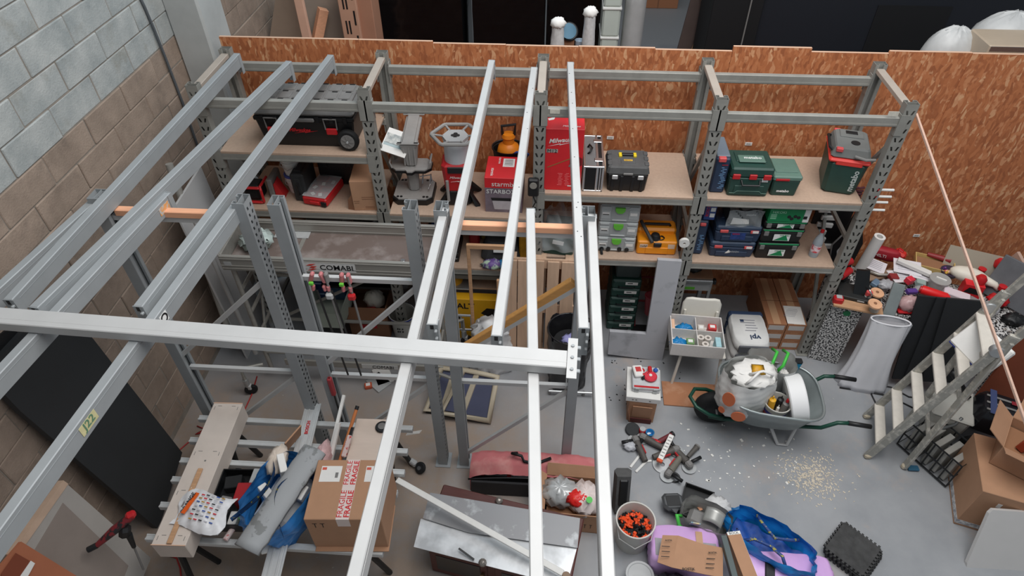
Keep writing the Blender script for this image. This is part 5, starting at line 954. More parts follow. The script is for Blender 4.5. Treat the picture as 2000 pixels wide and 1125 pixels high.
t, w, d = film_pack('lilac film wrapped pack under the open blue bag at the bottom edge', [at(1440, 1150, .0), at(1640, 1165, 0), at(1600, 1100, 0), at(1440, 1085, 0)], .13, 2.0); MB().box((-w*.2, -.02, .135), (.07, .14, .02), .006, (0, 0, -.2)).build('brush_pad', DARK, t)
BIG = mat('blue_woven_bag', (26, 136, 214), .35, 0, .1, 10, .15)
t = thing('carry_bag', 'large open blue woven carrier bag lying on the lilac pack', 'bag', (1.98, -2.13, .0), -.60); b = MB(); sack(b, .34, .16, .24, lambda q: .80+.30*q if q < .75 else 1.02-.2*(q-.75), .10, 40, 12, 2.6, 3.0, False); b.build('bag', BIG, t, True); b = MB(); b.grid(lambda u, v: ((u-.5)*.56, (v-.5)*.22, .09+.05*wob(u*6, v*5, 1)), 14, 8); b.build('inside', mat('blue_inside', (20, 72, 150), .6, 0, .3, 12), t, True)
for s in (-1, 1): MB().tube([(-.16, s*.13, .20), (-.10, s*.08, .22), (.02, s*.04, .19), (.12, s*.08, .22), (.17, s*.13, .20)], .014, 6).build('strap', mat('blue_strap', (40, 70, 130), .6, 0, .5, 40, col2=(170, 160, 70), lo=.55, hi=.6), t, True)
# flattened carton, long carton, dark profile
c = [at(*p, z) for p, z in (((1284, 1098), .30), ((1316, 1045), .32), ((1398, 1067), .32), ((1412, 1128), .30))]; mid1 = at(1312, 1108, .33); mid2 = at(1325, 1046, .34); mid3 = at(1372, 1062, .34); mid4 = at(1378, 1122, .33)
t = thing('cardboard_box', 'flattened brown carton with printed marks on the lilac pack', 'box', (c[0]+c[2])/2)
for nm, pp in (('panel', (c[0], at(1294, 1045, .32), mid2, mid1)), ('panel', (mid1, mid2, mid3, mid4)), ('panel', (mid4, mid3, at(1412, 1070, .32), c[3]))): slab(nm, pp, .006, CARD, t)
def ontop(p0, off=.004): return Vector(p0)+Vector((0, 0, off))-t.location
for (u, v, wd) in ((1345, 1112, .09), (1306, 1056, .05), (1392, 1080, .06)):
    text('BOSTIK', .03, BLACKP, t, ontop(at(u, v, .345), .006), (0, 0, .06), width=wd, bold=.02)
b = MB()
for u, v in ((1300, 1068), (1300, 1078), (1299, 1088), (1388, 1092), (1387, 1102), (1386, 1110)): b.box(ontop(at(u, v, .335), .008), (.06, .005, .001))
b.build('print', BLACKP, t)
a, q = at(1432, 1038, .36), at(1475, 1150, .36); t = thing('long_carton', 'long narrow brown carton with white printed sides at the bottom edge', 'box', (a+q)/2-Vector((0, 0, .09)), math.atan2(q.y-a.y, q.x-a.x)); L = (q-a).length; MB().box((0, 0, .045), (L, .10, .09), .002).build('carton', CARD, t); b = MB(); b.box((0, .0505, .045), (L, .001, .088)); b.box((-L/2-.0005, 0, .045), (.001, .098, .088)); b.box((-L/2+.012, 0, .0905), (.024, .10, .001)); b.build('white_side', WHITEP, t); text('BOCKUP', .05, BLACKP, t, (.05, .0525, .045), (PI/2, 0, PI), width=.24, bold=.02); text('BO', .05, BLACKP, t, (-.22, .0525, .045), (PI/2, 0, PI), width=.07, bold=.02)
text('BOCK', .05, BLACKP, t, (-L/2+.012, 0, .092), (0, 0, PI/2), width=.07)
a, q = at(1412, 1048, .34), at(1440, 1150, .34); tag(MB().bar(a, q, .045, .05, .003).build('metal_profile', mat('slate_profile', (82, 92, 92), .5, .3), None), 'dark slate profile beside the long brown carton', 'profile')
# stack of black tile mats
MT = mat('black_matting', (60, 60, 60), .8, 0, .3, 18, .1)
cc = (at(1605, 1078)+at(1727, 1085)+at(1665, 1037)+at(1660, 1145))/4
for i in range(6):
    b = MB(); b.box((0, 0, .008), (.30, .30, .014), .002)
    for k in range(9):
        for s in (-1, 1): b.box((-.132+.033*k, s*.158, .008), (.018, .02, .012), .002); b.box((s*.158, -.132+.033*k, .008), (.02, .018, .012), .002)
    o = b.build('tile_mat', MT, None, False, (cc.x-.004*i, cc.y+.003*i, .0005+.0165*i), (0, 0, .80+random.uniform(-.03, .03))); tag(o, f'square black toothed mat, {["lowest", "second", "third", "fourth", "fifth", "topmost"][i]} of the stack on the floor', 'mat', 'toothed black mats')
# ------------------------------------------------------------------ right side: step ladder, cartons, crate, white board
LAD = mat('spattered_aluminium', (170, 168, 160), .5, .35, .1, 16, .05, col2=(206, 202, 192), lo=.5, hi=.62); STEP = mat('plaster_white_step', (206, 200, 190), .8, 0, .06, 20)
t = thing('step_ladder', 'plaster spattered aluminium step ladder standing folded at the right', 'ladder', (3.1, -1.0, 0)); O = t.location
N1, F1 = Vector((3.06, -1.21, .0)), Vector((3.19, -.78, .0)); N2, F2 = Vector((3.40, -1.314, 1.60)), Vector((3.60, -.904, 1.78)); F2 = F1+(N2-N1)*1.06+Vector((.02, .02, 0)); N2 = N1+(N2-N1)*1.06
for A, B in ((N1, N2), (F1, F2)):
    MB().bar(A-O+Vector((0, 0, .02)), B-O, .028, .07, .006).build('rail', LAD, t); MB().box(A-O+Vector((0, 0, .028)), (.06, .05, .05), .012).build('foot', mat('plaster_foot', (196, 184, 162), .9, 0, .15, 25, .2), t)
for A, B in ((N1, N2), (F1, F2)): MB().bar(A.lerp(B, .93)-O+Vector((.02, 0, 0)), A.lerp(B, 1.32)-O+Vector((.02, 0, 0)), .026, .06, .005).build('upper_rail', LAD, t)
for i, z in enumerate((.20, .44, .70, .96, 1.21, 1.45)):
    k = z/1.70; a, c2 = N1.lerp(N2, k), F1.lerp(F2, k); MB().bar(a-O, c2-O, .085, .028, .006).build('step', STEP, t)
R1, R2 = Vector((3.34, -1.30, 0)), Vector((3.50, -.86, 0))
for A, B in ((R1, N2), (R2, F2)):
    MB().bar(A-O+Vector((0, 0, .02)), B-O-Vector((0, 0, .06)), .028, .06, .006).build('rear_rail', LAD, t); MB().box(A-O+Vector((0, 0, .028)), (.055, .045, .05), .012).build('foot', MATS['plaster_foot'], t)
for z in (.45, .95, 1.3): k = z/1.7; MB().bar(R1.lerp(N2, k)-O, R2.lerp(F2, k)-O, .03, .025, .004).build('rung', LAD, t)
for A in (N1.lerp(N2, .90), F1.lerp(F2, .90)): MB().cyl(A-O, .05, .05, 18, (PI/2, 0, -.29), .006).build('hinge', ALU, t, 30)
MB().box(R1-O+Vector((.07, -.01, .02)), (.09, .05, .02), .004).build('blue_clip', mat('teal_blue', (46, 96, 124), .5), t)
c = N1.lerp(N2, .74)*.5+F1.lerp(F2, .74)*.5; t = thing('paper_sack', 'white sheet with blue lettered edge hung on the step ladder top', 'sack', c+Vector((.10, .0, .06)), -1.28); MB().box((0, -.02, .0), (.36, .05, .26), .012, (-.6, 0, 0)).build('sheet', PAPER, t); MB().box((0.0, -.075, -.085), (.36, .02, .08), .004, (-.6, 0, 0)).build('blue_edge', mat('royal_blue', (40, 60, 150), .5), t)
# tall closed carton with an open carton on it
p1, p2, p3_ = at(1818, 965), at(1872, 1063), at(1965, 1068)
t = thing('cardboard_box', 'big brown carton with printed tape standing at the right edge', 'box', (3.93, -1.62, 0.0005), -.30); b = MB(); b.box((0, 0, .25), (.62, .56, .50), .004); b.build('carton', CARD, t); MB().box((0, -.2805, .05), (.62, .001, .05)).build('tape', mat('printed_tape', (150, 150, 156), .5, 0, .5, 40, col2=(214, 214, 214)), t); MB().box((-.3105, 0, .05), (.001, .56, .05)).build('tape', MATS['printed_tape'], t); MB().box((-.15, -.2808, .38), (.03, .001, .05)).build('label', PAPER, t)
t = thing('cardboard_box', 'open brown carton with spread flaps on top of the big carton', 'box', (3.98, -1.52, .5015), -.62); open_box(t, .42, .36, .22, .006, CARD, None, (('s', 1.0), ('e', 1.2), ('n', .7), ('w', .9)), 'carton', .17); MB().box((0, .0, .07), (.38, .32, .13)).build('inside', CARDIN, t)
q0 = t.location+Vector((0, 0, .145)); tag(slab('foam_sheet', [q0+Vector(v) for v in ((.02, .12, .0), (.16, .0, 0), (.10, .02, .22), (-.02, .13, .22))], .012, mat('grey_foam_sheet', (150, 150, 154), .8)), 'bent grey foam sheet standing in the open carton', 'foam'); tag(MB().box((0, 0, .05), (.12, .06, .10), .006, (.2, 0, .6)).build('small_box', mat('rust_box', (150, 58, 34), .6), None, False, q0+Vector((-.06, .03, 0))), 'rust coloured box inside the open carton', 'box'); MB().box((0, .0, .103), (.11, .012, .004), 0, (.2, 0, .6)).build('white_edge', PAPER, bpy.data.objects['small_box.006'] if 'small_box.006' in bpy.data.objects else None)
b = MB(); crumple(b, (0, 0, .05), .07, .05, .05, 9, 8.1, .45); tag(b.build('paper_wad', PAPER, None, True, q0+Vector((.03, -.05, 0))), 'crumpled white packing paper inside the open carton', 'paper')
pts = [at(1888, 1108, .0), at(2090, 1128, 0), at(2060, 1005, .42), at(1932, 996, .42)]
P0 = at(1888, 1108); pl = Vector((0, -.86, .5)).normalized(); o = slab('white_board', [onplane(u, v, P0, pl) for u, v in ((1888, 1108), (2080, 1150), (2080, 1006), (1940, 996), (1932, 1003), (1889, 1100))], .03, mat('grey_white_panel', (196, 194, 192), .6, 0, .02, 8)); tag(o, 'pale grey panel leaning on the big carton at bottom right', 'panel')
# plastic crate with bars, grey tub, black blower
t = thing('wire_crate', 'black wire crate holding grey slabs behind the open carton', 'crate', (3.60, -1.20, 0.0005), -1.02); b = MB()
for z in (.02, .17, .32):
    b.tube([(-.24, -.13, z), (.24, -.13, z), (.24, .13, z), (-.24, .13, z)], .008, 6, True)
for x in (-.24, -.16, -.08, 0, .08, .16, .24):
    for y in (-.13, .13): b.tube([(x, y, .02), (x, y, .32)], .006, 6)
b.build('frame', DARK, t)
for i in range(5): MB().box((-.17+.085*i, 0, .16), (.05, .22, .26), .004).build('slab', mat('stone_grey', (156, 154, 148), .8, 0, .08, 10), t)
t = thing('storage_tub', 'pale grey lidded tub behind the wire crate', 'tub', (3.74, -.90, .0005), -.4); b = MB(); taper(b, .24, .30, .40, .30, .36, 0, .03); b.build('body', mat('tub_grey', (190, 188, 180), .5, 0, .04, 9), t, 40); MB().box((0, 0, .41), (.32, .38, .03), .012).build('lid', mat('tub_grey', (190, 188, 180)), t)
t = thing('garden_blower', 'glossy black machine with red and blue stripes at right edge', 'machine', (4.12, -1.03, .0), -.42); b = MB(); taper(b, .54, .34, .24, .48, .28, .30, .05); b.build('housing', mat('glossy_black', (22, 22, 26), .22), t, 40); b = MB()
for i in range(3): b.box((.02, -.1+.08*i, .545), (.44, .02, .008), .002)
b.build('fins', GREYP, t); MB().box((-.15, 0, .546), (.05, .28, .008), .002).build('blue_stripe', mat('dusk_blue', (62, 74, 112), .4), t); MB().box((.08, .05, .552), (.2, .04, .006), .002).build('red_stripe', mat('wine_red', (130, 34, 44), .4), t); MB().tube([(-.30, .06, .44), (-.42, .10, .55), (-.50, .12, .62)], .028, 10).build('handle', DARK, t, True)
for s in (-1, 1): MB().cyl((-.1, s*.19, .15), .15, .06, 24, (PI/2, 0, 0), .02).build('wheel', RUBBER, t, 30); MB().box((.22, s*.14, .15), (.05, .05, .30), .006).build('leg', DARK, t)
MB().tube([(-.34, -.2, .44), (-.36, -.22, .36), (-.44, -.25, .28), (-.52, -.27, .22)], .014, 8).build('tube', mat('dull_grey_tube', (120, 122, 122), .4, .4), t, True)
t = thing('machine_part', 'dark machine with black wheel behind the striped machine', 'machine', (4.86, -.42, .0), -.3); b = MB(); b.box((0, 0, .3), (.5, .4, .3), .05); b.build('body', mat('dull_black', (36, 38, 42), .5, 0, .15, 9), t); MB().cyl((-.1, -.24, .30), .14, .08, 24, (PI/2, 0, 0), .02).build('wheel', RUBBER, t, 30); MB().tube([(-.25, 0, .42), (-.35, -.1, .5), (-.2, -.2, .55), (0, -.15, .5)], .012, 8).build('hose', DARK, t, True); MB().box((0, 0, .09), (.4, .3, .18), .02).build('base', DARK, t)
P0 = Vector((3.95, -.62, 0)); o = slab('rust_board', [Vector(p) for p in ((4.12, -.66, 0), (4.95, -.86, 0), (5.03, -.78, 1.0), (4.20, -.58, 1.0))], .025, mat('rust_brown', (126, 62, 38), .7, 0, .1, 5)); tag(o, 'rust brown board leaning behind the step ladder', 'board')
tag(MB().bar(at(1888, 760, .55), at(2010, 655, .75), .03, .03, .004).build('metal_strut', mat('dark_strut', (84, 86, 88), .5, .4), None), 'dark metal strut sloping in front of the rust brown board', 'strut')
# long thin stick leaning from the bench to the near corner
a, q = Vector((2.85, .35, 2.50)), None
a = aty(1789, 222, .08); q = at(2008, 840, 1.5); q = a+(q-a)*((a.z-.01)/(a.z-q.z)); tag(MB().bar(a, q, .016, .02, .002).build('timber_stick', mat('pale_pink_timber', (206, 172, 154), .7, 0, .08, 5, stretch=(1, 8, 8)), None), 'long thin timber stick hanging slanted from the rack corner to the right', 'stick')
# ------------------------------------------------------------------ speckled bench at the right and the heap on it
def mat_speckle():
    m = bpy.data.materials.new('speckled_laminate'); m.use_nodes = True; nt = m.node_tree; p = nt.nodes['Principled BSDF']; tc = nt.nodes.new('ShaderNodeTexCoord'); n = nt.nodes.new('ShaderNodeTexNoise'); n.inputs['Scale'].default_value = 62; n.inputs['Detail'].default_value = 1.5; r = nt.nodes.new('ShaderNodeValToRGB'); e = r.color_ramp.elements
    e[0].position = .46; e[0].color = srgb(30, 30, 32); e[1].position = .52; e[1].color = srgb(206, 204, 202)
    nt.links.new(tc.outputs['Object'], n.inputs[0]); nt.links.new(n.outputs[0], r.inputs[0]); nt.links.new(r.outputs[0], p.inputs['Base Color']); p.inputs['Roughness'].default_value = .5; return m
SPK = mat_speckle(); BZ = .78; BR = -.24; u_ = Vector((math.cos(BR), math.sin(BR), 0)); v_ = Vector((-math.sin(BR), math.cos(BR), 0)); B0 = Vector((2.84, -.08, 0))
bench = thing('workbench', 'black and white speckled workbench buried under tools at the right', 'workbench', B0, BR)
MB().box((.86, .30, BZ-.02), (1.72, .60, .04), .004).build('worktop', SPK, bench)
for x in (.14, 1.58): MB().box((x, .02, (BZ-.04)/2), (.28, .04, BZ-.04), .003).build('leg_panel', SPK, bench); MB().box((x, .56, (BZ-.04)/2), (.28, .04, BZ-.04), .003).build('leg_panel', SPK, bench)
MB().cyl((.155, -.002, .68), .032, .004, 20, (PI/2, 0, 0)).build('green_dot', mat('green_sticker', (18, 120, 70), .5), bench); MB().cyl((1.60, -.002, .66), .032, .004, 20, (PI/2, 0, 0)).build('green_dot', MATS['green_sticker'], bench)
def put(name, lab, cat, u, v, z, rz=0.0, group=None):
    t = thing(name, lab, cat, at(u, v, z), rz, group); t['kind'] = 'thing'; return t
def blk_(name, lab, cat, u, v, z, d, rz, m, bev=.004, tilt=(0, 0), group=None):
    o = MB().box((0, 0, d[2]/2), d, bev).build(name, m, None, False, at(u, v, z), (tilt[0], tilt[1], rz)); tag(o, lab, cat, group); o['kind'] = 'thing'; return o
blk_('timber_offcut', 'flat pale timber offcut along the front edge of the bench', 'timber', 1674, 600, BZ+.001, (.42, .12, .025), BR, WOOD)
blk_('timber_offcut', 'short grey brown board lying in the middle of the bench heap', 'timber', 1722, 538, BZ+.05, (.42, .09, .02), .35, mat('grey_brown_board', (150, 124, 102), .8, 0, .1, 6, stretch=(1, 8, 8)))
t = put('router_base', 'black tool stand with angled black plate on the left of the bench', 'tool', 1668, 578, BZ+.027, -.30); MB().box((0, .02, .02), (.30, .20, .04), .006).build('base', mat('dark_iron', (44, 46, 46), .5, .2, .1, 12), t); MB().hull([(-.02, -.02, .04), (.11, -.02, .04), (-.05, .10, .22), (.06, .10, .24), (-.02, .0, .04), (.11, .0, .04), (-.05, .12, .22), (.06, .12, .24)]).build('plate', mat('gloss_black', (20, 21, 22), .2), t); MB().tube([(.09, -.05, .06), (.12, -.06, .10), (.08, -.05, .15)], .008, 8).build('lever', CHROME, t, True); MB().box((.05, -.083, .02), (.06, .003, .012)).build('label', LGREYP, t)
t = put('tape_measure', 'red tape measure with grey face beside the black tool stand', 'tape measure', 1634, 592, BZ+.001, -.15); MB().box((0, 0, .04), (.085, .075, .08), .014).build('body', RED, t); MB().box((0, 0, .082), (.05, .045, .006), .002).build('face', LGREYP, t)
for (u, v, z, r, lab) in ((1650, 520, .98, .4, 'red cordless drill head hung on the rack post, upper one'), (1650, 540, .92, .7, 'red cordless drill below another at the rack post')):
    t = put('cordless_drill', lab, 'drill', u, v, z, r, 'red drills by the post'); MB().tube([(-.09, 0, .05), (.05, 0, .05)], .035, 12).build('body', RED, t, 40); MB().tube([(-.09, 0, .05), (-.14, 0, .05)], [.022, .012], 10).build('chuck', GREYP, t, 40); MB().box((.03, 0, -.02), (.04, .035, .10), .008, (0, .2, 0)).build('handle', DARK, t); MB().box((.05, 0, -.085), (.08, .06, .04), .006).build('battery', DARK, t)
t = put('paper_roll', 'white paper roll standing upright against the strand board wall', 'roll', 1680, 526, BZ+.05, 0); MB().lathe([(.028, 0), (.05, 0), (.05, .42), (.028, .42), (.028, 0)], 24, (0, 0, 0), (.05, .06, 0)).build('roll', PAPER, t, 40)
t = put('tool_pouch', 'red tool pouch with white lettering against the strand board wall', 'pouch', 1722, 503, BZ+.03, -.35); b = MB(); sack(b, .15, .05, .11, lambda q: .8+.2*math.sin(PI*q), .05, 24, 8, 3, 2.2); b.build('pouch', mat('pouch_red', (166, 34, 48), .6, 0, .1, 12), t, True); text('HILTI', .03, WHITEP, t, (-.03, -.058, .06), FR, width=.10)
t = put('tool_pouch', 'orange red case at the right end of the red pouch', 'case', 1750, 508, BZ+.001, -.6); MB().box((0, 0, .06), (.11, .09, .12), .02, (0, .3, 0)).build('body', mat('orange_red', (206, 48, 40), .5), t); MB().box((0, 0, .125), (.05, .04, .02), .006, (0, .3, 0)).build('lid', RED, t)
PL = mat('sheet_paper', (222, 218, 222), .75)
for i, (u, v, z, d, r, ti, lab) in enumerate(((1706, 517, .90, (.22, .15, .004), -.5, (.15, .1), 'white sheet curling behind the dark iron clamp'), (1772, 522, .92, (.24, .17, .004), -.25, (.2, 0), 'white printed sheet on the pile in the middle of the bench'), (1760, 540, .88, (.22, .16, .004), .2, (.05, .1), 'white printed sheet under the long white carton'), (1798, 536, .90, (.2, .14, .004), -.3, (.1, .1), 'white printed sheet right of the long white carton'))):
    o = blk_('paper_sheet', lab, 'paper', u, v, z, d, r, PL, 0, ti, 'sheets on the bench'); b = MB()
    for k in range(5): b.box((0, .05-.022*k, d[2]+.0006), (d[0]*.7, .004, .0008))
    b.build('print', MATS['print_grey'], o)
blk_('long_carton', 'long narrow white carton lying across the sheets on the bench', 'box', 1783, 524, .93, (.30, .06, .035), -.52, WHITE, .003, (.0, .12))
b = MB(); b.tube([(-.18, .03, 0), (-.08, -.04, .01), (.05, -.04, .01), (.13, .03, .02), (.12, .09, .03)], .014, 8); tag(b.build('metal_strip', mat('bent_strip', (172, 168, 160), .4, .4), None, True, at(1730, 533, .87)), 'bent pale metal strip below the white sheets', 'strip')
t = put('cardboard_tray', 'shallow yellow tan tray holding a red tool near the wall', 'tray', 1822, 522, .86, -.35); open_box(t, .34, .20, .06, .008, mat('tan_tray', (204, 174, 110), .7)); MB().box((0, 0, .02), (.30, .16, .02)).build('inside', CARDIN, t)
t2 = put('heat_gun', 'dull red tool lying in the yellow tan tray', 'tool', 1836, 510, .89, -.3); MB().tube([(-.12, .03, .03), (.08, 0, .03)], [.02, .032], 10).build('body', mat('dull_red', (140, 44, 46), .5), t2, 40); MB().box((.12, 0, .02), (.12, .04, .03), .006).build('handle', RED, t2)
t = put('card_sheet', 'large grey beige card panel leaning on the strand board wall', 'card', 1885, 545, .80, -.36); MB().box((0, .05, .14), (.46, .006, .28), 0, (-.35, 0, 0)).build('panel', mat('grey_beige_card', (166, 156, 140), .8), t)
t = put('food_tub', 'round clear tub with milky lid on the bench', 'tub', 1828, 560, .86, 0); MB().lathe([(0, 0), (.075, 0), (.085, .09), (.09, .09), (.09, .10), (0, .10)], 24).build('tub', mat('frosted_tub', (176, 176, 174), .35, alpha=.8), t, 40); MB().bar((-.03, .02, .104), (.04, -.03, .104), .014, .008).build('strip', PAPER, t)
t = put('parts_bowl', 'round dark bowl of small coloured parts behind the clear tub', 'bowl', 1852, 537, .87, 0); MB().lathe([(0, 0), (.06, 0), (.085, .05), (.08, .05), (0, .02)], 20).build('bowl', mat('purple_black', (52, 40, 62), .5), t, 40)
for i in range(16):
    c3 = ((214, 90, 70), (206, 160, 60), (110, 60, 130), (220, 180, 160))[i % 4]; a, r = random.uniform(0, 6.28), .065*math.sqrt(random.random()); MB().box((r*math.cos(a), r*math.sin(a), .05), (.028, .02, .02), .004, (random.random(), random.random(), a)).build('small_part', mat('part_%d' % c3[0], c3, .5), t)
t = put('belt_sander', 'cream sanding machine with rounded hood at the right of the bench', 'machine', 1885, 548, .87, -.45); b = MB(); crumple(b, (0, 0, .07), .16, .08, .07, 12, .3, .06); b.build('hood', CREAM, t, True); MB().tube([(.10, 0, .07), (.22, -.02, .06), (.26, -.04, .03)], [.05, .03, .02], 10).build('nose', CREAM, t, True)
for s, (x, y) in enumerate(((.10, .12), (.27, -.06))): MB().lathe([(0, 0), (.03, 0), (.035, .04), (0, .05)], 12, (x, y, .06)).build('knob', RED, t, 40)
t = put('cardboard_box', 'red printed box with dark picture in front of the cream machine', 'box', 1890, 575, .80, -.28); MB().box((0, 0, .075), (.16, .10, .15), .003).build('carton', MATS['carton_red'], t); MB().hull([(-.07, -.052, .06), (.07, -.052, .05), (.05, -.052, .11), (-.04, -.052, .12), (0, -.051, .08)]).build('picture', DARK, t)
t = put('red_canister', 'bright red canister lying on its side above the black sheets', 'canister', 1822, 580, .88, -.5); MB().tube([(-.11, 0, .04), (.09, 0, .04), (.12, 0, .04)], [.042, .042, .02], 14).build('body', mat('signal_red', (224, 32, 34), .4), t, 40); MB().cyl((-.115, 0, .04), .03, .02, 12, (0, PI/2, 0)).build('cap', RED, t, 40)
blk_('small_box', 'white pink wedge shaped carton right of the red canister', 'box', 1862, 582, .85, (.22, .09, .07), -.4, mat('white_pink', (216, 200, 206), .6), .006, (.1, .1))
t = put('spray_can', 'small red and white can beside the round wooden discs', 'can', 1692, 584, .81, 0); MB().lathe([(0, 0), (.03, 0), (.03, .05), (0, .05)], 14).build('can', WHITE, t, 40); MB().lathe([(0, .05), (.03, .05), (.028, .09), (0, .095)], 14).build('top', mat('coral_red', (214, 84, 84), .5), t, 40)
DISC = mat('sliced_wood', (222, 172, 134), .7, 0, .08, 14)
for (u, v, z, lab) in ((1712, 574, .86, 'round sliced wood disc lying behind the glass jar'), (1708, 596, .90, 'round sliced wood disc resting on the glass jar')):
    o = MB().cyl((0, 0, .012), .06, .022, 22, (.1, .05, 0), .003).build('wood_disc', DISC, None, 30, at(u, v, z)); tag(o, lab, 'disc', 'wood discs'); MB().cyl((0, 0, .0245), .015, .002, 12, (.1, .05, 0)).build('core_mark', CARDD, o)
t = put('glass_jar', 'clear glass jar under a wood disc at the bench front', 'jar', 1706, 606, .806, 0); MB().lathe([(0, .001), (.042, 0), (.045, .07), (.038, .085), (.034, .085), (.04, .07), (.036, .004), (0, .004)], 20).build('glass', mat('jar_glass', (210, 206, 196), .08, alpha=.4), t, 40); MB().lathe([(.039, .08), (.041, .08), (.041, .086), (.039, .086), (.039, .08)], 20).build('rim', CHROME, t, 40)
a, q = at(1744, 620, .80), at(1755, 553, 1.10); a = Vector((3.33, -.22, .80)); q = Vector((3.40, .05, 1.16))
a, q = onplane(1732, 622, (3.3, -.2, .8), (0, -1, .55)), onplane(1757, 554, (3.3, -.2, .8), (0, -1, .55)); tag(MB().bar(a, q, .10, .035, .004).build('hollow_profile', mat('dull_zinc', (138, 146, 146), .45, .45, .1, 10), None), 'grey hollow metal profile leaning over the front of the bench', 'profile')
b = MB(); crumple(b, (0, 0, .07), .09, .07, .08, 12, 5.7, .2); o = b.build('plastic_bag', mat('pink_film', (200, 164, 164), .3, 0, .1, 12, alpha=.85), None, True, at(1768, 604, .80)); tag(o, 'pinkish clear bag of parts with red base on the bench', 'bag'); MB().box((0, 0, .01), (.17, .13, .03), .01).build('base', RED, o)
for (u, v, z, d, r, m, lab) in ((1773, 552, .92, (.07, .06, .06), .5, mat('pinkish_red', (214, 52, 70)), 'small red box beside the hollow profile'), (1795, 556, .88, (.08, .06, .05), -.3, mat('pale_teal', (150, 170, 164), .5), 'pale green small box behind the red canister'), (1778, 572, .88, (.10, .05, .04), .2, mat('blue_red', (90, 60, 140), .5), 'violet small box above the pinkish bag'), (1800, 592, .86, (.10, .05, .04), -.6, mat('orange_red', (206, 48, 40)), 'orange red small box beside the black sheets'), (1742, 545, .86, (.08, .07, .05), .1, mat('dull_red', (140, 44, 46)), 'dull red small box under the sheets'), (1708, 556, .85, (.10, .06, .04), .8, mat('steel_blue', (104, 128, 150), .5), 'steel blue small box beside the black plate'), (1870, 594, .82, (.18, .08, .03), -.2, mat('pale_tan', (214, 190, 150), .6), 'flat tan box at the front right of the bench'), (1905, 598, .82, (.16, .07, .06), -.7, ALU, 'short metal bar at the front right of the bench')):
    blk_('small_box' if 'bar' not in lab else 'metal_bar', lab, 'box' if 'bar' not in lab else 'bar', u, v, z, d, r, m, .006, (.1, .1))
for i, (u, v, z, s, lab) in enumerate(((1728, 560, .84, 1.0, 'crumpled clear packet left of the hollow profile'), (1800, 570, .85, .9, 'crumpled clear packet above the pinkish bag'), (1848, 590, .82, .8, 'crumpled clear packet below the white pink carton'))):
    b = MB(); crumple(b, (0, 0, .03*s), .08*s, .06*s, .035*s, 10, 3+i*2.1, .4); tag(b.build('plastic_packet', mat('grey_film', (186, 186, 190), .3, 0, .15, 20, alpha=.8), None, True, at(u, v, z)), lab, 'packet', 'crumpled packets on the bench')
b = MB()
for i in range(150):
    p = B0+u_*random.uniform(.05, 1.65)+v_*random.uniform(.03, .5); b.box((p.x, p.y, BZ+random.uniform(.004, .03)), (random.uniform(.01, .05), random.uniform(.01, .03), random.uniform(.006, .02)), 0, (random.random(), random.random(), random.uniform(0, 3)))
o = b.build('bench_litter', mat('litter', (120, 108, 100), .7, 0, .6, 30, col2=(180, 176, 172), lo=.45, hi=.55)); tag(o, 'litter of scraps and fasteners strewn on the speckled bench', 'litter', None, 'stuff')
# right end of the bench
t = put('stone_slab', 'dark grey slab standing on edge at the right end of the bench', 'slab', 1965, 590, .80, -.9); MB().box((0, 0, .20), (.44, .03, .40), .004, (-.3, 0, 0)).build('slab', mat('slate_grey', (98, 100, 104), .7, 0, .12, 9, .05), t)
tag(MB().bar(at(1978, 500, 1.05), at(2010, 560, .95), .03, .16, .004).build('timber_board', mat('pinkish_board', (186, 156, 140), .75, 0, .08, 6), None), 'pale timber board above the dark grey slab', 'timber')
for (u, v, z, lab) in ((1950, 520, .98, 'red cap at the top left of the dark slab'), (1912, 552, .95, 'red knob right of the cream machine')):
    tag(MB().lathe([(0, 0), (.045, 0), (.05, .05), (.03, .08), (0, .08)], 14).build('cap', RED, None, 40, at(u, v, z)), lab, 'cap')
for i, (u, v, z, m, lab) in enumerate(((1925, 610, .80, mat('film_white', (200, 198, 200), .3, 0, .1, 16, alpha=.8), 'crumpled clear bag at the right end of the bench'), (1945, 592, .84, RED, 'crumpled red packet at the right end of the bench'), (1975, 630, .78, DARK, 'black cable bundle at the right end of the bench'))):
    b = MB(); crumple(b, (0, 0, .04), .09, .07, .05, 10, 7+i, .35); tag(b.build(['plastic_bag', 'packet', 'cable_bundle'][i], m, None, True, at(u, v, z)), lab, ['bag', 'packet', 'cable'][i])
# hanging white bag, black sheets, cables on the floor
SH = mat('silver_fabric', (222, 222, 226), .6, 0, .04, 5, .06)
t = thing('fabric_bag', 'tall silvery white fabric bag standing before the speckled bench', 'bag', (3.26, -.40, .001), -.16)
b = MB(); n = 40; rings = []
for j in range(15):
    q = j/14; w2 = .225-.06*q-.03*math.sin(PI*q); d2 = .085-.03*q; yy = .085*q; R = []
    for k in range(n):
        a = 2*PI*k/n; f = 1+.06*math.sin(7*a+2*q)+.05*math.sin(13*a-3*q)*(1-q*.4); R.append(b.bm.verts.new((w2*math.copysign(abs(math.cos(a))**.7, math.cos(a))*f, d2*math.copysign(abs(math.sin(a))**.7, math.sin(a))*f*1.1+yy, .80*q)))
    rings.append(R)
for A, B in zip(rings, rings[1:]):
    for k in range(n): b.bm.faces.new((A[k], A[(k+1) % n], B[(k+1) % n], B[k]))
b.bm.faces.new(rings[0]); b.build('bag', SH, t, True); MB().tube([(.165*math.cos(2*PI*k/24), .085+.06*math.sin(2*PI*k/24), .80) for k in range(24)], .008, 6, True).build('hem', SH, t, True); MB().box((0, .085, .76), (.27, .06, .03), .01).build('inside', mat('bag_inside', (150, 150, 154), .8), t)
BSH = mat('black_foam', (30, 32, 35), .75, 0, .12, 8, .03)
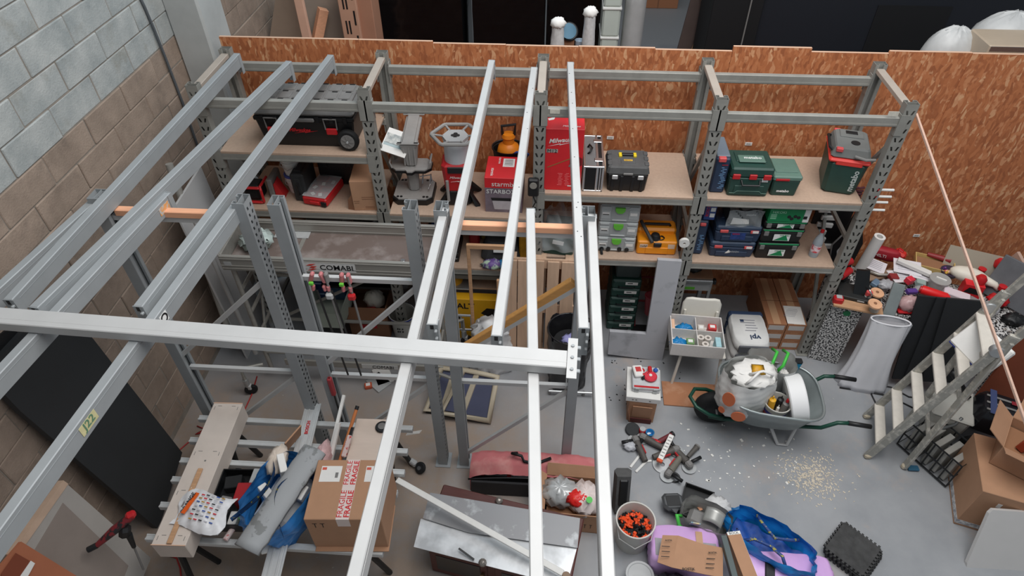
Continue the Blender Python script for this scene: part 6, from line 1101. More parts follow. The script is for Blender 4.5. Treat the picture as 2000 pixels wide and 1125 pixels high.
for i, (pp, lab) in enumerate(((((1742, 740), (1793, 578), (1850, 584), (1790, 742)), 'black foam sheet, left one leaning on the bench'), (((1765, 741), (1830, 582), (1885, 586), (1803, 745)), 'black foam sheet, middle one leaning on the bench'), (((1800, 745), (1850, 583), (1925, 590), (1900, 660), (1860, 748)), 'broad black foam sheet, right one leaning on the bench'))):
    P0 = Vector((3.7, -.43-.035*i, 0)); o = slab('foam_sheet', [onplane(u, v, P0, (-.2, -1, .14)) for u, v in pp], .02, BSH); tag(o, lab, 'foam sheet', 'black foam sheets')
CBL = mat('black_cable', (28, 28, 30), .5)
for pts, lab in ((((1640, 757), (1690, 765), (1730, 772), (1760, 785), (1790, 800)), 'black cable running under the silvery bag towards the ladder'), (((1712, 790), (1702, 770), (1712, 752), (1740, 756), (1775, 775), (1800, 778)), 'black cable loop at the foot of the silvery bag')):
    tag(MB().tube([at(u, v, .008) for u, v in pts], .007, 6).build('cable', CBL, None, True), lab, 'cable')
# tools hung on the end of the rack
t = thing('tool_board', 'black tool board with white holders hung behind the water bottle', 'tool board', (2.88, .60, 1.18), -.05); MB().box((0, 0, .0), (.34, .02, .74), .004).build('board', BLACK, t)
for i in range(7): MB().box((random.uniform(-.11, .03), -.02, .24-.085*i), (.15, .03, .05), .006, (0, random.uniform(-.1, .1), 0)).build('holder', WHITE if i % 2 == 0 else PAPER, t)
t = thing('work_gloves', 'maroon and black gloves hung above the black tool board', 'gloves', (2.86, .50, 1.62)); b = MB(); b.box((0, 0, 0), (.10, .03, .10), .01)
b.build('palm', DARK, t)
for i in range(4): MB().tube([(.04, 0, .035-.022*i), (.10, -.01, .03-.03*i), (.14, -.01, .04-.035*i)], .011, 6).build('finger', mat('maroon_knit', (92, 44, 52), .8), t, True)
t = thing('hedge_tool', 'black and red cordless tool hung on the outside of the rack post', 'tool', (3.02, .42, 1.30), -.3); MB().box((0, 0, 0), (.12, .08, .34), .03, (0, .15, 0)).build('body', BLACK, t); MB().tube([(-.05, -.04, .14), (.02, -.06, .19), (.06, -.05, .10)], .018, 8).build('red_handle', mat('dull_red', (140, 44, 46)), t, True); MB().box((.03, -.045, .05), (.04, .01, .03), .004).build('label', PAPER, t); MB().tube([(0, 0, -.16), (-.06, -.04, -.3), (-.02, -.06, -.45), (.05, 0, -.55)], .007, 6).build('cord', LGREYP, t, True)
t = thing('leaf_shield', 'tall black rounded shield standing behind the white paper roll', 'shield', (3.03, .40, .80), -.2); MB().hull([(-.10, 0, 0), (.10, 0, 0), (-.13, .02, .25), (.12, .02, .3), (-.05, .03, .42), (.08, .03, .42), (-.10, .02, 0), (.10, .02, 0), (-.13, .04, .25), (.12, .04, .3)]).build('shell', BLACK, t); MB().tube([(-.10, -.01, .02), (-.14, .0, .25), (-.06, .01, .43)], .008, 6).build('edge', GREYP, t, True)
for i, (u, v) in enumerate(((1732, 371), (1727, 384), (1720, 395), (1714, 410))):
    p = aty(u, v, -.02); t = thing('hook_bar', f'white hook bar on the right rack post, {["topmost", "second", "third", "lowest"][i]} of four', 'hook', (p.x, -.02, p.z), 0, 'white hook bars'); MB().tube([(-.06, 0, 0), (.055, 0, 0)], .011, 10).build('bar', WHITE, t, 40); MB().cyl((-.066, 0, 0), .013, .014, 10, (0, PI/2, 0)).build('red_end', RED, t, 40)
t = thing('tape_roll', 'white tape roll hung on the front of a rack post', 'tape', (1.385, -.065, 1.40)); MB().lathe([(.012, -.015), (.045, -.015), (.045, .015), (.012, .015), (.012, -.015)], 22, (0, 0, 0), (PI/2, 0, 0)).build('roll', WHITE, t, 40)
# ------------------------------------------------------------------ mobile scaffold behind the upright frames
SX0, SX1, SY0, SY1 = -2.45, -.72, -.69, -.20; SZ = 1.47
sca = thing('mobile_scaffold', 'aluminium mobile scaffold with dusty brown deck behind the upright frames', 'scaffold', ((SX0+SX1)/2, (SY0+SY1)/2, 0)); hw, hd = (SX1-SX0)/2, (SY1-SY0)/2
DECK = mat('dusty_deck', (112, 98, 92), .75, 0, .1, 4, 0, col2=(150, 140, 136), lo=.5, hi=.7); TRAY = mat('scuffed_aluminium', (170, 168, 162), .5, .5, .1, 10, .03, stretch=(.3, 3, 3))
MB().box((0, 0, SZ), (2*hw-.04, 2*hd-.03, .018)).build('deck', DECK, sca); MB().box((-.30, 0, SZ+.011), (.035, 2*hd-.04, .006)).build('deck_strip', TRAY, sca)
for s in (-1, 1):
    b = MB(); b.box((0, s*hd, SZ+.05), (2*hw, .03, .15), .004)
    for z in (.0, .03, .10): b.box((0, s*(hd)-.017, SZ+z), (2*hw, .006, .012), .002)
    b.build('toe_board', TRAY, sca); MB().box((s*hw, 0, SZ+.05), (.025, 2*hd, .15), .004).build('end_board', TRAY, sca)
    for y in (-hd+.03, hd-.03): MB().tube([(s*(hw-.06), y, .18), (s*(hw-.06), y, SZ-.03)], .022, 10).build('leg', TRAY, sca, 40)
    for z in (.35, .62, .90, 1.18): MB().tube([(s*(hw-.06), -hd+.03, z), (s*(hw-.06), hd-.03, z)], .016, 8).build('rung', TRAY, sca, 40)
    MB().tube([(s*(hw-.06), -hd+.03, .30), (s*(hw-.06), hd-.03, 1.20)], .013, 8).build('brace', TRAY, sca, 40)
    for y in (-hd-.16, hd+.10):
        e = s*(hw+.12); MB().tube([(s*(hw-.06), y*.8, .34), (e, y, .36), (e, y, .20)], .017, 8).build('outrigger', TRAY, sca, 40)
        o = MB().cyl((e, y-.0, .16), .026, .09, 12).build('caster_stem', ALU, sca, 40); MB().cyl((e+.02, y, .062), .06, .03, 20, (PI/2, 0, .4), .008).build('wheel', RUBBER, o, 30); MB().box((e+.01, y, .10), (.05, .045, .06), .008).build('fork', STEELW, o)
for y in (-hd+.03, hd-.03):
    MB().tube([(-hw+.06, y, .40), (hw-.06, y, .40)], .018, 8).build('ledger', TRAY, sca, 40)
MB().tube([(-hw+.06, hd-.03, .40), (hw-.06, hd-.03, 1.35)], .016, 8).build('brace', TRAY, sca, 40); MB().tube([(hw-.06, hd-.03, .98), (-hw+.06, hd-.03, .98)], .016, 8).build('ledger', TRAY, sca, 40)
MB().box((.12, -hd, .30), (1.5, .022, .08), .004).build('lower_board', TRAY, sca)
p = aty(644, 523, SY0-.02); lp = MB().box((p.x-sca.location.x, -hd-.0185, SZ+.055), (.42, .003, .095)).build('sign_plate', mat('sign_white', (214, 214, 212), .5), sca); text('COMABI', .08, BLACKP, lp, (p.x-sca.location.x+.055, -hd-.0215, SZ+.055), FR, width=.27, bold=.01)
k = MB(); k.prism([(-.045, -.02), (-.01, -.02), (.03, .0), (.0, .0)], .002, (0, 0, 0)); k.prism([(-.03, .005), (.005, .005), (.035, .025), (-.005, .025)], .002); k.prism([(-.05, .03), (-.01, .03), (.03, .05), (-.02, .045)], .002); k.build('emblem', mat('sign_red', (200, 60, 50), .5), lp, False, (p.x-sca.location.x-.14, -hd-.021, SZ+.04), FR)
p = aty(740, 710, SY0-.02); lp = MB().box((p.x-sca.location.x, -hd-.0125, .30), (.34, .003, .055)).build('sign_plate', MATS['sign_white'], sca); text('COMABI', .05, BLACKP, lp, (p.x-sca.location.x+.03, -hd-.0155, .30), FR, width=.2)
MB().box((-hw+.06, -hd-.018, SZ+.05), (.06, .003, .04)).build('maker_label', LGREYP, sca)
b = MB(); crumple(b, (0, 0, .06), .13, .12, .08, 14, 4.7, .4); tag(b.build('crumpled_sheet', mat('mint_film', (186, 200, 196), .5, 0, .08, 9), None, True, (-2.25, -.42, SZ+.012)), 'crumpled pale green plastic sheet on the left end of the scaffold deck', 'sheet')
tag(MB().box((0, 0, .004), (.30, .09, .008), .002).build('trowel_board', LGREYP, None, False, (-2.0, -.26, SZ+.012), (0, 0, .02)), 'flat pale strip lying on the scaffold deck by the rear rail', 'strip'); tag(MB().cyl((0, 0, .012), .022, .024, 14, (0, 0, 0), .004).build('round_tin', CHROME, None, 30, (-.98, -.56, SZ+.012)), 'small bright tin lid on the right part of the deck', 'lid')
# clamps over the middle frame rail
PK = mat('faded_pink_red', (186, 112, 114), .5)
for i, (u, v, rz, g, lab) in enumerate(((608, 535, .9, True, 'small pink clamp with green pad at the left end of the frame rail'), (629, 532, -.6, False, 'pink and grey clamp tilted right of the green padded clamp'), (640, 545, .0, False, 'grey clamp with pink jaw and long bar, middle of the rail'), (668, 540, .3, True, 'pink clamp with green pad right of the middle on the rail'), (683, 545, -.1, False, 'pink clamp with long thin bar, rightmost on the rail'))):
    p = aty(u, v, FY-.03); t = thing('bar_clamp', lab, 'clamp', (p.x, FY-.035, 2.13), 0, 'clamps on the frame rail'); t['kind'] = 'thing'
    MB().box((0, -.005, .02), (.026, .04, .085), .008, (0, rz*.4, 0)).build('jaw', PK if i != 2 else GREYP, t); MB().box((0, -.02, -.06), (.022, .03, .05), .008, (0, rz*.2, 0)).build('lower_jaw', PK, t)
    if g: MB().box((0, -.035, -.01), (.03, .02, .025), .004).build('pad', LIME, t)
    if i in (2, 4): MB().tube([(0, -.02, .05), (.03, -.03, -.75)], .008, 6).build('bar', GREYP, t); MB().box((0, -.03, -.12), (.05, .04, .05), .01).build('grip', RED if i == 4 else LGREYP, t)
for i, (u, v, lab) in enumerate(((609, 530, 'long thin dark clamp bar hanging left behind the frame post'), (646, 560, 'long thin dark clamp bar hanging behind the middle clamp'))):
    p = aty(u, v, FY-.06); tag(MB().tube([(p.x, FY-.06, 2.05), (p.x+.06, FY-.07, 1.20)], .007, 6).build('clamp_bar', DARK, None), lab, 'bar')
t = thing('bar_clamp', 'red clamp hanging low on the middle frame post', 'clamp', (aty(640, 725, FY-.06).x, FY-.07, 1.05), 0, 'clamps on the frame rail'); t['kind'] = 'thing'; MB().box((0, 0, 0), (.035, .04, .20), .008).build('jaw', mat('clamp_red', (160, 50, 56), .5), t); MB().tube([(0, .0, .1), (0, 0, -.5)], .007, 6).build('bar', DARK, t)
# things on the floor behind the scaffold
t, w = place('cardboard_box', 'navy printed carton behind the scaffold at the left', 'box', -2.25, -1.80, .10, 0, .45); b = MB(); b.box((0, 0, .42), (w, .45, .84), .004); b.build('carton', mat('carton_navy', (44, 62, 112), .5, 0, .1, 8), t)
for i in range(4): MB().box((-.1+.07*(i % 2), -.2275, .72-.14*i), (.2, .002, .02)).build('print', mat('print_pale_blue', (150, 170, 205), .6), t)
b = MB(); b.hull([(.03, -.2265, .15), (.20, -.2265, .12), (.21, -.2265, .5), (.08, -.2265, .62), (.02, -.2275, .4), (.15, -.2275, .35)]); b.build('picture', mat('picture_teal', (70, 96, 130), .5, 0, .4, 14), t)
t = thing('cardboard_box', 'open brown carton with a red label behind the scaffold braces', 'box', (-1.58, .12, .0005), .02); open_box(t, .40, .36, .42, .006, CARDD, None, (('n', .1), ('s', 2.6)), 'carton', .15); MB().box((0, -.182, .16), (.16, .002, .05)).build('red_label', REDP, t); MB().box((0, 0, .15), (.36, .32, .28)).build('inside', CARDD, t)
b = MB(); crumple(b, (0, 0, .10), .10, .08, .12, 10, 1.7, .3); tag(b.build('paper_wad', CREAM, None, True, (-1.52, .10, .292)), 'crumpled cream paper rising from the open carton', 'paper'); tag(MB().bar((-1.72, -.02, .32), (-1.5, .02, .33), .05, .04, .006).build('red_tube', RED, None), 'red strip lying in the open brown carton', 'strip')
t = thing('bucket', 'white bucket with blue rim and printed marks on the floor behind the scaffold', 'bucket', (-1.24, .02, .0005)); MB().lathe([(0, .001), (.105, 0), (.115, .16), (.13, .30), (.138, .30), (.138, .285), (.126, .285), (.11, .01), (0, .01)], 28).build('body', MILKY, t, 40); MB().lathe([(.1095, .06), (.1115, .09)], 28).build('blue_band', BLUE, t, True); MB().lathe([(.139, .302), (.139, .285), (.13, .27)], 28).build('blue_rim', BLUE, t, True)
b = MB(); [b.box((.1*math.cos(a), -.12, z), (.012, .01, .012)) for a in (1.4, 1.7, 1.9) for z in (.14, .18)]; b.build('print', BLACKP, t)
t, w = place('storage_tub', 'low pale green open tub under the scaffold', 'tub', -2.10, -1.75, -.30, 0, .45); t.location.z = .36; open_box(t, .36, .44, .20, .006, mat('pale_green_card', (168, 176, 164), .7)); MB().box((0, 0, -.19), (.30, .36, .33), .01).build('pedestal', DARK, t)
t = thing('black_bag', 'large shiny black bag hanging full under the shelf behind the clamps', 'bag', (-1.62, .25, .62)); b = MB(); crumple(b, (0, 0, .12), .42, .2, .16, 16, 2.4, .14); b.build('bag', mat('shiny_black_film', (26, 26, 28), .25, 0, .2, 8), t, True); MB().box((0, 0, -.03), (.8, .4, .03)).build('board', DARK, t)
# lower shelf of bay two and the tools on it
for k, (x0, x1, h, m, lab) in enumerate(((-.92, -.62, .30, BLACK, 'black stacked sorting trays on the lower shelf behind the frame post'), (-.42, -.05, .20, mat('dark_canvas', (52, 52, 54), .8, 0, .1, 10), 'dark canvas tool bag with white tag on the lower shelf'))):
    t, w = place(('sorting_trays', 'tool_bag')[k], lab, ('trays', 'bag')[k], x0, x1, .04, .98, .34); b = MB()
    if k == 0:
        for i in range(5): b.box((0, 0, .03+.058*i), (w, .34, .05), .006)
        b.build('trays', m, t)
        for i in range(5): MB().box((0, -.172, .045+.058*i), (w*.9, .006, .008)).build('lip', GREYP, t)
    else: taper(b, w, .30, .19, w*.8, .22, 0, .05); b.build('bag', m, t, 40); MB().box((0.0, -.15, .14), (.12, .01, .03), .002, (-.2, 0, 0)).build('tag', WHITEP, t)
for k, (x, y, z, d, m, lab) in enumerate(((-.78, .2, 1.285, (.2, .16, .03), mat('strong_blue', (40, 100, 180), .5), 'blue flat box on the black sorting trays'), (-.66, .12, 1.285, (.16, .14, .05), RED, 'red flat box on the black sorting trays'), (-.50, .40, .9805, (.1, .2, .48), mat('deep_red_box', (160, 26, 34)), 'tall red box at the back of the lower shelf'), (-.36, .45, .9805, (.18, .12, .34), mat('olive_gold', (150, 128, 50), .35, 0, .2, 12), 'gold and grey bag at the back of the lower shelf'), (-.15, .5, .9805, (.30, .2, .42), mat('navy_cloth', (46, 56, 84), .8, 0, .15, 8), 'grey navy bundle at the back of the lower shelf'), (.0, .2, .9805, (.12, .14, .26), mat('amber_tool', (206, 150, 30), .5, 0, .3, 12), 'yellow and black tool standing beside the pallet top'))):
    o = MB().box((0, 0, d[2]/2), d, .014).build(['flat_box', 'flat_box', 'tall_box', 'cloth_bag', 'cloth_bundle', 'power_tool'][k], m, None, False, (x, y, z), (0, 0, random.uniform(-.15, .15))); tag(o, lab, ['box', 'box', 'box', 'bag', 'bundle', 'tool'][k]); o['kind'] = 'thing'
for k, (x, y, m, lab) in enumerate(((-.30, .02, mat('violet_print', (110, 84, 150), .5, 0, .5, 18, col2=(190, 214, 190), lo=.45, hi=.55), 'violet patterned packet lying before the dark tool bag'), (-.16, .03, mat('azure_film', (40, 140, 200), .4), 'bright blue packet lying before the dark tool bag'))):
    b = MB(); crumple(b, (0, 0, .04), .10, .06, .045, 9, 1+k*3, .3); tag(b.build('packet', m, None, True, (x, y-.03, .9805)), lab, 'packet')
t, w = place('shelf_unit', 'low metal shelf with a yellow tool behind the broom handles', 'shelf', -.95, -.10, .10, .0, .45); b = MB(); b.box((0, 0, .76), (w, .45, .03), .003); b.box((0, 0, .60), (w, .45, .02)); b.build('boards', BOARD, t); MB().box((0, -.235, .76), (w, .02, .05), .003).build('front_edge', RACK, t)
for s in (-1, 1):
    for y in (-.2, .2): MB().box((s*(w/2-.02), y, .38), (.03, .03, .76)).build('leg', RACK, t)
t = thing('circular_saw', 'yellow and black saw on the low metal shelf', 'saw', (-.72, .18, .615)); MB().lathe([(0, 0), (.10, 0), (.10, .04), (.07, .09), (0, .10)], 20).build('body', mat('saw_yellow', (226, 160, 30), .45, 0, .1, 10), t, 40); MB().box((.06, -.05, .01), (.28, .16, .012), .003).build('base_plate', ALU, t); MB().tube([(-.06, 0, .09), (0, 0, .14), (.08, 0, .10)], .016, 8).build('handle', DARK, t, True)
DWY = mat('yellow_carton', (226, 170, 28), .5, 0, .05, 8)
t, w = place('cardboard_box', 'wide yellow power tool carton with black print behind the white sack', 'box', -.90, -.08, -.02, 0, .10); b = MB(); b.box((0, 0, .28), (w, .10, .56), .004); b.build('carton', DWY, t); text('DEWALT', .14, BLACKP, t, (-.20, -.052, .47), FR, width=.40, bold=.02)
for (x, z, s) in ((.16, .40, .10), (-.22, .28, .08)): MB().hull([(x-s, -.0515, z-.02), (x-s*.4, -.0515, z+.05), (x+s*.8, -.0515, z+.04), (x+s, -.0515, z-.03), (x+s*.2, -.0515, z-.08), (x-s*.5, -.0515, z-.06), (x, -.0505, z)]).build('picture', DARK, t)
MB().hull([(.34, -.0515, .42), (.40, -.0515, .46), (.40, -.0515, .36), (.37, -.0505, .42)]).build('print_arrow', BLACKP, t)
for i in range(4): MB().box((-.30, -.051, .20-.03*i), (.12, .002, .012)).build('print', BLACKP, t)
t = thing('trolley', 'folded chrome hand trolley in front of the yellow carton', 'trolley', (-.62, -.10, 0)); b = MB()
for z in (.42, .22): b.tube([(-.13, 0, z), (.13, 0, z)], .013, 8)
for x in (-.10, .0, .10): b.tube([(x, .01, .02), (x, .01, .42)], .010, 8)
b.build('frame', CHROME, t, 40)
for s in (-1, 1): MB().cyl((s*.15, .02, .07), .07, .03, 18, (0, PI/2, 0), .01).build('wheel', RUBBER, t, 30)
# pallet leaning on the rack with slats
PW = mat('pallet_timber', (196, 164, 138), .8, 0, .12, 5, .05, stretch=(5, 5, .6)); t = thing('pallet', 'wooden pallet with vertical slats leaning against the rack', 'pallet', (.145, -.22, 0.0)); t.rotation_euler = (-.10, 0, -.01); Hh = 1.18
for i, x in enumerate((-.30, -.165, -.02, .125, .27)): MB().box((x*.93, -.02, Hh/2+.002+random.uniform(-.004, .004)), ((.135, .10, .105, .105, .12)[i], .022, Hh), .002).build('slat', PW, t)
for z in (.06, .62, 1.14): MB().box((0, .005, z), (.66, .022, .10), .002).build('cross_board', PW, t)
for z in (.06, .62, 1.14):
    for x in (-.27, 0, .27): MB().box((x, .055, z), (.10, .078, .10), .003).build('block', PW, t)
for x in (-.27, 0, .27): MB().box((x, .105, Hh/2), (.10, .022, Hh), .002).build('back_slat', PW, t)
# brooms and wooden frame handle, white sack, black bin bag
t = thing('trestle', 'bare timber trestle frame standing in front of the low shelf', 'trestle', (-.33, -.22, 0)); MB().box((.0, .0, 1.40), (.34, .03, .045), .003).build('top_bar', WOOD, t)
for x in (-.155, .10): MB().bar((x, 0, 1.38 if x < 0 else 1.02), (x+.01, -.06, .02), .03, .03, .003).build('post', WOOD, t)
t = thing('rubble_sack', 'crumpled white woven sack standing in front of the yellow carton', 'sack', (-.30, -.36, .001)); b = MB(); sack(b, .20, .13, .62, lambda q: 1.0-.15*q+.10*math.sin(7*q)-.35*(q > .93), .22, 34, 16, 2.6, 5.1, True, True, 9); b.build('sack', mat('woven_white', (224, 224, 224), .7, 0, .05, 12, .2), t, True)
t = thing('waste_bin', 'bin with a black liner bag standing before the pallet', 'bin', (.44, -.50, .001)); b = MB(); sack(b, .20, .19, .72, lambda q: .84+.16*q, .12, 32, 12, 3, 3.3, False); b.build('liner', mat('liner_black', (36, 36, 38), .3, 0, .2, 9), t, True); MB().tube([(.205*math.cos(2*PI*k/24), .195*math.sin(2*PI*k/24), .715) for k in range(24)], .008, 6, True).build('rim', mat('liner_black', (36, 36, 38)), t, True); MB().cyl((0, 0, .30), .15, .5, 20).build('contents', DARK, t); b = MB(); crumple(b, (0, -.02, .58), .08, .07, .04, 9, .9, .4); b.build('litter', mat('violet_film', (150, 150, 200), .4), t, True)
for x, y in ((-.16, -.12), (.16, -.12)): MB().cyl((x, y-.06, .025), .025, .02, 12, (0, PI/2, 0)).build('caster', GREYP, t, 30)
MB().tube([(-.17, -.20, .06), (.25, -.20, .06)], .012, 8).build('foot_bar', ALU, t, 40)
# cream framed blue screens leaning on the frame
SCR = mat('dusty_navy_panel', (74, 78, 102), .7, 0, .1, 6); CFR = mat('cream_frame', (190, 178, 156), .55, 0, .05, 8)
for i, (pp, lab) in enumerate((((( 832, 800), (905, 812), (925, 728), (862, 718)), 'cream framed navy panel, left and rear one behind the frame posts'), (((862, 806), (955, 822), (970, 736), (905, 722)), 'cream framed navy panel, right and front one behind the frame posts'))):
    P0 = Vector((-.55, -.97-.13*i, 0)); nn = (0.1, -1, 1.0); c4 = [onplane(u, v, P0, nn) for u, v in pp]; c = sum(c4, Vector())/4; t = thing('framed_screen', lab, 'panel', c, 0, 'cream framed panels'); slab('panel', [c+(q-c)*.88 for q in c4], .02, SCR, t); fr = MB(); fr.tube([q-c for q in c4], .034, 8, True); fr.build('rim', CFR, t, True)
    m1, m2 = c4[0].lerp(c4[1], .42)-c, c4[3].lerp(c4[2], .42)-c; MB().bar(m1, m2, .05, .03, .006).build('mid_bar', CFR, t)
    MB().tube([c4[0]-c+Vector((0, -.01, -.02)), c4[1]-c+Vector((0, -.01, -.02))], .012, 6).build('lower_edge', DARK, t, True)
# papers and scraps on the floor below the scaffold
for (u, v, d, r, m, lab) in ((748, 735, (.16, .22), .5, PAPER, 'grey white sheet lying on the floor under the crossing beam'), (740, 748, (.20, .16), -.7, LGREYP, 'tilted pale sheet on the floor beside the orange packet')):
    p = at(u, v); o = MB().box((0, 0, .01), (*d, .02), .003).build('paper_sheet', m, None, False, (p.x, p.y, .0005), (0, 0, r)); tag(o, lab, 'paper')
p = at(720, 756); o = MB().box((0, 0, .02), (.07, .06, .04), .006).build('packet', mat('orange_packet', (200, 92, 60), .5), None, False, (p.x, p.y, .0005), (0, 0, .3)); tag(o, 'small orange and white packet on the floor under the crossing beam', 'packet'); MB().box((0, 0, .0405), (.04, .035, .003)).build('print', WHITEP, o)
p = at(808, 848); tag(MB().hull([(-.07, -.02, 0), (.05, .01, 0), (.07, .05, 0), (-.05, .02, 0), (-.06, -.01, .02), (.05, .03, .02)]).build('plastic_shard', PAPER, None, False, (p.x, p.y, .0005)), 'white curved shard lying on the brown dusty floor', 'shard')
RC = mat('red_cable', (180, 44, 44), .5)
for pts, lab in ((((502, 735), (492, 770), (478, 800), (470, 830)), 'thin red cable on the floor beside the scaffold caster'), (((385, 832), (400, 838), (382, 848), (408, 842), (396, 836)), 'tangled red cable near the block wall'), (((405, 850), (370, 862), (340, 888), (330, 900)), 'red cable running along the foot of the block wall'), (((322, 1082), (345, 1090), (352, 1110), (355, 1140)), 'red cable hanging below the long white box')):
    tag(MB().tube([at(u, v, .01) for u, v in pts], .006, 6).build('cable', RC, None, True), lab, 'cable')
# swivel caster, red bag with rails, wooden cabinet under sheets, white strip
t = thing('caster_leg', 'black swivel caster leg lying on the floor beside the slatted table', 'caster', at(800, 905)+Vector((0, 0, .0)), -.55); MB().tube([(-.10, 0, .12), (.03, 0, .045)], .022, 8).build('arm', DARK, t); MB().box((.05, 0, .06), (.07, .05, .05), .01).build('bracket', STEELW, t); MB().cyl((.13, 0, .05), .05, .03, 22, (PI/2-.9, 0, 0), .01).build('wheel', RUBBER, t, 30); MB().cyl((.13, -.012, .06), .018, .02, 12, (PI/2-.9, 0, 0)).build('hub', CHROME, t, 30)
RBG = mat('faded_red_canvas', (194, 112, 114), .85, 0, .06, 4, .08, col2=(208, 154, 146), lo=.5, hi=.72)
t = thing('tool_bag', 'long faded red canvas bag open at the front with metal rails', 'bag', (.16, -1.62, 0)); W = 1.06; b = MB()
prof = [(-.16, .02), (-.17, .12), (-.10, .27), (.02, .31), (.11, .27), (.13, .12), (.12, .01)]
for i in range(22):
    pass
b.grid(lambda u, v: ((u-.5)*W*(1-.02*math.sin(PI*v)), [-.10, -.02, .09, .13, .12][min(4, int(v*4))]+(([-.10, -.02, .09, .13, .12, .12][min(4, int(v*4))+1]-[-.10, -.02, .09, .13, .12][min(4, int(v*4))])*(v*4-int(v*4)) if v < 1 else 0), [.24, .31, .29, .14, .004][min(4, int(v*4))]+(([.24, .31, .29, .14, .004, .004][min(4, int(v*4))+1]-[.24, .31, .29, .14, .004][min(4, int(v*4))])*(v*4-int(v*4)) if v < 1 else 0)-.10*abs(2*u-1)**6*(1-v)+.012*wob(u*9, v*5)), 40, 12)
for s in (-1, 1): b.hull([(s*W/2*.985, -.12, .0), (s*W/2*.985, .12, 0), (s*W/2*.99, -.10, .14), (s*W/2*.99, .10, .19), (s*(W/2*.975), -.12, 0), (s*W/2*.975, .1, .19)])
b.build('canvas', RBG, t, True)
b = MB(); b.box((0, -.145, .10), (W*.96, .02, .20), .008); b.box((0, 0, .006), (W*.97, .27, .012)); b.build('front_panel', mat('dark_canvas', (52, 52, 54)), t); MB().tube([((k/20-.5)*W, -.135, .20+.06*math.sin(PI*k/20)) for k in range(21)], .008, 6).build('zip', BLACK, t, True)
for z, y, m in ((.14, -.04, CHROME), (.17, .0, ALU), (.20, .04, GREYP)): MB().box((0, y, z), (W*.9, .03, .025), .004).build('rail', m, t)
for x in (-.42, -.20, .10, .32): MB().box((x, -.055, .165), (.035, .03, .03), .004).build('red_clip', RED, t)
MB().box((0, -.06, .16), (.03, .02, .04)).build('strap', BLACK, t); MB().tube([(-.14, .05, .33), (-.18, .02, .37), (-.10, .0, .37), (-.08, -.02, .325), (.02, -.03, .315), (.14, .02, .33)], .013, 6).build('strap_handle', DARK, t, True)
MH = mat('red_brown_wood', (84, 42, 36), .5, 0, .12, 7, .02, stretch=(1, 7, 7)); cr = -.20
t = thing('cabinet', 'dark red brown wooden cabinet lying under metal sheets at the bottom', 'cabinet', (-.04, -2.33, 0), cr); b = MB(); b.box((0, 0, .21), (1.02, .42, .42), .01); b.build('body', MH, t); MB().box((0, .02, .435), (1.10, .50, .03), .008).build('top', MH, t)
for x in (-.28, .22): o = MB().box((x, -.213, .21), (.44, .016, .32), .004).build('door', MH, t); MB().box((x, -.222, .21), (.34, .006, .22), .002).build('glass', mat('dark_glass', (30, 28, 28), .15), o); MB().lathe([(0, 0), (.012, 0), (.02, .02), (0, .028)], 12, (x+.19, -.221, .22), (PI/2, 0, 0)).build('knob', mat('brass', (120, 96, 66), .35, .6), o, 40)
MS = mat('brushed_sheet_metal', (186, 188, 190), .4, .45, .05, 3, .02, col2=(222, 224, 226), lo=.45, hi=.6); MS2 = mat('dull_sheet_metal', (150, 150, 152), .5, .4, .05, 5, 0, col2=(186, 188, 190), lo=.58, hi=.66)
for i, (pp, z, m, lab) in enumerate((((( 822, 1013), (1128, 1066), (1108, 1140), (1040, 1128), (808, 1068)), .458, MS, 'bright brushed metal sheet lying on the wooden cabinet'), (((840, 962), (1133, 1012), (1128, 1070), (915, 1040), (826, 1012)), .474, MS2, 'dull grey metal sheet lying over the bright sheet'))):
    o = slab('metal_sheet', [at(u, v, z) for u, v in pp], .004, m); tag(o, lab, 'metal sheet')
a, q = at(775, 937, .62), at(1100, 1120, .52); tag(MB().bar(a, q, .045, .014, .003).build('white_strip', WHITE, None), 'long white plastic strip sloping from the slatted table over the sheets', 'strip'); o = MB().cyl((0, 0, 0), .028, .02, 16, (0, 0, 0), .004).build('wood_plug', mat('brown_plug', (140, 116, 96), .7), None, 30, q+Vector((.02, -.02, .012))); tag(o, 'round brown plug at the lower end of the white strip', 'plug')
a, q = at(896, 1071, .49), at(926, 1093, .475); tag(MB().bar(a, q, .012, .008).build('steel_pin', DARK, None), 'thin dark steel pin lying on the bright metal sheet', 'pin')
for (u, v, z, lab) in ((943, 1098, .47, 'small crystal knob lying at the front edge of the bright sheet'), (975, 978, .452, 'small crystal knob lying on the cabinet top behind the sheets')):
    tag(MB().lathe([(0, 0), (.025, 0), (.03, .02), (.018, .045), (0, .05)], 10).build('crystal_knob', mat('smoky_glass', (130, 124, 118), .15, .3), None, False, at(u, v, z), (.6, 0, 0)), lab, 'knob')
t = thing('cardboard_box', 'open brown carton full of bags and red packets under the tallest beams', 'box', (.49, -1.88, .0005), -.04); open_box(t, .46, .34, .26, .006, CARD, None, (('n', .5), ('w', .8)), 'carton', .10); b = MB()
for x in (.10, .145): b.box((x, -.1715, .10), (.004, .001, .05)); b.box((x, -.1715, .125), (.02, .001, .004))
b.build('print', BLACKP, t); MB().box((0, 0, .09), (.42, .30, .17)).build('inside', CARDIN, t)
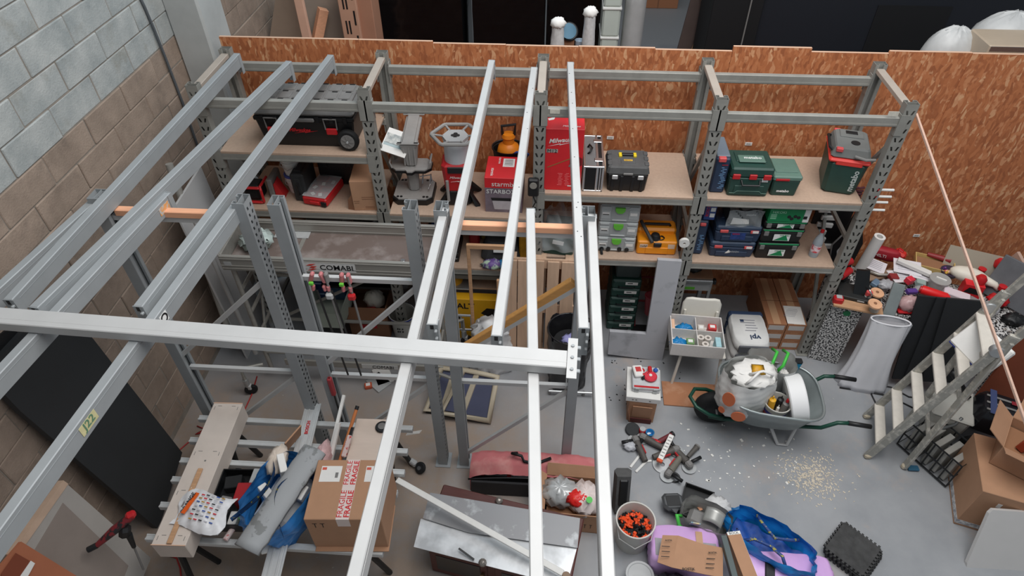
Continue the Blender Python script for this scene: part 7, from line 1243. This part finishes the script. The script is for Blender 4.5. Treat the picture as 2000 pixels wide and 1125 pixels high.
for i, (x, y, z, r, m, lab) in enumerate(((.38, -1.86, .20, (.15, .12, .10), mat('silver_film', (186, 188, 188), .25, .2, .15, 9), 'crumpled silvery bag at the left of the open carton'), (.58, -1.90, .20, (.13, .14, .10), mat('pale_pink_film', (220, 206, 202), .4, 0, .06, 9), 'crumpled pale bag at the right of the open carton'), (.52, -1.93, .30, (.09, .07, .05), mat('scarlet_packet', (220, 40, 36), .4, 0, .15, 20, col2=(226, 110, 50), lo=.6, hi=.7), 'red crisp packet on top of the open carton'))):
    b = MB(); crumple(b, (0, 0, r[2]), *r, 12, 2.2*i+1, .3); tag(b.build('crumpled_bag' if i < 2 else 'crisp_packet', m, None, True, (x, y, z-.05)), lab, 'bag' if i < 2 else 'packet')
tag(MB().cyl((0, 0, 0), .025, .01, 14, (.3, 0, 0)).build('green_cap', MATS['bright_green'], None, 30, (.60, -1.98, .375)), 'small bright green cap beside the red crisp packet', 'cap')
# ------------------------------------------------------------------ slatted assembly table at the left front
TZ = .66; tb = thing('assembly_table', 'long table of aluminium profile slats on black trestles', 'table', (-1.70, -2.05, 0)); O = tb.location
PROF = mat('aluminium_profile', (204, 206, 206), .5, .3, .05, 10)
for i, (ul, vl, ur, vr) in enumerate(((388, 815, 806, 836), (370, 858, 796, 881), (352, 898, 790, 922), (335, 935, 776, 962), (312, 985, 762, 1010), (285, 1048, 748, 1078))):
    a, q = at(ul, vl, TZ), at(ur, vr, TZ); b = MB(); a -= O; q -= O; d = (q-a).normalized(); s = Vector((-d.y, d.x, 0)); b.bar(a-Vector((0, 0, .02)), q-Vector((0, 0, .02)), .045, .04, .002)
    for k in (-1, 1): b.bar(a+s*k*.015, q+s*k*.015, .012, .006, .001)
    b.build('slat', PROF, tb)
for x in (-2.36, -1.02):
    for y in (-1.60, -2.55):
        MB().tube([(x-O.x, y-O.y-.10, .0), (x-O.x, y-O.y, TZ-.045)], .022, 8).build('leg', DARK, tb); MB().tube([(x-O.x+.12, y-O.y+.08, .0), (x-O.x, y-O.y, TZ-.045)], .022, 8).build('leg', DARK, tb)
    MB().box((x-O.x, -2.07-O.y, TZ-.06), (.05, 1.15, .04), .004).build('cross_beam', DARK, tb)
LX = mat('raw_white_board', (206, 194, 184), .85, 0, .05, 6, .03)
t = thing('long_box', 'long pale stapled timber box lying lengthwise on the slats', 'box', (-2.235, -2.16, TZ+.004), .035); b = MB(); b.box((0, 0, .085), (.23, 1.16, .17), .004); b.build('box', LX, t); b = MB(); b.box((0, -.578, .172), (.23, .006, .004)); b.box((0, .578, .172), (.23, .006, .004)); b.build('lid_edge', mat('board_edge', (214, 176, 150)), t); b = MB()
for x in (-.09, .09):
    for y in (-.53, -.2, .12, .53): b.box((x, y, .171), (.003, .03, .002)); b.box((x*.6, y+.02, .171), (.03, .003, .002))
b.box((.01, .06, .171), (.012, .012, .002)); b.build('staples', GREYP, t); b = MB()
for i in range(7): b.box((.116, -.30+.012*i, .13-.014*i), (.001, .09+.02*(i % 3), .005))
b.build('scrawl', mat('brown_scrawl', (120, 84, 80), .7), t)
a, q = at(392, 915, TZ+.19), at(330, 1062, TZ+.185); tag(MB().bar(a, q, .034, .012, .002).build('timber_lath', WOOD, None), 'thin planed lath lying along the long pale box', 'timber')
t = thing('carrier_bag', 'white plastic carrier bag with orange emblem lying on the long box', 'bag', at(397, 1000, TZ+.18), -.10); b = MB(); b.grid(lambda u, v: ((u-.5)*.36+.02*math.sin(7*v), (v-.5)*.27+.02*math.sin(5*u+1), .008+.055*math.sin(PI*min(1, max(0, u)))*math.sin(PI*v)**.6+.010*wob(u*8, v*7, 2)), 24, 18); b.grid(lambda u, v: ((u-.5)*.36+.02*math.sin(7*v), (v-.5)*.27+.02*math.sin(5*u+1), .004), 8, 6); b.build('bag', mat('carrier_white', (222, 222, 224), .35, 0, .03, 9, .06), t, True)
def bagz(x, y): u, v = x/.36+.5, y/.27+.5; return .008+.055*math.sin(PI*u)*math.sin(PI*v)**.6+.014
o = MB().box((0, 0, 0), (.032, .16, .002)).build('orange_emblem', mat('emblem_orange', (226, 96, 30), .5), t, False, (-.085, .02, bagz(-.085, .02)), (0, -.1, -.15)); text('ORANGE', .02, BLACKP, t, (-.105, .02, bagz(-.105, .02)+.003), (0, -.15, PI/2-.15), width=.15, bold=.03)
cols = [(200, 40, 50), (60, 90, 160), (40, 40, 44), (170, 130, 50), (190, 190, 196)]
for r in range(7):
    for c in range(5):
        x, y = -.03+.036*c, .095-.03*r+.0*c; k = cols[(r*3+c*2) % 5]; MB().box((0, 0, 0), (.024, .008, .0015)).build('logo_print', mat('logo_%d' % k[0], k, .6), t, False, (x, y, bagz(x, y)+.001), (0, .12*(x > .05), -.1))
MB().box((-.15, .03, .026), (.014, .06, .002), .001, (0, -.2, 0)).build('handle_hole', GREYP, t)
t = thing('tool_tray', 'black tray of red boxes and tubes behind the carrier bag', 'tray', (-1.93, -2.32, TZ+.004), .05); open_box(t, .34, .44, .09, .008, BLACK, None, (), 'tray')
for i, (x, y, d, m, lab) in enumerate(((.04, .02, (.10, .14, .12), mat('deep_red_box', (160, 26, 34)), 'dark red box in the black tray'), (-.08, .12, (.12, .10, .07), DARK, 'black box in the black tray'), (.08, .16, (.06, .12, .10), LGREYP, 'grey phone sized box in the black tray'), (.09, -.10, (.05, .12, .06), mat('pale_green_box', (120, 190, 120), .5), 'green and white box in the black tray'), (.02, -.15, (.06, .10, .06), PAPER, 'white box at the front of the black tray'), (-.09, -.05, (.08, .12, .06), GREYP, 'grey box at the left of the black tray'))):
    tag(MB().box((0, 0, d[2]/2), d, .005).build('small_box', m, None, False, (-1.93+x, -2.32+y, TZ+.0125), (0, 0, random.uniform(-.3, .3))), lab, 'box')
tag(MB().tube([(-.06, 0, .02), (.06, 0, .02)], .02, 12).build('tube', mat('tube_white_red', (220, 200, 196), .5, 0, .1, 30, col2=(200, 70, 70), lo=.55, hi=.62), None, 40, at(452, 1042, TZ+.01), (0, 0, 1.3)), 'white and red paste tube in front of the black tray', 'tube')
# blue bag with a grey foam tube lying across
IK = mat('blue_tarp_bag', (52, 126, 196), .3, 0, .12, 9, .15); t = thing('carry_bag', 'big blue woven carrier bag sagging between the foam tube and carton', 'bag', (-1.56, -2.36, TZ+.003), -.25); b = MB(); sack(b, .22, .30, .30, lambda q: .88+.14*math.sin(PI*q*.8), .10, 36, 14, 2.6, 6.0, False); b.build('bag', IK, t, True); MB().box((0, 0, .10), (.30, .42, .18), .06).build('stuffing', PAPER, t)
SB = mat('strap_blue_yellow', (52, 96, 150), .6, 0, .2, 30, col2=(190, 180, 70), lo=.60, hi=.64)
for s in (-1, 1): b = MB(); b.sheet(lambda u, v: (s*.20-.16*s*math.sin(PI*u), -.28+.5*u, .27+.12*math.sin(PI*u)+.03*(v-.5)), 14, 2, .02); b.build('strap', SB, t, True)
b = MB(); crumple(b, (0, 0, .03), .07, .12, .05, 12, 1.2, .2); tag(b.build('packing_paper', mat('packing_paper', (214, 200, 186), .8), None, True, (-1.66, -2.12, TZ+.24)), 'crumpled pale packing paper in the mouth of the blue bag', 'paper')
a, q = at(615, 880, TZ+.36), at(482, 1075, TZ+.30); d = q-a; L = d.length; t = thing('foam_roll', 'long grey half round foam wrapped panel lying across the blue bag', 'foam', (a+q)/2, math.atan2(d.y, d.x)); t.rotation_euler = (0, -math.asin(d.z/L), math.atan2(d.y, d.x)); b = MB(); pr = [(.095*math.cos(PI*k/10), .055*math.sin(PI*k/10)) for k in range(11)]; n = 16; rows = [[b.bm.verts.new((-L/2+L*i/n, y+.005*wob(i*.7, y*20), z+.006*wob(i*.9, y*9, 2))) for y, z in pr] for i in range(n+1)]
for A, B in zip(rows, rows[1:]):
    for k in range(len(pr)): b.bm.faces.new((A[k], A[(k+1) % len(pr)], B[(k+1) % len(pr)], B[k]))
b.bm.faces.new(rows[0]); b.bm.faces.new(rows[-1]); b.build('foam', mat('bubble_grey', (160, 162, 164), .7, 0, .05, 7, .12, col2=(128, 130, 130), lo=.60, hi=.63), t, True)
for i, (u, v, z, d, r, lab) in enumerate(((552, 915, .28, (.05, .14, .10), .5, 'white carton standing in the near mouth of the blue bag'), (590, 965, .24, (.07, .10, .06), -.3, 'white packet showing between foam roll and blue bag'), (520, 965, .20, (.06, .12, .05), .9, 'white booklet at the left strap of the blue bag'), (528, 1068, .03, (.12, .08, .02), .4, 'white booklet on the slats below the blue bag'))):
    o = MB().box((0, 0, d[2]/2), d, .004).build('white_packet', PAPER, None, False, at(u, v, TZ+z), (.2, .15, r)); tag(o, lab, 'packet')
# fragile carton
t = thing('cardboard_box', 'big brown carton with red and white fragile tape on the slatted table', 'box', (-1.06, -2.38, TZ+.0135), .06); b = MB(); b.box((0, 0, .19), (.50, .44, .38), .004); b.build('carton', CARD, t); MB().box((0.0, 0, .3805), (.085, .44, .001)).build('tape', mat('tape_white', (226, 210, 204), .35), t); MB().box((0, -.2205, .335), (.085, .001, .09)).build('tape', MATS['tape_white'], t)
text('FRAGILE', .04, REDP, t, (.022, -.11, .382), (0, 0, PI/2), width=.19, bold=.02); text('FRAGILE', .04, REDP, t, (.022, .12, .382), (0, 0, PI/2), width=.18, bold=.02); text('FRAGILE', .03, REDP, t, (-.024, -.11, .382), (0, 0, PI/2), width=.19); text('FRAGILE', .03, REDP, t, (-.024, .12, .382), (0, 0, PI/2), width=.18)
for x, wd in ((-.14, .14), (.16, .13)): o = MB().box((x, .11, .3808), (wd, .12, .001)).build('address_label', PAPER, t); MB().box((x-wd*.35, .15, .3816), (.03, .02, .0008)).build('print', mat('label_red', (210, 90, 70), .6), o); MB().box((x+wd*.3, .10, .3816), (.02, .04, .0008)).build('barcode', GREYP, o)
b = MB()
for x in (-.19, -.14): b.box((x, -.2208, .30), (.005, .001, .05)); b.box((x, -.2208, .325), (.03, .001, .005))
b.build('print', BLACKP, t)
tag(MB().box((0, 0, .01), (.50, .34, .012), .003).build('flat_carton', CARD, None, False, (-1.05, -2.46, TZ+.001), (0, 0, .06)), 'flat folded carton sticking out below the fragile carton', 'box')
t = thing('plywood_stand', 'pale plywood box with a black ring behind the fragile carton', 'panel', (-1.055, -1.88, TZ+.004), .02); MB().box((0, 0, .065), (.33, .50, .13), .004).build('panel', mat('pale_plywood', (214, 196, 182), .8, 0, .05, 4, stretch=(1, 5, 1)), t); MB().cyl((.05, .17, .141), .052, .02, 24, (0, 0, 0), .006).build('black_ring', DARK, t, 30); b = MB(); b.cyl((.05, .17, .153), .03, .004, 16); b.build('ring_centre', GREYP, t)
# rails and tubes standing in the gap
a, q = at(612, 788, TZ+.06), at(528, 1140, TZ+.03); d = q-a; t = thing('guide_rail', 'grey saw guide rail lying lengthwise under the blue bag', 'rail', (a+q)/2, math.atan2(d.y, d.x)); L = d.length; b = MB(); b.box((0, 0, .004), (L, .125, .008), .001); [b.box((0, y, .011), (L, .014, .008), .002) for y in (-.055, -.02, .03, .058)]; b.build('rail', PROF, t); text('BOSCH', .05, REDP, t, (-L/2+.23, .0, .016), (0, 0, PI), width=.12, bold=.02); MB().box((-L/2+.004, 0, .012), (.012, .05, .012), .002).build('end_stop', DARK, t)
for i, (p0, p1, wd, m, lab, cat) in enumerate((((672, 772), (640, 905), .024, WHITE, 'white square tube standing out behind the fragile carton', 'tube'), ((662, 826), (645, 905), .026, WHITE, 'shorter white tube beside the long white tube', 'tube'))):
    a, q = at(*p0, TZ+.30), at(*p1, TZ+.10); tag(MB().bar(a, q, wd, wd, .002).build('square_tube', m, None), lab, cat)
a, q = at(696, 800, TZ+.32), at(662, 905, TZ+.10); t = thing('broom_handle', 'orange brown wooden stick with black end behind the fragile carton', 'stick', a); MB().tube([(0, 0, 0), q-a], .013, 10).build('shaft', mat('orange_wood', (196, 118, 66), .6, 0, .08, 10), t, 40); MB().tube([(0, 0, 0), (a-q)*.07], .015, 10).build('end', DARK, t, 40)
t = thing('silicone_tube', 'small white tube with black nozzle beside the wooden stick', 'tube', at(684, 850, TZ+.22)); MB().bar((0, 0, 0), (-.03, -.14, -.08), .035, .035, .008).build('body', mat('tube_white_red', (220, 200, 196)), t); MB().bar((0, 0, 0), (.01, .05, .03), .02, .02, .004).build('nozzle', DARK, t)
b = MB(); b.box((0, 0, .10), (.012, .18, .16), .002, (0, .3, -.4)); tag(b.build('card_envelope', CARD, None, False, at(578, 872, TZ+.06)), 'brown card envelope with white label standing beside the guide rail', 'card'); MB().box((-.012, .0, .11), (.003, .06, .06), 0, (0, .3, -.4)).build('label', PAPER, bpy.data.objects['card_envelope'])
b = MB(); crumple(b, (0, 0, .08), .05, .12, .09, 10, 4.1, .3); tag(b.build('pink_cloth', mat('pink_white_film', (214, 176, 176), .5, 0, .2, 12), None, True, at(636, 905, TZ+.12)), 'crumpled pink and white film between foam roll and carton', 'film')
# items leaning on the block wall
DP = mat('charcoal_door', (46, 48, 50), .6, 0, .06, 4)
P0 = Vector((-2.84, -2.0, 0)); N0 = (1, 0.0, .085); o = slab('loose_door', [onplane(u, v, P0, N0) for u, v in ((310, 1034), (356, 884), (165, 640), (105, 585), (-30, 730), (40, 803))], .045, DP); tag(o, 'large charcoal door panel leaning against the block wall', 'door')
P0 = Vector((-2.95, -2.4, 0)); o = slab('black_board', [onplane(u, v, P0, (1, 0, .05)) for u, v in ((-60, 760), (45, 655), (20, 640), (-60, 700))], .03, DARK); tag(o, 'narrow black panel behind the charcoal door at the left edge', 'door')
P0 = Vector((-2.62, -2.75, 0)); N0 = (1, .06, .18); g = lambda u, v: onplane(u, v, P0, N0)
t = thing('framed_board', 'pale framed board with tan centre leaning on the block wall', 'board', g(150, 1050)); slab('frame', [g(*p) for p in ((25, 1085), (125, 940), (295, 1090), (262, 1170), (60, 1180))], .035, mat('pale_frame', (170, 164, 158), .7, 0, .04, 6), t); slab('centre', [g(*p)+Vector((.004, 0, 0)) for p in ((60, 1085), (122, 982), (250, 1105), (225, 1170), (70, 1180))], .003, mat('tan_centre', (142, 130, 122), .8, 0, .05, 6), t); slab('timber_edge', [g(*p)+Vector((.006, 0, 0)) for p in ((20, 1082), (30, 1090), (132, 945), (122, 938))], .04, mat('raw_edge', (196, 168, 146), .8, 0, .1, 8), t)
P0 = Vector((-2.50, -2.9, 0)); g2 = lambda u, v: onplane(u, v, P0, N0); t = thing('cardboard_box', 'orange brown carton in the bottom left corner of the room', 'box', g2(60, 1110)); slab('panel', [g2(*p) for p in ((0, 1108), (42, 1058), (150, 1125), (160, 1180), (-10, 1180))], .02, mat('orange_card', (170, 104, 74), .85, 0, .05, 5), t); slab('flap', [g2(*p)+Vector((.01, 0, 0)) for p in ((0, 1120), (28, 1080), (60, 1098), (30, 1140), (0, 1150))], .004, mat('rust_card', (124, 62, 40), .85), t); slab('strip', [g2(*p)+Vector((.014, 0, 0)) for p in ((32, 1130), (56, 1095), (64, 1100), (42, 1140))], .003, PAPER, t)
p = at(232, 1030, .95); t = thing('drill_mixer', 'red and black drill with long mixing rod leaning on the framed board', 'drill', p); MB().tube([(-.12, -.10, -.06), (-.02, -.02, .0), (.08, .06, .05)], [.018, .03, .026], 10).build('body', mat('dusty_red_black', (120, 34, 40), .5, 0, .4, 16, col2=(36, 36, 38), lo=.48, hi=.52), t, 40); MB().box((.02, .0, -.05), (.07, .07, .10), .02, (0, .4, .5)).build('gear_box', DARK, t); MB().box((.075, .06, .06), (.06, .05, .05), .014, (0, 0, .6)).build('red_end', RED, t); MB().tube([(-.12, -.10, -.06), (-.17, -.13, -.07)], .02, 8).build('handle', DARK, t, 40)
q = at(280, 1112, .48)-p; MB().tube([(.03, .0, -.09), Vector((.03, 0, -.09)).lerp(q, .35)], [.022, .014], 10).build('chuck', DARK, t, 40); MB().tube([Vector((.03, 0, -.09)).lerp(q, .35), q], .007, 8).build('rod', GREYP, t, 40)
t = thing('board_sheet', 'tall white coated board leaning in the corner beside the rack', 'board', (-2.78, -.12, 0)); t.rotation_euler = (0, -.045, .06); MB().box((0, 0, .93), (.02, .62, 1.86), .002).build('sheet', mat('white_melamine', (206, 206, 206), .45), t)
for i, (p0, p1, z0, z1, r, m, lab) in enumerate((((330, 320), (452, 660), 2.2, .35, .03, mat('grey_tube', (158, 156, 150), .55, 0, .06, 6), 'grey plastic pipe leaning in the corner left of the white board'), ((376, 420), (500, 690), 1.75, .2, .022, STEELW, 'pale metal tube leaning between the white board and the scaffold'))):
    a, q = atx(*p0, -2.90 if i == 0 else -2.70), at(*p1, z1); tag(MB().tube([a, q+(q-a).normalized()*.0], r, 12).build('pipe', m, None, 40), lab, 'pipe')
# ------------------------------------------------------------------ the store behind the partition
def far_box(name, lab, cat, u0, u1, vt, vb, y, d, m, bev=.02, z0=0.0, group=None):
    a, q = aty(u0, vb, y), aty(u1, vb, y); zt = aty((u0+u1)/2, vt, y).z; t = thing(name, lab, cat, ((a.x+q.x)/2, y+d/2, z0), 0, group); t['kind'] = 'thing'; return t, q.x-a.x, d, zt-z0
struct(MB().box((2.0, 11.1, 3.0), (14, .2, 6)).build('wall_far', mat('dark_far_wall', (44, 44, 46), .9)), 'dark far wall of the store'); struct(MB().box((2.0, 9.25, -.05), (14, 3.5, .1)).build('floor_far', mat('far_floor', (150, 152, 154), .6)), 'grey floor of the store')
FILM = mat('black_stretch_film', (14, 14, 16), .18, 0, .2, 4, .35, stretch=(.6, 1, 7)); BL = mat('dark_base_board', (44, 46, 48), .6)
for u0, u1, y, lab in ((736, 905, 3.0, 'tall pallet load in black stretch film behind the partition, left one'), (925, 1062, 3.05, 'tall pallet load in black stretch film behind the partition, middle one'), (1066, 1172, 3.3, 'tall pallet load in black stretch film behind the partition, right one')):
    t, w, d, h = far_box('wrapped_pallet', lab, 'pallet load', u0, u1, -60, 80, y, 1.0, FILM, 0, 0, 'black wrapped pallet loads'); b = MB(); b.grid(lambda a, q: ((a-.5)*w, -d/2+.02*wob(a*9, q*30, u0), h*q), 14, 30); b.box((0, .02, h/2), (w*.995, d-.06, h), .05); b.build('film', FILM, t, True); MB().box((0, -d/2-.03, 1.60), (w*1.0, .04, .18), .01).build('board', BL, t)
TAN = mat('tan_paint', (196, 152, 128), .6, 0, .04, 6)
t, w, d, h = far_box('rack_post', 'tan slotted rack post behind the partition', 'post', 672, 706, -60, 75, 2.3, .10, TAN); b = MB(); b.box((0, 0, h/2), (w, d, h), .006); b.build('post', TAN, t)
for k in range(7):
    for x in (-.04, -.005): MB().box((x, -d/2-.001, 1.75+.26*k), (.016, .004, .14)).build('slot', DARK, t)
    MB().box((.06, -d/2-.001, 1.85+.26*k), (.018, .004, .15)).build('slot', DARK, t)
t, w, d, h = far_box('timber_case', 'tan plywood column beside the slotted rack post', 'column', 707, 736, -60, 78, 2.35, .3, TAN); MB().box((0, 0, h/2), (w, d, h), .006).build('case', mat('tan_ply', (172, 124, 100), .7, 0, .05, 5), t)
t, w, d, h = far_box('board_sheet', 'large beige board standing along the block wall behind the partition', 'board', 500, 592, -40, 72, 2.6, .03, TAN); b = MB(); b._add([(-w/2, 0, 0), (w/2, 0, 0), (w/2, 0, h), (w*.25, 0, h), (-w/2, .0, h*.62), (-w/2, .03, 0), (w/2, .03, 0), (w/2, .03, h), (w*.25, .03, h), (-w/2, .03, h*.62)], [(0, 1, 2, 3, 4), (9, 8, 7, 6, 5), (0, 5, 6, 1), (1, 6, 7, 2), (2, 7, 8, 3), (3, 8, 9, 4), (4, 9, 5, 0)]); b.build('board', mat('beige_board', (158, 140, 124), .8, 0, .05, 5), t)
t, w, d, h = far_box('timber_post', 'pale planed timber post standing behind the partition', 'post', 590, 606, -60, 74, 2.4, .06, WOODY); MB().box((0, 0, h/2), (w, d, h), .004).build('post', mat('pale_timber', (222, 178, 154), .7, 0, .06, 5), t)
t, w, d, h = far_box('board_sheet', 'grey white board standing behind the timber post', 'board', 606, 672, -50, 75, 2.7, .03, TAN); MB().box((0, 0, h/2), (w, .02, h)).build('board', mat('grey_white_board', (164, 152, 140), .8, 0, .04, 5), t); o = MB().bar((-w*.4, -.25, 1.75), (w*.15, -.12, 2.35), .10, .10, .004).build('timber_brace', WOODY, t)
t, w, d, h = far_box('crate_stack', 'stack of pale translucent plastic crates behind the partition', 'crates', 1172, 1206, 0, 90, 2.9, .4, WHITE); CRT = mat('pale_crate', (200, 208, 200), .4, 0, .03, 8)
for i in range(9): MB().box((0, 0, .16+.33*i), (w, d, .31), .02).build('crate', CRT, t); MB().box((0, 0, .32+.33*i), (w*1.08, d*1.06, .03), .008).build('crate_rim', WHITE, t)
t, w, d, h = far_box('wrapped_roll', 'pale grey fabric wrapped roll standing behind the partition', 'roll', 1212, 1256, -30, 92, 3.0, .3, WHITE); b = MB(); sack(b, w/2, .15, h, lambda q: 1.0-.1*q, .05, 24, 12, 2.4, 2.0); b.build('roll', mat('grey_wrap', (176, 176, 176), .6, 0, .06, 9), t, True)
tag(MB().bar(aty(1204, 40, 2.95), aty(1212, 95, 2.95)-Vector((0, 0, 1.2)), .03, .03).build('timber_lath', WOOD, None), 'thin timber lath standing left of the grey wrapped roll', 'timber')
BUB = mat('bubble_wrap', (196, 196, 196), .3, 0, .1, 40, .25)
for (u, y, vt, r, h0, lab) in ((1090, 1.3, 45, .065, .35, 'bubble wrapped jar standing on a ledge behind the partition top'), (1153, 1.3, 24, .06, .5, 'tall bubble wrapped tube standing behind the partition top')):
    p = aty(u, vt, y); t = thing('wrapped_jar', lab, 'wrapped jar', (p.x, y, p.z-h0), 0); b = MB(); sack(b, r, r, h0, lambda q: .9+.1*math.sin(5*q), .10, 20, 10, 2.1, u); b.build('wrap', BUB, t, True); b = MB(); crumple(b, (0, 0, h0), r*1.05, r, .05, 8, u, .2); b.build('wrap_top', PAPER, t, True); MB().cyl((0, 0, -(p.z-h0)/2), r*.9, p.z-h0, 14).build('pedestal', CARD, t)
p = aty(1112, 60, 1.35); t = thing('disc_lid', 'teal disc with dark rim lying tilted between the wrapped jars', 'disc', (p.x, 1.38, p.z-.02)); MB().cyl((0, 0, 0), .085, .03, 24, (.9, .3, 0), .01).build('rim', DARK, t, 30); MB().cyl((-.005, -.02, .012), .07, .012, 24, (.9, .3, 0)).build('face', mat('teal_face', (50, 104, 130), .5), t, 30); MB().box((0, .02, -.7), (.1, .1, 1.3)).build('pedestal', CARDD, t)
p = aty(1132, 78, 1.4); t = thing('plastic_cup', 'small pale cup between the wrapped jars', 'cup', (p.x, 1.4, p.z-.12)); MB().lathe([(0, 0), (.035, 0), (.045, .12), (.04, .12), (0, .02)], 16).build('cup', mat('pale_blue_cup', (176, 190, 204), .4), t, 40); MB().box((0, 0, -t.location.z/2), (.08, .08, t.location.z)).build('pedestal', CARD, t)
t, w, d, h = far_box('cardboard_box', 'orange brown cartons on the far floor behind the partition', 'box', 1245, 1322, -30, 22, 9.3, .5, CARD); h = max(h, .3); b = MB(); b.box((0, 0, h/2), (w, d, h), .01); b.build('carton', mat('far_carton', (172, 116, 82), .8), t); MB().box((0, -d/2-.002, h/2), (.02, .003, h)).build('seam', CARDD, t)
t = thing('board_sheet', 'brown board leaning with timber edge behind the partition', 'board', aty(1345, 60, 3.2)); g = lambda u, v, y=3.2: aty(u, v, y); slab('board', [g(1322, 100), g(1352, -10), g(1380, -10), g(1378, 60), g(1356, 98), g(1340, 120)], .03, mat('dusk_brown', (92, 78, 74), .8, 0, .08, 5), t); MB().bar(aty(1376, 35, 3.15)-t.location, aty(1353, 98, 3.15)-t.location, .04, .03).build('timber_edge', WOOD, t); MB().bar(aty(1370, -20, 3.15)-t.location, aty(1377, 38, 3.15)-t.location, .04, .03).build('timber_edge', WOOD, t)
NV = mat('night_blue_panel', (26, 30, 38), .55, 0, .04, 3)
t = thing('dark_board', 'huge night blue panel standing behind the right part of the partition', 'panel', (3.2, 2.6, 0)); a, q = aty(1478, 60, 2.6), aty(2100, 60, 2.6); MB().box(((a.x+q.x)/2-3.2, .02, 1.75), (q.x-a.x, .04, 3.5), .004).build('panel', NV, t); MB().box((aty(1765, 70, 2.6).x-3.2, -.005, 1.9), (.75, .01, 1.2)).build('shadow_patch', mat('night_black', (18, 19, 22), .6), t)  # darker slab paints the black shadow region onto the panel
t = thing('dark_cupboard', 'black upright cabinet with slim edge left of the night blue panel', 'cabinet', (1.9, 2.5, 0)); a, q = aty(1382, 60, 2.5), aty(1480, 60, 2.5); t.location.x = (a.x+q.x)/2; MB().box((0, .3, 1.7), (q.x-a.x, .6, 3.4), .01).build('body', mat('night_black', (18, 19, 22)), t); MB().box((.12, -.01, 1.7), (.012, .02, 3.3)).build('edge_strip', GREYP, t)
PLW = mat('plastic_wrap_white', (196, 198, 198), .4, 0, .06, 7, .15)
for (u, v, y, r, sc2, lab) in ((1856, 95, 1.5, .24, .30, 'white wrapped hump rising behind the partition at right'), (1965, 75, 1.7, .34, .34, 'large white wrapped bundle behind the partition, far right')):
    p = aty(u, v, y); b = MB(); crumple(b, (0, 0, 0), r, r*.8, sc2, 18, u, .05); b.box((0, 0, -1.1), (r*1.1, r, 1.9)); o = b.build('wrapped_bundle', PLW, None, 40, (p.x, y, p.z-.10)); tag(o, lab, 'bundle')
p = aty(1985, 98, 1.15); t = thing('cardboard_box', 'film wrapped brown carton on top behind the partition at far right', 'box', (p.x, 1.3, p.z-.45)); MB().box((0, 0, .25), (.5, .36, .5), .01).build('carton', mat('filmed_carton', (186, 170, 150), .3, 0, .04, 6), t); MB().box((0, -.182, .47), (.48, .004, .04), .001).build('tape', CHROME, t); MB().box((0, 0, -1.0), (.4, .3, 1.95)).build('pedestal', CARDD, t)

# ------------------------------------------------------------------ small twin pieces (latches, labels ...) become one part each
def split_islands(o):
    bm = bmesh.new(); bm.from_mesh(o.data); seen = set(); groups = []
    for f in bm.faces:
        if f in seen: continue
        st = [f]; seen.add(f); g = []
        while st:
            x = st.pop(); g.append(x.index)
            for e in x.edges:
                for y in e.link_faces:
                    if y not in seen: seen.add(y); st.append(y)
        groups.append(g)
    bm.free()
    if not 1 < len(groups) < 13: return
    me = o.data
    for n_, g in enumerate(groups):
        vs = sorted({v for i in g for v in me.polygons[i].vertices}); ix = {v: k for k, v in enumerate(vs)}
        m2 = bpy.data.meshes.new(me.name); m2.from_pydata([me.vertices[v].co for v in vs], [], [[ix[v] for v in me.polygons[i].vertices] for i in g])
        for m in me.materials: m2.materials.append(m)
        if n_ == 0: o.data = m2
        else: c = o.copy(); c.data = m2; C.objects.link(c)
for o in list(C.objects):
    if o.parent and o.type == 'MESH' and o.name.split('.')[0] in ('latch', 'label', 'white_print', 'handle_end', 'foot_socket', 'slot', 'vent', 'fins', 'lid_slots', 'staples', 'lid_edge', 'print') and (o.name.split('.')[0] != 'print' or len(o.data.polygons) < 40): split_islands(o)
